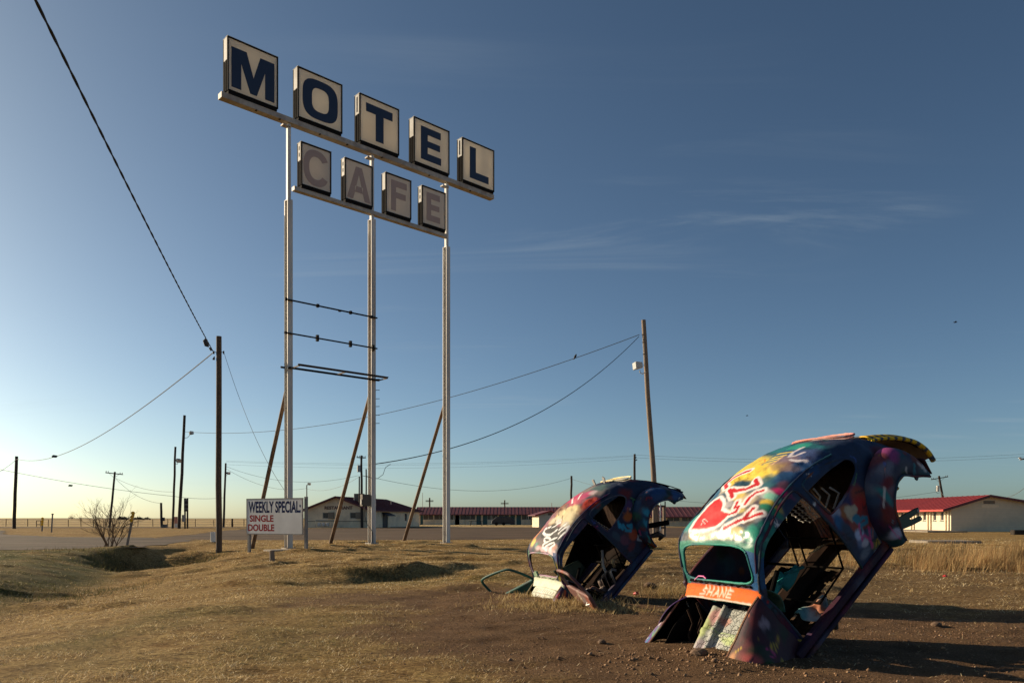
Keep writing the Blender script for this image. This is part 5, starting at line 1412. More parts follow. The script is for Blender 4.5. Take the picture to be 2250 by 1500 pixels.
def scrawl(c, P, n, rng, w0=.004, w1=.014, L0=.05, L1=.22, amt=.85, pal=None, ok=None):
    """quick hand-drawn tags and drips: looping lines over the skin"""
    pal = BRIGHT if pal is None else pal
    for _ in range(n):
        q = P[rng.integers(0, len(P))]; L = rng.uniform(L0, L1); m = int(rng.integers(4, 9))
        near_ = np.where(np.abs(P - q).sum(1) < L * 2.2)[0]
        if len(near_) < 8: continue
        if rng.random() < .3: pts = np.array([q, q + np.array((.7, 0, -.7)) * L])        # a run of paint
        else: pts = P[near_[rng.integers(0, len(near_), m)]]; pts = q + (pts - q) * .6
        ds = np.full(len(near_), 9.0); X = P[near_]
        if len(pts) > 2:                                                   # round the corners
            for _k in range(2): pts = np.concatenate([pts[:1], np.stack([pts[:-1] * .75 + pts[1:] * .25, pts[:-1] * .25 + pts[1:] * .75], 1).reshape(-1, 3), pts[-1:]])
        for a, b_ in zip(pts[:-1], pts[1:]):
            ab = b_ - a; t = np.clip(((X - a) @ ab) / max(1e-9, ab @ ab), 0, 1); ds = np.minimum(ds, np.linalg.norm(X - a - t[:, None] * ab, axis=1))
        w = rng.uniform(w0, w1); a = sstep(w * 1.25, w * .7, ds) * amt
        if ok is not None: a = a * ok[near_]
        c[near_] = c[near_] * (1 - a[:, None]) + np.array(pal[rng.integers(0, len(pal))]) * a[:, None]
    return c
def stroke(c, U, pts, w, col, soft=.35, ok=None, nz=None, close=False, fill=False, amt=1.0):
    """a sprayed line through pts in the plane U of the panel"""
    if fill: d = -poly_sd(U[:, 0], U[:, 1], pts)
    else: d = seg_dist(U[:, 0], U[:, 1], pts, close)[0] - w
    if nz is not None: d = d + nz
    a = sstep(soft * max(w, .012), -soft * max(w, .012), d) * amt
    if ok is not None: a = a * ok
    return c * (1 - a[:, None]) + np.array(col) * a[:, None]

SVALS = np.concatenate([np.linspace(.615, .72, 12, endpoint=False), np.linspace(.72, .96, 46, endpoint=False), np.linspace(.96, 3.08, 178)])
VV = np.linspace(-1, 1, 259)
def build_shell(car, rng, engine=True, paintf=None, dents=()):
    S, Vp = np.meshgrid(SVALS, VV, indexing='ij')
    Q = shell_pt(S.ravel(), Vp.ravel())              # s, t, h
    s, t, h = Q[:, 0], Q[:, 1], Q[:, 2]
    ns, nv = S.shape
    ii = np.arange(ns * nv).reshape(ns, nv)
    F = np.stack([ii[:-1, :-1], ii[1:, :-1], ii[1:, 1:], ii[:-1, 1:]], -1).reshape(-1, 4)
    C = Q[F].mean(1); vc = Vp.ravel()[F].mean(1)
    side = np.abs(vc) > .40
    cut = (side & in_poly(C[:, 0], C[:, 2], DOOR)) | (side & in_poly(C[:, 0], C[:, 2], QUARTER)) | (side & in_poly(C[:, 0], C[:, 2], ARCH))
    top = np.abs(vc) < .62
    cut |= top & in_poly(C[:, 0], C[:, 1], SCREEN) & (C[:, 2] > .9)
    cut |= top & in_poly(C[:, 0], C[:, 1], REAR) & (C[:, 2] > .9)
    if engine: cut |= (np.abs(vc) < .72) & in_poly(C[:, 0], C[:, 1], ENGINE) & (C[:, 0] > 2.70)
    cut |= (C[:, 0] > 2.4) & (C[:, 2] < .42)
    F = F[~cut][:, ::-1]
    # knocks
    P = np.stack([-s, t, h], 1)
    dz = .016 * (fbm(s * 3.1, t * 3.1, h * 3.1, seed=int(rng.integers(1, 50)), oct=3) - .5) * 2 + .005 * (fbm(s * 11, t * 11, h * 11, seed=7, oct=3) - .5) * 2
    dz = dz - .012 * sstep(.62, .80, fbm(s * 4.2, t * 4.2, h * 4.2, seed=19, oct=3))
    for (a, b_, r, dd) in dents: dz = dz - dd * np.exp(-((s - a) ** 2 + (t - b_) ** 2) / r ** 2) * (h > .9)
    nrm = np.stack([np.zeros_like(s), t / .64, np.maximum(h - .75, 0) / .6], 1); nrm /= np.maximum(np.linalg.norm(nrm, axis=1), 1e-6)[:, None]
    P = P + nrm * dz[:, None]
    used = np.unique(F); remap = np.full(len(P), -1); remap[used] = np.arange(len(used))
    col = paintf(P, s, t, h, Vp.ravel(), rng)
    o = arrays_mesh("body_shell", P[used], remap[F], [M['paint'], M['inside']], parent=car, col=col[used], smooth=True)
    md = o.modifiers.new("sheet", 'SOLIDIFY'); md.thickness = .012; md.offset = -1; md.material_offset = 1; md.material_offset_rim = 0
    return o
def on_side(s, h, sign):
    """the shell's half-width where a side view shows (s, h)"""
    u = np.linspace(0, .66, 300)
    out = []
    for a, b in zip(s, h):
        q = shell_pt(np.full(300, a), 1 - u)
        out.append((-a, sign * float(np.interp(b, q[:, 2], q[:, 1])), b))
    return out
def on_top(s, t):
    u = np.linspace(.30, 1, 400)
    out = []
    for a, b in zip(s, t):
        q = shell_pt(np.full(400, a), 1 - u); k = np.argsort(q[:, 1])
        out.append((-a, b, float(np.interp(abs(b), q[k, 1], q[k, 2]))))
    return out
def vcol_mesh(o, rng, base, pal, n, r0, r1, extra=None):
    me = o.data; P = np.array([v.co[:] for v in me.vertices])
    c = spray(P, base, pal, n, r0, r1, rng)
    if extra: c = extra(c, P)
    add_color(me, "Col", c); return o
def ring(car, name, pts, r, rng, base, pal, closed=True):
    o = MB().tube(pts, [r * rng.uniform(.55, 1.0) for _ in pts], 7, closed=closed).build(name, M['paint'], car, smooth=True, local=True)
    return vcol_mesh(o, rng, base, pal, 14, .08, .3)
def fender(car, name, sc, hc, a0, a1, Rf, rf, sign, tin, tout, rng, base, pal, n=40, extra=None, lip=True, crush=0.0, tf=None):
    """a wing: a bowed sheet from the body seam out over the wheel and down to its lip.  angles from the nose end"""
    na, npf = 64, 26
    A = np.linspace(a0, a1, na); Pp = np.linspace(0, 1, npf)
    V = []
    for a in A:
        R, r = Rf(a), rf(a)
        ti, to = tin(a), (tout if tf is None else tf(a))
        for p in Pp:
            q = p * math.pi / 2
            t = ti + (to - ti) * math.sin(q) ** .85
            rad = r + (R - r) * max(0.0, math.cos(q)) ** .62
            ss, hh = sc - rad * math.cos(a), hc + rad * math.sin(a)
            V.append((-ss, sign * t, hh))
        # the lip turned in
    V = np.array(V)
    if crush:
        V[:, 1] += sign * crush * (fbm(V[:, 0] * 4, V[:, 2] * 4, seed=int(rng.integers(1, 60)), oct=3) - .5)
        V[:, 2] += crush * .6 * (fbm(V[:, 0] * 3.3, V[:, 1] * 3.3, seed=int(rng.integers(1, 60)), oct=3) - .5)
    ii = np.arange(na * npf).reshape(na, npf)
    F = np.stack([ii[:-1, :-1], ii[1:, :-1], ii[1:, 1:], ii[:-1, 1:]], -1).reshape(-1, 4)
    if sign > 0: F = F[:, ::-1]
    c = spray(V, base, pal, n, .06, .26, rng)
    if extra: c = extra(c, V)
    c = scrawl(c, V, 18, rng, amt=.6)
    o = arrays_mesh(name, V, F, [M['paint'], M['inside']], parent=car, col=c, smooth=True)
    md = o.modifiers.new("sheet", 'SOLIDIFY'); md.thickness = .011; md.offset = -1; md.material_offset = 1; md.material_offset_rim = 0
    if lip:
        pts = [tuple(V[i * npf + npf - 1]) for i in range(na)]
        l = MB().tube(pts, .011, 6).build("fender_lip", M['paint'], o, smooth=True, local=True); vcol_mesh(l, rng, base, pal, 8, .1, .3)
    return o
def panel_grid(car, name, fn, nu, nv, mat, rng, base, pal, n=30, r0=.05, r1=.2, extra=None, thick=.01, back='inside'):
    """a sheet given by fn(u, v) -> (s, t, h)"""
    U, W_ = np.meshgrid(np.linspace(0, 1, nu), np.linspace(0, 1, nv), indexing='ij')
    Q = np.array([fn(u, w) for u, w in zip(U.ravel(), W_.ravel())]); V = np.stack([-Q[:, 0], Q[:, 1], Q[:, 2]], 1)
    ii = np.arange(nu * nv).reshape(nu, nv)
    F = np.stack([ii[:-1, :-1], ii[1:, :-1], ii[1:, 1:], ii[:-1, 1:]], -1).reshape(-1, 4)
    e1, e2 = V[F[:, 1]] - V[F[:, 0]], V[F[:, 3]] - V[F[:, 0]]
    if np.cross(e1, e2).sum(0) @ np.array((0, .5, 1.0)) < 0: F = F[:, ::-1]
    c = spray(V, base, pal, n, r0, r1, rng)
    if extra: c = extra(c, V, U.ravel(), W_.ravel())
    o = arrays_mesh(name, V, F, [M[mat], M[back]], parent=car, col=c, smooth=True)
    md = o.modifiers.new("sheet", 'SOLIDIFY'); md.thickness = thick; md.offset = -1; md.material_offset = 1; md.material_offset_rim = 0
    return o
def L3(*p): return [(-s, t, h) for s, t, h in p]

def common_car(car, rng, near):
    pal = PAL_DARK
    for sg in (1, -1):
        d = on_side(*zip(*DOOR), sg); ring(car, "door_frame", d, .015, rng, (.03, .05, .07), [(.015, .06, .055), (.07, .015, .03), (.03, .03, .045), (.08, .09, .11)] if near else [(.02, .03, .05), (.05, .02, .06), (.10, .01, .06)])
        d = on_side(*zip(*QUARTER), sg); ring(car, "quarter_window_frame", d, .013, rng, (.03, .05, .08), pal if near else [(.10, .10, .13), (.05, .03, .08)])
        # sill: a ridged box beam with the running-board strip
        for k, (t0, t1, h0, h1) in enumerate(((.575, .655, .312, .392), (.615, .672, .268, .306))):
            a = MB().bar((-.58, sg * (t0 + t1) / 2, (h0 + h1) / 2), (-1.98, sg * (t0 + t1) / 2, (h0 + h1) / 2 + .02), h1 - h0, t1 - t0, UP)
            if k == 0: so = a.build("sill", M['paint'], car, local=True, bevel=.012); tgt = so
            else: so = a.build("sill_ridge", M['paint'], tgt, local=True, bevel=.008)
            bm = bmesh.new(); bm.from_mesh(so.data); bmesh.ops.subdivide_edges(bm, edges=[e for e in bm.edges if e.calc_length() > .5], cuts=24, use_grid_fill=True); bm.to_mesh(so.data); bm.free()
            vcol_mesh(so, rng, (.025, .014, .03), [(.08, .012, .04), (.16, .045, .03), (.015, .015, .05), (.10, .11, .16), (.04, .008, .02), (.01, .01, .02)] if near else [(.02, .03, .09), (.02, .06, .12), (.04, .02, .06)], 20, .08, .25)
    b = superell(.835, 0, .085, .475, 5.0, n=96, lean=-.045); ring(car, "windscreen_frame", on_top(*zip(*b)), .014, rng, (.02, .22, .17) if near else (.35, .22, .30), [(.02, .25, .19), (.02, .12, .14)] if near else [(.05, .18, .13), (.4, .25, .33)])
    ring(car, "rear_window_frame", [(x - .006, y, z + .008 + .03 * sstep(2.46, 2.66, -x) * 1.5) for x, y, z in on_top(*zip(*REAR))], .014, rng, (.62, .25, .20) if near else (.72, .62, .34), [(.6, .3, .25), (.5, .2, .18)] if near else [(.7, .6, .35), (.75, .68, .4)])
    rp = lambda u, w: (lambda q: (-q[0], q[1], q[2] - .016 + .045 * float(sstep(2.46, 2.66, -q[0]))))(on_top([2.55 + .125 * (2 * w - 1)], [.34 * (2 * u - 1) * (1 - abs(2 * w - 1) ** 3) ** .45])[0])
    def xrw(c, P, U, W_):
        if near: return c
        k = sstep(.42, .36, U + .05 * np.sin(W_ * 9)); return c * (1 - k[:, None]) + np.array((.74, .46, .01)) * k[:, None]
    panel_grid(car, "rear_window_board", rp, 30, 14, 'paint', rng, (.52, .44, .36) if near else (.62, .58, .46), [(.55, .30, .26), (.5, .44, .38)] if near else [(.40, .46, .40), (.66, .62, .5)], 10, extra=xrw, thick=.006)
    # raised rain gutter above each door
    for sg in (1, -1):
        g = on_side(np.linspace(.80, 2.15, 40), curve1(np.linspace(.80, 2.15, 40), [(.8, 1.12), (.95, 1.315), (1.05, 1.35), (1.3, 1.392), (1.6, 1.405), (1.9, 1.37), (2.15, 1.29)]), sg)
        ring(car, "rain_gutter", g, .012, rng, (.04, .05, .09), pal if near else [(.12, .01, .07), (.05, .02, .08), (.03, .05, .1)], closed=False)
    # dark innards: rear bulkhead, parcel tray, tunnel, broken floor, dashboard
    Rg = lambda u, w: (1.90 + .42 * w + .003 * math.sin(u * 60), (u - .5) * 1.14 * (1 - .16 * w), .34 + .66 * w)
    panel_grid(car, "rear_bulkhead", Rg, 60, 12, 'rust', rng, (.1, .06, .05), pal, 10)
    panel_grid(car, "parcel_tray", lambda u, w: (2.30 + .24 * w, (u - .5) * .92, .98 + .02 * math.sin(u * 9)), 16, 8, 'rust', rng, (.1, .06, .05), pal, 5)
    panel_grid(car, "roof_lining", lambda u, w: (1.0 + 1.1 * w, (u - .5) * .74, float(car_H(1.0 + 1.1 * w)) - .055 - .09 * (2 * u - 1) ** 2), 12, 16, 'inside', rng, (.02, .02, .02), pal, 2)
    def flo(u, w):
        return (.62 + 1.05 * w, -.54 + 1.08 * u, .29 + .012 * math.sin(u * 50))
    f = panel_grid(car, "floor_pan", flo, 44, 44, 'rust', rng, (.06, .04, .03), pal, 8)
    bm = bmesh.new(); bm.from_mesh(f.data); bm.faces.ensure_lookup_table()
    kill = []
    for fc in bm.faces:
        c_ = fc.calc_center_median(); a = float(fbm(np.array([c_.x * 3.3]), np.array([c_.y * 3.3]), seed=13 if near else 17)[0])
        if near and c_.y > .12 and -c_.x > 1.0 and a + .30 * sstep(.1, .4, c_.y) * sstep(1.0, 1.2, -c_.x) > .62: kill.append(fc)
        if not near and a > .72: kill.append(fc)
    bmesh.ops.delete(bm, geom=kill, context='FACES'); bm.to_mesh(f.data); bm.free()
    MB().tube(L3((.5, 0, .33), (1.2, 0, .36), (2.0, 0, .36)), .10, 8).build("tunnel", M['rust'], car, local=True, smooth=True)
    dash = panel_grid(car, "dashboard", lambda u, w: (.80 + .05 * math.sin(w * 3.1) , (u - .5) * 1.06, .66 + .25 * w), 24, 8, 'paint', rng, (.015, .13, .13) if near else (.1, .08, .08), [(.02, .16, .16), (.01, .07, .08), (.1, .12, .05)] if near else PAL_DARK, 12)
    MB().tube(L3((.62, .30, .55), (1.12, .30, .83)), .022, 8).build("steering_column", M['inside'], car, local=True)
    # seat frame with zigzag springs, rear bench
    sf = MB()
    for sg in (.06, .50): sf.tube(L3((1.15, sg, .42), (1.55, sg, .46), (1.72, sg, .92), (1.70, sg, 1.02)), .010, 7)
    for (s_, h_) in ((1.15, .42), (1.55, .46), (1.72, 1.22), (1.60, .78)): sf.tube(L3((s_, .0, h_), (s_, .50, h_)), .009, 7)
    seat = sf.build("seat_frame", M['inside'], car, local=True, smooth=True)
    zz = MB()
    for k in range(5):
        t_ = -.10 + .09 * k; pts = []
        for i in range(60):
            f_ = i / 59; pts.append((-(1.90 - .13 * f_), t_ + .022 * math.sin(f_ * 60), .70 + .46 * f_))
        zz.tube(pts, .005, 5)
    zz.build("seat_spring", M['spring'], seat, local=True, smooth=True)
    seat2 = MB()
    for sg in (-.50, -.06): seat2.tube(L3((1.15, sg, .42), (1.55, sg, .46), (1.72, sg, .92), (1.70, sg, 1.02)), .010, 7)
    for (s_, h_) in ((1.15, .42), (1.55, .46), (1.71, 1.0)): seat2.tube(L3((s_, -.50, h_), (s_, -.06, h_)), .014, 7)
    seat2.build("seat_frame", M['inside'], car, local=True, smooth=True)
    # engine-bay edges and apron
    panel_grid(car, "rear_apron", lambda u, w: (3.06 - .05 * abs(2 * u - 1) ** 2 - .02 * w, (u - .5) * .92, .50 - .17 * w), 20, 6, 'paint', rng, (.08, .03, .04), PAL_DARK, 8)
def wheelwell(a): return .36

def edge_shape(k0, k1):
    return lambda a: k0 + (k1 - k0) * a
def front_quarter(car, name, sg, rng, base, pal, hf, tf, s0=.70, s1=-.12, tout=.76, extra=None, n=40, out=lambda s: 0.0):
    """hood-side flange, crown of the front wing and its wheel-arch lip as one pressed sheet"""
    nu, nv = 40, 26; V = []
    for i in range(nu):
        s = s0 + (s1 - s0) * i / (nu - 1)
        hl = .36 + (math.sqrt(max(.0, .38 ** 2 - s * s)) * sstep(.40, .30, abs(s)) if abs(s) < .38 else 0)
        to = .60 + (tout - .60) * float(sstep(.72, .25, s))
        for j in range(nv):
            q = j / (nv - 1) * math.pi / 2
            t = tf(s) + (to + out(s) - tf(s)) * math.sin(q) ** .9; h = hl + (hf(s) - hl) * max(0, math.cos(q)) ** .6
            V.append((-s, sg * t, h))
    V = np.array(V)
    V[:, 1] += .022 * (fbm(V[:, 0] * 5, V[:, 2] * 5, seed=int(rng.integers(1, 60)), oct=3) - .5)
    ii = np.arange(nu * nv).reshape(nu, nv)
    F = np.stack([ii[:-1, :-1], ii[1:, :-1], ii[1:, 1:], ii[:-1, 1:]], -1).reshape(-1, 4)
    if sg < 0: F = F[:, ::-1]
    c = spray(V, base, pal, n, .05, .22, rng)
    if extra: c = extra(c, V)
    c = scrawl(c, V, 16, rng, amt=.65)
    o = arrays_mesh(name, V, F, [M['paint'], M['inside']], parent=car, col=c, smooth=True)
    md = o.modifiers.new("sheet", 'SOLIDIFY'); md.thickness = .011; md.offset = -1; md.material_offset = 1; md.material_offset_rim = 0
    fl = MB().tube([tuple(V[i * nv]) for i in range(nu)], .010, 6).build("fender_flange", M['paint'], o, smooth=True, local=True)
    vcol_mesh(fl, rng, (.30, .15, .09), [(.4, .2, .1), (.15, .06, .05), (.3, .25, .15)], 10, .05, .2)
    return o

def blob(c, s, x, cs, cx, rs, rx, col, nz, amt=1.0, ok=None, hard=.45):
    d = np.sqrt(((s - cs) / rs) ** 2 + ((x - cx) / rx) ** 2) + nz
    a = sstep(1.0, hard, d) * amt
    if ok is not None: a = a * ok
    return c * (1 - a[:, None]) + np.array(col) * a[:, None]
RED, WHT, YEL, NAVY, TEAL = (.46, .012, .018), (.74, .68, .66), (.72, .50, .055), (.018, .05, .12), (.02, .22, .18)

def paint_near(P, s, t, h, v, rng):
    c = spray(P, (.02, .035, .075), PAL_DARK, 150, .06, .24, rng)
    nz = (fbm(s * 9, t * 9, h * 9, seed=31, oct=4) - .5) * .95
    nl = (fbm(s * 26, t * 26, h * 26, seed=33, oct=3) - .5) * .018
    top = sstep(.60, .52, np.abs(v)) * (v > -.9)
    B = lambda cs, ct, rs, rt, col, amt=1.0: blob(c, s, t, cs, ct, rs, rt, col, nz, amt, top)
    # underlying colour fields on the roof; pale header blobs paint in the sun's sparkle
    for cs, ct, rs, rt, col, amt in (
        (1.30, .05, .55, .60, (.10, .13, .15), .8), (1.45, -.33, .30, .22, (.03, .10, .17), 1), (1.15, -.42, .22, .16, (.03, .22, .20), 1),
        (1.75, -.15, .34, .30, YEL, 1), (1.92, -.28, .25, .25, (.62, .48, .08), 1), (1.62, .02, .20, .16, (.70, .50, .07), 1), (1.72, .20, .17, .15, (.80, .58, .08), 1),
        (1.56, -.03, .09, .16, (.02, .06, .09), 1), (1.44, -.05, .07, .20, (.02, .07, .10), .9), (1.40, .06, .08, .14, (.62, .46, .12), .9), (1.35, .22, .12, .14, (.50, .40, .26), .9),
        (1.60, .30, .14, .14, (.03, .12, .15), .9), (1.68, .40, .16, .14, (.012, .05, .13), 1), (1.82, .42, .20, .13, (.02, .07, .18), 1), (1.58, .44, .10, .08, (.10, .04, .07), .9),
        (2.20, .0, .20, .45, (.02, .15, .17), 1), (2.22, .1, .12, .16, (.03, .28, .20), .9), (2.04, .25, .17, .28, (.05, .08, .19), 1), (1.92, .20, .10, .18, (.22, .15, .17), .8), (1.80, .28, .09, .2, (.24, .15, .11), .7),
        (1.52, .45, .06, .10, (.55, .03, .14), 1), (1.45, .38, .07, .09, (.50, .48, .46), .9), (1.43, .44, .06, .10, (.22, .50, .38), 1), (1.36, .44, .05, .11, (.66, .46, .07), 1), (1.31, .47, .05, .10, (.03, .22, .13), 1),
        (1.22, .40, .08, .12, (.10, .13, .12), .9), (1.17, .46, .06, .07, (.22, .23, .25), .9), (1.12, .38, .06, .10, (.10, .07, .05), .8), (1.23, .20, .06, .16, (.55, .42, .12), .8), (1.30, .0, .06, .09, (.38, .36, .37), .9), (1.13, .05, .05, .22, (.025, .10, .16), .95),
        (1.02, .28, .07, .16, (.50, .40, .12), .8), (.985, -.05, .05, .42, (.50, .42, .30), .75), (.985, .12, .035, .2, (.78, .74, .68), .9), (.99, -.30, .06, .12, (.55, .40, .12), .7), (.97, .1, .02, .36, (.25, .42, .22), .7), (1.02, .50, .11, .14, (.02, .24, .17), 1), (1.13, .55, .08, .08, (.02, .2, .15), 1),
        (1.35, -.42, .2, .09, (.03, .09, .18), .9), (1.5, -.24, .10, .09, (.5, .42, .3), .7)):
        c = B(cs, ct, rs, rt, col, amt)
    U = np.stack([s, t], 1)
    S = lambda pts, w, col, soft=.3, fill=False: stroke(c, U, pts, w, col, soft, top, nl, fill=fill)
    # blue boxes of an old word along the crown
    for a, b_ in ((1.90, .03), (1.955, .045), (2.02, .03), (2.10, .03)):
        c = S([(a - .02, b_ - .05), (a + .015, b_ + .07)], .030, (.02, .075, .17), .5)
    for a in (1.875, 1.93, 1.985, 2.06): c = S([(a, -.02), (a + .03, .13)], .014, (.66, .52, .09), .5)
    c = S([(1.84, .13), (1.94, .135), (2.0, .12)], .012, (.55, .36, .2), .6)
    def outlined(pts, w, fill=False):
        nonlocal c
        if fill: c = stroke(c, U, pts, .0, WHT, 1.2, top, nl - .034, fill=True); c = S(pts, 0, RED, .7, True)
        else: c = S(pts, w + .026, WHT, .22); c = S(pts, w, RED, .22)
    HEART = [(1.044, -.372), (1.121, -.372), (1.208, -.34), (1.294, -.303), (1.363, -.262), (1.382, -.197), (1.337, -.115), (1.285, -.066), (1.233, -.053), (1.212, .02), (1.19, .103), (1.139, .087), (1.095, .046), (1.061, -.013), (1.055, -.113), (1.046, -.255)]
    A = [(1.777, -.131), (1.765, -.22), (1.691, -.30), (1.604, -.329), (1.527, -.227)]
    Bq = [(1.604, .124), (1.544, .20), (1.527, .148), (1.484, .084), (1.466, -.02), (1.484, -.132), (1.389, -.012)]
    Cq = [(1.484, .31), (1.449, .251), (1.38, .22), (1.302, .231)]
    Dq = [(1.328, .109), (1.259, .127), (1.277, .167), (1.208, .177), (1.182, .112)]
    Eq = [(1.035, .138), (1.095, .238), (1.147, .319), (1.268, .353)]
    Fq_ = [(1.147, .344), (1.233, .455)]
    for p_, w in ((A, .022), (Bq, .021), (Cq, .016), (Dq, .015), (Eq, .017), (Fq_, .018)): c = S(p_, w + .028, WHT, .22)
    c = stroke(c, U, HEART, .0, WHT, 1.2, top, nl - .036, fill=True)
    for p_, w in ((A, .022), (Bq, .021), (Cq, .016), (Dq, .015), (Eq, .017), (Fq_, .018)): c = S(p_, w, RED, .22)
    c = S(HEART, 0, (.50, .014, .016), .7, True)
    W1 = [(2.191, .171), (2.079, .159), (1.984, .207), (2.001, .254), (2.079, .282)]; W2 = [(1.924, .271), (1.915, .348), (1.95, .413)]
    for p_ in (W1, W2): c = S(p_, .016, (.60, .55, .58), .5)
    # cowl: orange with white scratched letters over a pale peeling edge
    co = sstep(.735, .722, s) * (np.abs(t) < .53)
    oc = np.array((.62, .115, .010)); c = c * (1 - co[:, None]) + oc * co[:, None]
    pe = sstep(.634, .622, s + (fbm(s * 30, t * 14, seed=44) - .5) * .02) * (np.abs(t) < .56); c = c * (1 - pe[:, None]) + np.array((.55, .50, .42)) * pe[:, None]
    x0 = -.26
    for gl in ([[(.9, .9), (.2, 1), (0, .7), (.7, .45), (.8, .1), (0, 0)]], [[(0, 0), (.1, 1)], [(.8, 0), (.8, 1)], [(.05, .5), (.8, .5)]], [[(0, 0), (.5, 1), (.9, 0)], [(.2, .4), (.7, .4)]], [[(0, 0), (0, 1), (.8, 0), (.8, 1)]], [[(.8, 0), (0, 0), (0, 1), (.8, 1)], [(0, .5), (.6, .5)]]):
        for st in gl: c = stroke(c, U, [(.650 + .055 * b_ , x0 + .075 * a + .02 * b_) for a, b_ in st], .006, (.74, .58, .48), .6, co, None)
        x0 += .095
    for k in range(7): 
        a = -.2 + .06 * k; c = stroke(c, U, [(.722, a), (.706, a + .004)], .006, (.74, .62, .55), .6, co, None)
    # screen-side pillars: teal, then bright blue down the left one
    pil = (s > .70) & (s < .95) & (h > .98) & (np.abs(t) > .44)
    a = pil * sstep(.98, .9, s) * (t > 0); c = c * (1 - a[:, None]) + np.array((.012, .075, .20)) * a[:, None]
    a = pil * (t < 0) * 1.0; c = c * (1 - a[:, None]) + np.array((.015, .12, .11)) * a[:, None]
    # left flank
    L = ((t > .3) & (v > .40)).astype(float); UV = np.stack([s, h], 1)
    Q = lambda cs, ch, rs, rh, col, amt=1.0: blob(c, s, h, cs, ch, rs, rh, col, nz * .8, amt, L)
    for z in ((1.90, 1.0, .25, .14, (.03, .03, .10)), (2.03, .90, .12, .13, (.24, .05, .03)), (1.97, .83, .12, .12, (.33, .022, .018)), (1.93, .72, .12, .10, (.18, .03, .03)), (1.82, .90, .09, .08, (.30, .11, .04)),
              (1.73, .96, .06, .06, (.30, .33, .44)), (1.70, .88, .06, .10, (.02, .10, .24)), (1.72, .75, .06, .16, (.03, .05, .09)), (1.80, .74, .05, .10, (.25, .06, .05)), (1.78, .60, .09, .08, (.12, .16, .28)), (1.79, .655, .07, .06, (.40, .47, .66)), (1.80, .545, .06, .05, (.42, .42, .50)),
              (1.92, .56, .08, .08, (.08, .12, .20)), (1.95, .66, .06, .1, (.22, .04, .03)), (1.74, .48, .10, .05, (.12, .15, .20)), (1.88, .45, .08, .06, (.14, .14, .06)), (1.84, .39, .05, .04, (.3, .33, .42))):
        c = Q(*z)
    HC = [(1.803, .774), (1.794, .853), (1.812, .916), (1.846, .937), (1.880, .915), (1.898, .894), (1.935, .880), (1.932, .829), (1.872, .80)]
    c = stroke(c, UV, HC, 0, (.42, .37, .27), .9, L, nl, fill=True)
    HB = [(1.837, .796), (1.872, .802), (1.889, .77), (1.881, .735), (1.924, .735), (1.960, .705), (1.941, .665), (1.896, .683), (1.863, .70)]
    c = stroke(c, UV, HB, .018, (.03, .19, .30), .5, L, nl, close=True)
    c = stroke(c, UV, [(1.863, .70), (1.812, .64)], .014, (.05, .22, .32), .5, L, nl)
    c = scrawl(c, P, 95, rng, .004, .015, .06, .24, .72, ok=L * 1.0)
    c = scrawl(c, P, 40, rng, .003, .007, .04, .16, .8, ok=top * (s > .98))
    # teal edge all along the header, wrapping into the pillars
    he = sstep(.955, .94, s + .008 * nz) * (s > .9) * (h > 1.2) * top; c = c * (1 - he[:, None]) + np.array((.012, .17, .12)) * he[:, None]
    gl = .22 + .75 * np.exp(-((s - 1.0) / .06) ** 2) * top * sstep(.35, .55, fbm(s * 20, t * 20, seed=91)) + .15 * top
    gl = np.where(s < .74, .0, gl)
    return np.concatenate([c, np.clip(gl, 0, 1)[:, None]], 1)

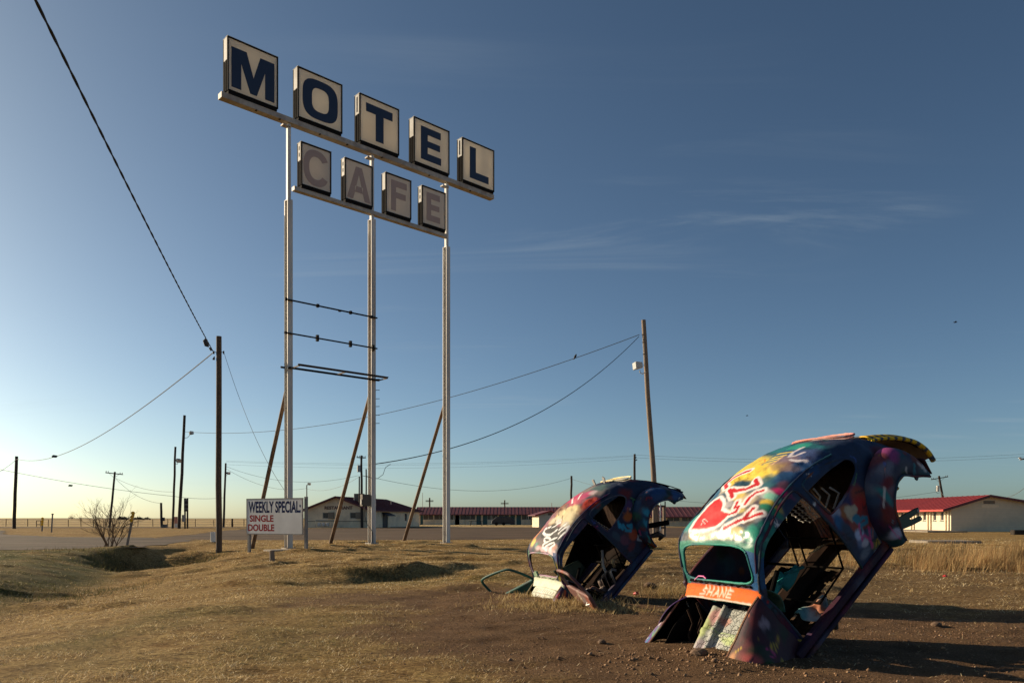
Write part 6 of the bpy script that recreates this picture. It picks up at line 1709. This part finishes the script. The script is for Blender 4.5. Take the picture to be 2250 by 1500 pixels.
def paint_far(P, s, t, h, v, rng):
    c = spray(P, (.02, .03, .06), PAL_DARK, 140, .07, .25, rng)
    nz = (fbm(s * 8, t * 8, h * 8, seed=35, oct=4) - .5) * .95; nl = (fbm(s * 22, t * 22, h * 22, seed=37, oct=3) - .5) * .02
    top = sstep(.62, .54, np.abs(v)); U = np.stack([s, t], 1)
    for z in ((1.4, .0, .6, .6, (.25, .10, .12), .9), (2.05, .05, .28, .45, (.20, .17, .16), 1), (2.2, .2, .16, .2, (.07, .12, .12), 1), (1.90, -.10, .20, .22, (.42, .05, .12), 1), (1.95, .16, .16, .16, (.42, .07, .15), 1), (1.80, .12, .14, .20, (.45, .10, .14), 1), (2.05, .25, .07, .10, (.5, .4, .42), .7),
              (1.85, .42, .16, .10, (.38, .035, .02), 1), (1.66, -.15, .15, .24, (.20, .10, .06), .9), (1.62, .26, .16, .18, (.62, .50, .27), 1), (1.52, .05, .20, .28, (.60, .49, .28), 1), (1.44, -.05, .12, .22, (.55, .48, .34), 1), (1.48, .34, .20, .16, (.62, .53, .33), 1), (1.42, .12, .07, .1, (.50, .50, .50), .8), (1.33, .0, .06, .18, (.30, .22, .12), .8), (1.36, .36, .10, .1, (.45, .42, .36), .9),
              (1.20, .10, .14, .34, (.045, .045, .042), 1), (1.10, .30, .12, .26, (.05, .05, .048), 1), (1.22, .36, .12, .12, (.05, .05, .048), 1), (1.16, -.22, .10, .16, (.07, .06, .06), 1),
              (1.22, -.40, .22, .10, (.42, .17, .07), 1), (1.05, -.33, .07, .10, (.45, .42, .08), 1), (1.0, -.12, .06, .12, (.04, .18, .16), 1), (.985, .05, .05, .2, (.40, .06, .06), .8), (.97, .15, .05, .35, (.60, .42, .45), .9), (.955, .42, .06, .16, (.62, .50, .52), 1), (1.02, .46, .07, .10, (.40, .16, .10), .8)):
        c = blob(c, s, t, *z[:5], nz, z[5], top)
    for z in ((1.22, .10, .15, .36, .95), (1.12, .30, .12, .26, .95), (1.06, .10, .08, .26, .8), (1.24, .38, .10, .12, .9)):
        c = blob(c, s, t, *z[:4], (.035, .035, .033), nz * .7, z[4], top, .7)
    S = lambda pts, w, col=(.72, .72, .72), soft=.35: stroke(c, U, pts, w, col, soft, top, nl)
    for p_, w in (([(1.311, -.012), (1.277, -.142), (1.208, -.128), (1.166, .012), (1.183, .145), (1.268, .248)], .021),
                  ([(1.121, .221), (1.095, .246), (1.069, .205), (1.062, .13), (1.08, .063), (1.113, .038), (1.13, .079), (1.135, .154), (1.121, .221)], .015),
                  ([(1.018, .08), (1.156, .368)], .016), ([(1.0, .18), (1.078, .388), (1.044, .438), (.983, .338)], .014),
                  ([(1.285, .312), (1.406, .369)], .013), ([(1.225, .355), (1.363, .43)], .014), ([(1.139, .442), (1.285, .471), (1.389, .443)], .014),
                  ([(1.915, -.154), (1.777, .068)], .012), ([(2.027, -.043), (1.863, .131)], .013), ([(1.40, .22), (1.30, .05)], .012), ([(.99, .10), (.96, .24)], .014)):
        c = S(p_, w)
    for k in range(5): 
        a, b_ = 1.35 + .09 * k, -.15 + .13 * (k % 3); c = S([(a, b_), (a - .05, b_ + .05), (a - .09, b_ + .12)], .006, (.06, .045, .03), .8)
    # magenta streak above the door
    g = np.exp(-((np.abs(v) - .50) / .035) ** 2) * (v > 0) * sstep(1.0, 1.1, s) * sstep(1.55, 1.4, s); c = c * (1 - g[:, None]) + np.array((.36, .015, .12)) * g[:, None]
    co = sstep(.735, .722, s + (fbm(s * 30, t * 12, seed=46) - .5) * .012) * (np.abs(t) < .55); c = c * (1 - co[:, None]) + np.array((.52, .56, .44)) * co[:, None]
    pil = (s > .70) & (s < .95) & (h > .98) & (np.abs(t) > .44)
    a = pil * (t > 0) * sstep(.90, .84, s); c = c * (1 - a[:, None]) + np.array((.16, .13, .015)) * a[:, None]
    a = pil * (t > 0) * sstep(.84, .90, s); c = c * (1 - a[:, None]) + np.array((.03, .06, .16)) * a[:, None]
    a = pil * (t < 0) * 1.0; c = c * (1 - a[:, None]) + np.array((.04, .11, .07)) * a[:, None]
    L = ((t > .3) & (v > .40)).astype(float); UV = np.stack([s, h], 1)
    for z in ((1.9, .8, .4, .4, (.03, .03, .06), .7), (2.06, .90, .10, .08, (.38, .10, .02), 1), (1.95, .67, .10, .09, (.36, .07, .03), 1), (1.77, .72, .07, .1, (.14, .05, .08), .9), (2.2, 1.0, .1, .08, (.10, .05, .14), .9), (2.25, .85, .1, .1, (.03, .10, .06), .9), (1.78, .57, .10, .07, (.14, .03, .04), .9), (1.72, .85, .06, .1, (.04, .07, .10), .9)):
        c = blob(c, s, h, *z[:5], nz, z[5], L)
    for p_ in ([(1.91, .97), (1.855, .90), (1.90, .925)], [(1.90, .92), (1.87, .85), (1.925, .89), (1.905, .815)], [(1.96, .83), (1.98, .76), (2.02, .79), (1.98, .81)], [(1.89, .80), (1.94, .74)]):
        c = stroke(c, UV, p_, .017, (.03, .26, .40), .5, L, nl)
    c = stroke(c, UV, [(2.0, .62), (1.93, .57), (1.96, .52)], .012, (.35, .42, .50), .6, L, nl)
    c = scrawl(c, P, 80, rng, .005, .016, .06, .24, .68, ok=L * 1.0)
    c = scrawl(c, P, 36, rng, .004, .008, .04, .16, .8, ok=top * (s > .98))
    return c

def tail_tri(k): return k
# ---------------- near wreck
rngN = np.random.default_rng(21)
near = thing("wrecked_car", "nearer graffiti-covered bug-shaped car buried nose down with red heart on its roof", "car", (2.0071, 7.0679, CAM_H - 1.8364))
near.rotation_euler = (.0111, .7377, -2.7476)
build_shell(near, rngN, True, paint_near, dents=((1.10, -.16, .16, .018), (1.5, .1, .2, .012), (1.75, -.2, .15, .010)))
common_car(near, rngN, True)
def xfend(c, P):
    s, h = -P[:, 0], P[:, 2]; nz = (fbm(s * 9, h * 9, seed=61) - .5) * .9
    for z in ((2.55, .98, .14, .10, (.25, .05, .16)), (2.68, .75, .10, .10, (.14, .035, .02)), (2.55, .72, .12, .08, (.03, .03, .05)), (2.25, .85, .10, .08, (.13, .02, .03)), (2.16, .78, .05, .14, (.02, .18, .20)), (2.08, .62, .07, .12, (.14, .02, .02)), (2.03, .45, .07, .06, (.34, .36, .48)), (2.08, .80, .07, .08, (.03, .06, .12)), (2.40, 1.02, .10, .06, (.12, .03, .04))):
        c = blob(c, s, h, *z[:5], nz)
    return c
Rn = lambda a: float(curve1(a, [(-.3, .46), (0, .46), (.6, .53), (1.05, .60), (1.57, .665), (1.85, .645), (2.2, .53), (2.5, .36)]))
rn = lambda a: float(curve1(a, [(-.3, .38), (0, .36), (.4, .345), (.87, .383), (1.17, .41), (1.50, .432), (1.91, .337), (2.2, .318), (2.5, .315)]))
tin = lambda a: .60 - .13 * float(sstep(1.4, 2.6, a))
fender(near, "rear_fender", 2.42, .36, -.06, 2.44, Rn, rn, 1, tin, .77, rngN, (.03, .035, .07), PAL_DARK, 40, xfend, crush=.03)
fender(near, "rear_fender", 2.42, .36, -.06, 3.0, Rn, rn, -1, tin, .77, rngN, (.04, .05, .09), PAL_DARK, 40, None, crush=.03)
front_quarter(near, "front_fender", 1, rngN, (.05, .02, .03), [(.06, .012, .016), (.10, .018, .025), (.012, .04, .022), (.015, .015, .022), (.12, .025, .03), (.015, .05, .025)], lambda s: .78 + .16 * float(sstep(0, .7, s)), lambda s: .505,
              extra=lambda c, P: blob(blob(blob(blob(c, -P[:, 0], P[:, 2], .52, .80, .07, .05, (.26, .20, .24), (fbm(P[:, 0] * 14, P[:, 2] * 14, seed=66) - .5) * 1.6), -P[:, 0], P[:, 2], .18, .72, .10, .10, (.35, .07, .07), 0), -P[:, 0], P[:, 2], .25, .60, .08, .08, (.03, .12, .05), 0), -P[:, 0], P[:, 1], .10, .56, .12, .05, (.45, .22, .10), 0))
front_quarter(near, "front_fender", -1, rngN, (.06, .03, .04), [(.10, .02, .05), (.20, .15, .12), (.10, .05, .22)], lambda s: .80 + .13 * float(sstep(0, .7, s)), lambda s: .52 + .10 * float(sstep(.6, 0, s)), s0=.62)
# a torn flap of the right wing's flange standing up beside the cowl
fl = panel_grid(near, "torn_flap", lambda u, w: (.64 - .34 * u, -.46 - .13 * w - .16 * u, .90 + .05 * math.sin(u * 3) - .10 * w - .03 * u), 16, 6, 'paint', rngN, (.17, .13, .11), [(.10, .05, .20), (.25, .18, .13), (.06, .03, .14)], 10)
# luggage-bay panel with pressed ribs, chicken wire sagging over it
def xbay(c, P, U, W_):
    s, t = -P[:, 0], P[:, 1]; nz = (fbm(s * 12, t * 12, seed=68) - .5) * 1.0
    c = c * 0 + np.array((.30, .31, .28))
    for z in ((.45, -.15, .25, .07, (.30, .36, .12)), (.35, .25, .05, .3, (.34, .42, .16)), (.3, .1, .1, .12, (.40, .40, .40)), (.55, -.1, .1, .12, (.42, .20, .20)), (.5, .34, .15, .05, (.35, .45, .2)), (.25, -.1, .1, .1, (.34, .28, .30)), (.52, .1, .06, .1, (.35, .16, .12))):
        c = blob(c, s, t, *z[:5], nz, .85)
    g = sstep(.012, .004, np.abs(s - .40)) * (t > -.02); c = c * (1 - .8 * g[:, None]) + np.array((.30, .40, .16)) * .8 * g[:, None]
    return c
panel_grid(near, "bay_panel", lambda u, w: (.645 - .50 * w, -.20 + .66 * u + .03 * w, .79 - .13 * w + .014 * math.sin(u * 26) * (u < .45) + .012 * (abs(w - .5) < .04) + (.03 if .30 < u < .36 else 0)), 70, 50, 'paint', rngN, (.44, .44, .42), PAL_DARK, 0, extra=xbay)
panel_grid(near, "inner_wing", lambda u, w: (.66 - .62 * u, -.46 + .02 * math.sin(u * 9), .84 - .40 * w - .08 * u), 20, 8, 'inside', rngN, (.05, .03, .03), PAL_DARK, 3)
for k, (s_, t_) in enumerate(((.60, -.34), (.56, -.28), (.50, -.38))):
    MB().tube(L3((s_, t_, .86), (s_ - .06, t_ + .03, .74), (s_ - .15, t_ - .02, .66), (s_ - .2, t_ + .02, .60)), [.012, .010, .013, .008], 6).build("torn_strip", M['rust'], near, local=True, smooth=True)
cw = MB(); hx = .055
for i in range(10):
    for j in range(9):
        s_, t_ = .60 - hx * i * .87, -.02 + hx * j + (hx / 2 if i % 2 else 0); hh = .84 - .26 * (.60 - s_) + .018 * math.sin(i * 1.7 + j)
        if (i * 7 + j * 3) % 5 == 0: continue
        for a in (0, 1, 2):
            an = math.pi / 6 + a * 2 * math.pi / 3
            cw.tube(L3((s_, t_, hh), (s_ + hx * .57 * math.sin(an), t_ + hx * .57 * math.cos(an), hh + .006 * math.sin(i + j + a))), .0022, 3, caps=False)
cw.build("chicken_wire", M['wire'], near, local=True)["kind"] = "stuff"
# ragged lip and a scrap of pink trim on top of the cowl
rg = MB(); pts = []
for i in range(30): f_ = i / 29; pts.append((-(.742 + .008 * math.sin(i * 2.1)), -.44 + .88 * f_, 1.012 + .008 * math.sin(i * 1.3)))
rg.tube(pts, .011, 6); rgo = rg.build("seal_remnant", M['inside'], near, local=True, smooth=True)
MB().tube(L3((.742, -.36, 1.02), (.77, -.30, 1.05), (.768, -.22, 1.055), (.755, -.18, 1.04)), .008, 6).build("pink_trim", plain("pink_paint", (.45, .03, .22), .4), near, local=True, smooth=True)
# engine lid, unlatched, hazard-striped along its rolled edge
def lid(u, w):
    s = float(curve1(w, [(0, 2.70), (.25, 2.85), (.5, 3.02), (.75, 3.17), (.9, 3.235), (1, 3.245)])); h = float(curve1(w, [(0, 1.03), (.25, .93), (.5, .785), (.75, .605), (.9, .44), (1, .32)]))
    e = abs(2 * u - 1); d = .03 * float(sstep(.86, 1.0, e)) - .05 * (1 - e * e) - .02
    return (s - d * .7, (u - .5) * .74 * (1 - .15 * w * w), h - d * .75 - .34 * (1 - u) * (.3 + .7 * w))
def xlid(c, P, U, W_):
    k = ((W_ * 9 - np.abs(U - .5) * 3) % 1.0); nz = (fbm(P[:, 0] * 12, P[:, 1] * 12, P[:, 2] * 12, seed=70) - .5) * .25
    a = sstep(.34, .42, k + nz) * sstep(1.03, .95, k + nz); c = c * 0 + np.array((.05, .07, .10)); return c * (1 - a[:, None]) + np.array((.72, .44, .02)) * a[:, None]
M['lid_inside'] = plain("pale_bare_lid_underside", (.38, .32, .24), .7, .25, 5, .2, .004, dirt=(.12, .09, .07), dirt_amt=.6)
ld = panel_grid(near, "engine_lid", lid, 26, 50, 'paint', rngN, (.05, .07, .10), PAL_DARK, 0, extra=xlid, thick=.016, back='lid_inside')
for u in (.06, .5, .94): 
    MB().tube([(-lid(u, w)[0] + .025, lid(u, w)[1], lid(u, w)[2] - .03) for w in np.linspace(.03, .8, 14)], .02, 6).build("lid_rib", M['inside'], ld, local=True, smooth=True)
for sg in (0, 1):
    er = MB().tube([(-lid(sg, w)[0], lid(sg, w)[1], lid(sg, w)[2] - .012) for w in np.linspace(0, 1, 60)], [.014 + .012 * w for w in np.linspace(0, 1, 60)], 8).build("lid_edge", M['paint'], ld, local=True, smooth=True)
    Pe = np.array([v.co[:] for v in er.data.vertices]); kk = (np.repeat(np.linspace(0, 1, 60), 8) * 9 - 1.5 + .04 * RNG.normal(size=480)) % 1.0
    ak = (sstep(.34, .42, kk) * sstep(1.03, .95, kk))[:, None]; add_color(er.data, "Col", np.array((.05, .07, .10)) * (1 - ak) + np.array((.74, .46, .02)) * ak)
# a chassis horn with two eyes at the tail, loose brackets below
hb = MB(); hp = [(2.20, .385), (2.20, .28), (2.44, .165), (2.565, .115), (2.59, .155), (2.475, .205), (2.465, .232), (2.59, .195), (2.62, .235), (2.46, .30)]
hb.prism([(-a, b_) for a, b_ in hp], (0, .47, 0), (1, 0, 0), (0, 0, 1), (0, 1, 0), .022)
ho = hb.build("chassis_horn", plain("dark_green_paint", (.02, .05, .025), .5, .5, 9, .2), near, local=True, bevel=.003)
for a, b_ in ((2.565, .138), (2.592, .217)): MB().tube([(-a, .468, b_), (-a, .496, b_)], .016, 14).build("eye", M['galv'], ho, local=True)
for (a, t_, b_) in ((1.93, .56, .29), (1.82, .50, .24), (1.05, .60, .27)):
    MB().tube(L3((a, t_, b_ + .05), (a + .05, t_, b_ - .02), (a + .02, t_ - .02, b_ - .07)), [.03, .024, .03], 6).build("bracket", M['rust_dark'], near, local=True)
# teal inner panels behind the dash, pale crumpled sheet by the sill, ragged rear seat
for k, fn in enumerate((lambda u, w: (.93 + .26 * u, .22 + .05 * w, .69 + .06 * u - .05 * w), lambda u, w: (1.10 + .28 * u - .03 * w, .25 + .02 * math.sin(u * 5), .58 + .03 * u + (.15 - .08 * u) * w), lambda u, w: (1.19 + .20 * u, .26, .70 - .10 * u + .035 * w))):
    panel_grid(near, "inner_panel", fn, 8, 8, 'paint', rngN, (.01, .16, .16), [(.01, .10, .11), (.02, .22, .21)], 5)
panel_grid(near, "crumpled_sheet", lambda u, w: (.93 + .34 * u - .10 * w * u + .02 * math.sin(w * 7), .42 + .14 * w, .50 - .12 * u - .08 * w + .02 * math.sin(u * 8 + w * 3)), 16, 10, 'paint', rngN, (.42, .40, .36), [(.05, .22, .24), (.5, .48, .45), (.4, .15, .08)], 8)
def xcor(c, P, U, W_):
    k = .5 + .5 * np.sin(U * 40); return c * (.75 + .35 * k[:, None])
panel_grid(near, "ribbed_panel", lambda u, w: ((1.69 + .30 * u) * (1 - w) + (1.71 + .15 * u) * w, .30 + .008 * math.sin(u * 40) + .03 * w, (.70 - .29 * u) * (1 - w) + (.89 - .06 * u) * w), 60, 12, 'paint', rngN, (.42, .20, .13), [(.45, .25, .12), (.38, .14, .12), (.30, .24, .24), (.42, .30, .16)], 14, extra=xcor)
panel_grid(near, "seat_edge", lambda u, w: (1.95 - .40 * u, .20 + .10 * w, .42 + .24 * u - .025 * math.cos(u * 6) + .03 * w), 20, 5, 'stuffing', rngN, (.3, .25, .15), PAL_DARK, 0, back='stuffing')
MB().tube(L3((1.15, -.56, 1.20), (2.2, -.50, 1.16)), .014, 6).build("grab_rail", M['inside'], near, local=True)
for k in range(4): 
    t_ = .0 + .1 * k; MB().tube(L3((1.98, t_, .80), (2.02 + .02 * k, t_ + .06, .90), (2.06, t_ + .02, .99)), .010, 5).build("bent_wire", M['spring'], near, local=True)
def shut_door(car, sg, rng, base, pal):
    nu, nv = 36, 24; V = []
    for i in range(nu):
        s = .755 + .85 * i / (nu - 1)
        for j in range(nv): V.append((s, .36 + .60 * j / (nv - 1)))
    P = np.array(on_side([a for a, b in V], [b for a, b in V], sg)); P[:, 1] -= sg * .012
    ii = np.arange(nu * nv).reshape(nu, nv); F = np.stack([ii[:-1, :-1], ii[1:, :-1], ii[1:, 1:], ii[:-1, 1:]], -1).reshape(-1, 4)
    if sg > 0: F = F[:, ::-1]
    d = arrays_mesh("door", P, F, [M['paint'], M['inside']], parent=car, col=spray(P, base, pal, 20, .06, .2, rng), smooth=True)
    md = d.modifiers.new("sheet", 'SOLIDIFY'); md.thickness = .05; md.offset = -1; md.material_offset = 1
    t = MB().tube(on_side(np.linspace(.74, 1.61, 20), np.full(20, .965), sg), .016, 7).build("window_channel", M['paint'], d, local=True, smooth=True); vcol_mesh(t, rng, (.16, .05, .05), [(.05, .05, .08), (.25, .1, .1)], 6, .1, .2)
shut_door(near, -1, rngN, (.05, .03, .05), PAL_DARK)
# the rusted frame of a rear bench and a hanging scrap of lining
# ---------------- far wreck
rngF = np.random.default_rng(43)
far = thing("wrecked_car", "farther graffiti-covered bug-shaped car buried nose down with white scrawl on black roof paint", "car", (.6849, 11.2451, CAM_H - 2.0861))
far.rotation_euler = (.0085, .7951, -2.7799)
build_shell(far, rngF, True, paint_far, dents=((1.45, .0, .2, .02), (1.2, .2, .18, .012)))
common_car(far, rngF, False)
def xff(c, P):
    s, h = -P[:, 0], P[:, 2]; nz = (fbm(s * 9, h * 9, seed=62) - .5) * .9
    for z in ((2.6, .85, .22, .14, (.02, .06, .16)), (2.25, .78, .07, .10, (.03, .26, .38)), (2.15, .66, .06, .14, (.03, .24, .36)), (2.12, .85, .08, .10, (.02, .08, .05)), (2.06, .48, .08, .10, (.02, .09, .03)), (2.66, .64, .12, .05, (.14, .05, .04)), (2.78, .62, .10, .08, (.03, .08, .2))):
        c = blob(c, s, h, *z[:5], nz)
    return c
Rf = lambda a: float(curve1(a, [(-.3, .44), (0, .44), (.6, .52), (1.05, .585), (1.57, .63), (1.9, .60), (2.3, .545), (2.8, .525)]))
rf_ = lambda a: float(curve1(a, [(-.3, .40), (0, .395), (1.57, .40), (2.2, .37), (2.5, .34), (2.8, .42)]))
fender(far, "rear_fender", 2.42, .36, -.06, 2.78, Rf, rf_, 1, tin, .76, rngF, (.02, .05, .10), PAL_DARK, 40, xff, crush=.03)
fender(far, "rear_fender", 2.42, .36, -.06, 2.9, Rf, rf_, -1, tin, .76, rngF, (.05, .04, .06), PAL_DARK, 30, None, crush=.03)
front_quarter(far, "front_fender", 1, rngF, (.03, .03, .08), [(.012, .04, .16), (.15, .04, .04), (.16, .08, .06), (.03, .03, .06)], lambda s: .80 + .13 * float(sstep(0, .7, s)), lambda s: .50, s1=.05)
front_quarter(far, "front_fender", -1, rngF, (.2, .14, .11), [(.3, .2, .15), (.15, .1, .1)], lambda s: .80 + .12 * float(sstep(0, .7, s)), lambda s: .50, s1=.05)
# hood, pale green-white with pen-like scrawl
def xhood(c, P, U, W_):
    s, t = -P[:, 0], P[:, 1]; c = c * 0 + np.array((.55, .57, .46)); nz = (fbm(s * 14, t * 14, seed=72) - .5)
    for z in ((.5, .0, .1, .2, (.62, .62, .55)), (.35, -.3, .12, .1, (.55, .46, .38)), (.3, .2, .06, .1, (.40, .46, .22))): c = blob(c, s, t, *z[:5], nz, .8)
    UV = np.stack([s, t], 1)
    for k in range(11): a = -.26 + .06 * k; c = stroke(c, UV, [(.585, a), (.545, a - .02)], .006, (.08, .09, .08), .5)
    c = stroke(c, UV, [(.52, -.30), (.515, 0), (.53, .36)], .005, (.10, .11, .09), .6)
    for q in ([(.46, -.10), (.46, .06), (.42, .06), (.42, -.10), (.46, -.10)], [(.47, -.14), (.38, -.15), (.30, -.10)], [(.33, -.05), (.40, .10), (.42, .26), (.34, .30)], [(.44, .0), (.43, .04)], [(.56, -.34), (.48, -.36), (.52, -.28), (.60, -.30)]): c = stroke(c, UV, q, .007, (.14, .16, .13), .6)
    for q in ((.445, -.06), (.44, -.005)): c = blob(c, s, t, q[0], q[1], .018, .022, (.20, .21, .19), 0)
    return c
panel_grid(far, "hood", lambda u, w: (.617 - .52 * w, (u - .5) * (.98 - .16 * w), .915 - .12 * w + .06 * (1 - (2 * u - 1) ** 2) * (.2 + .8 * w) - .06 * abs(2 * u - 1) ** 4 + .006 * math.sin(w * 9 + u * 4)), 60, 46, 'paint', rngF, (.55, .57, .46), PAL_DARK, 0, extra=xhood)
pts = [(-(.742 + .010 * math.sin(i * 2.1)), -.40 + .80 * i / 29, 1.012 + .010 * math.sin(i * 1.3)) for i in range(30)]
so = MB().tube(pts, .014, 6).build("seal_remnant", M['paint'], far, local=True, smooth=True); vcol_mesh(so, rngF, (.42, .48, .36), [(.3, .36, .24), (.5, .5, .4)], 6, .1, .2)
MB().prism([(-.06, 0), (.06, 0), (.05, .05), (.035, .07), (-.035, .07), (-.05, .05)], (-.74, -.30, 1.02), (0, 1, 0), (-.5, 0, .86), (.86, 0, .5), .03).build("vent_lug", M['paint'], far, local=True); vcol_mesh(bpy.data.objects[-1] if False else [o for o in far.children if o.name.startswith("vent_lug")][0], rngF, (.30, .38, .27), [(.2, .3, .2)], 3, .1, .2)
def door(car, sg, ang, s_h, t_h, rng, base, pal, tilt=0.0, drop=0.0):
    """a door hung on the front pillar: skin, inner trim and the window frame above it"""
    hinge = Vector((-s_h, sg * t_h, 0)); c_, s_ = math.cos(ang), math.sin(ang)
    ex = Vector((-c_, sg * s_, 0)); ey = Vector((-s_ * 1.0, -sg * c_, 0)) * -1      # along the door, and its outward face
    ey = Vector((0, 0, 1)).cross(ex) * (-sg)
    def W(x, z, o=0.0):
        z2 = z - drop; p = hinge + ex * x + ey * (o + .05 * math.sin(min(1, max(0, (z - .34) / .62)) * math.pi) * 1.0) + UP * z2
        return p + ex * tilt * (z - .6)
    nu, nv = 26, 22; V = []
    for i in range(nu):
        for j in range(nv):
            x = .01 + .87 * i / (nu - 1); z = .35 + .60 * j / (nv - 1); V.append(tuple(W(x, z)))
    V = np.array(V); ii = np.arange(nu * nv).reshape(nu, nv); F = np.stack([ii[:-1, :-1], ii[1:, :-1], ii[1:, 1:], ii[:-1, 1:]], -1).reshape(-1, 4)
    d = arrays_mesh("door", V, F, [M['paint'], M['paint']], parent=car, col=spray(V, base, pal, 26, .06, .2, rng), smooth=True)
    md = d.modifiers.new("sheet", 'SOLIDIFY'); md.thickness = .045; md.offset = 0
    fr = [W(x, z) for x, z in smooth_poly([(.02, .95), (.12, 1.12), (.24, 1.27), (.33, 1.305), (.60, 1.34), (.80, 1.35), (.875, 1.31), (.88, .95), (.86, .93), (.05, .93)], 2)]
    f = MB().tube(fr, .020, 8, closed=True).build("door_window_frame", M['paint'], d, local=True, smooth=True); vcol_mesh(f, rng, base, pal, 10, .1, .3)
    hnd = MB().tube([W(.74, .86, .04), W(.78, .86, .075), W(.84, .86, .04)], .012, 6).build("door_handle", M['spring'], d, local=True, smooth=True)
    return d
door(far, 1, math.radians(98), .74, .62, rngF, (.16, .08, .07), [(.30, .08, .05), (.10, .05, .07), (.42, .36, .30), (.35, .14, .06), (.2, .15, .15)], drop=.02)
door(far, -1, math.radians(124), .74, .62, rngF, (.02, .09, .075), [(.015, .07, .06), (.03, .12, .09), (.03, .05, .05)], drop=.02)
# ragged engine-lid edge, tail bracket, scraps
panel_grid(far, "engine_lid", lambda u, w: (2.72 + .36 * w, (u - .5) * .72, .98 - .50 * w ** 1.25 + .03 * (1 - (2 * u - 1) ** 2) + .03 * math.sin(u * 11) * w), 20, 18, 'paint', rngF, (.12, .07, .05), [(.5, .36, .2), (.10, .05, .03), (.16, .08, .05)], 12)
MB().bar((-2.20, .40, .55), (-2.54, .46, .30), .075, .03, UP).build("tail_bracket", M['inside'], far, local=True, bevel=.008)
MB().tube(L3((2.16, .50, .40), (2.26, .52, .34), (2.30, .50, .26), (2.24, .46, .24)), [.03, .045, .04, .02], 7).build("bracket", M['rust_dark'], far, local=True)
for k, (a, t_) in enumerate(((2.30, -.12), (2.36, .06))):
    MB().bar((-a, t_, float(car_H(a)) + .005), (-a - .03, t_ + (.05 if k else 0), float(car_H(a)) + .085), .06, .014, (0, 1, 0)).build("roof_lug", M['galv'], far, local=True)
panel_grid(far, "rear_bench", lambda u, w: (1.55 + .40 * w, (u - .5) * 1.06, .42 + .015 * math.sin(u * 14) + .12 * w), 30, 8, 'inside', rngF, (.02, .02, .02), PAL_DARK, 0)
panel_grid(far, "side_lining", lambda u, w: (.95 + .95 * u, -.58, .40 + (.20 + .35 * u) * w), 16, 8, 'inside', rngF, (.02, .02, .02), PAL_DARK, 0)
panel_grid(far, "inner_panel", lambda u, w: (1.0 + .42 * u, -.48 + .03 * math.sin(u * 5), .42 + .40 * w * (1 - .5 * u)), 12, 8, 'paint', rngF, (.06, .09, .06), [(.14, .18, .12), (.04, .06, .05)], 8)
MB().tube(L3((1.30, .38, .42), (1.36, .40, .62), (1.52, .38, .78)), .02, 7).build("seat_rail", M['galv'], far, local=True, smooth=True)
for k in range(5):
    r_ = rngF; a = .80 + .10 * k
    panel_grid(far, "scrap_sheet", lambda u, w: (a + .20 * u + .04 * math.sin(w * 8 + k), .10 + .08 * k + .22 * w, .40 + .12 * math.sin(u * 5 + k) + .06 * w), 10, 8, 'paint', rngF, (.16, .12, .10), [(.36, .30, .26), (.06, .04, .04), (.22, .10, .08)], 6)
panel_grid(far, "seat_stuffing", lambda u, w: (1.45 + .15 * u, .42 + .08 * w, .50 + .10 * math.sin(u * 4)), 6, 5, 'stuffing', rngF, (.3, .25, .15), PAL_DARK, 0, back='stuffing')
# litter in the grass
for px_, py_, lb in ((2076, 1268, "red scrap of litter in the grass below the tall dry grass"), (1397, 1307, "red scrap of litter in the shadow beside the far wreck")):
    p = hit(px_, py_); bm = bmesh.new(); bmesh.ops.create_cone(bm, segments=10, radius1=.018, radius2=.026, depth=.05, cap_ends=True)
    for v in bm.verts: v.co.z += .012 * math.sin(v.co.x * 90)
    me = bpy.data.meshes.new("litter_cup"); bm.to_mesh(me); bm.free(); me.materials.append(M['red_litter'])
    o = bpy.data.objects.new("litter_cup", me); COL.objects.link(o); o.location = (p.x, p.y, gz(p.x, p.y) + .03); o.rotation_euler = (1.3, .3, .8); tag(o, lb, "litter")
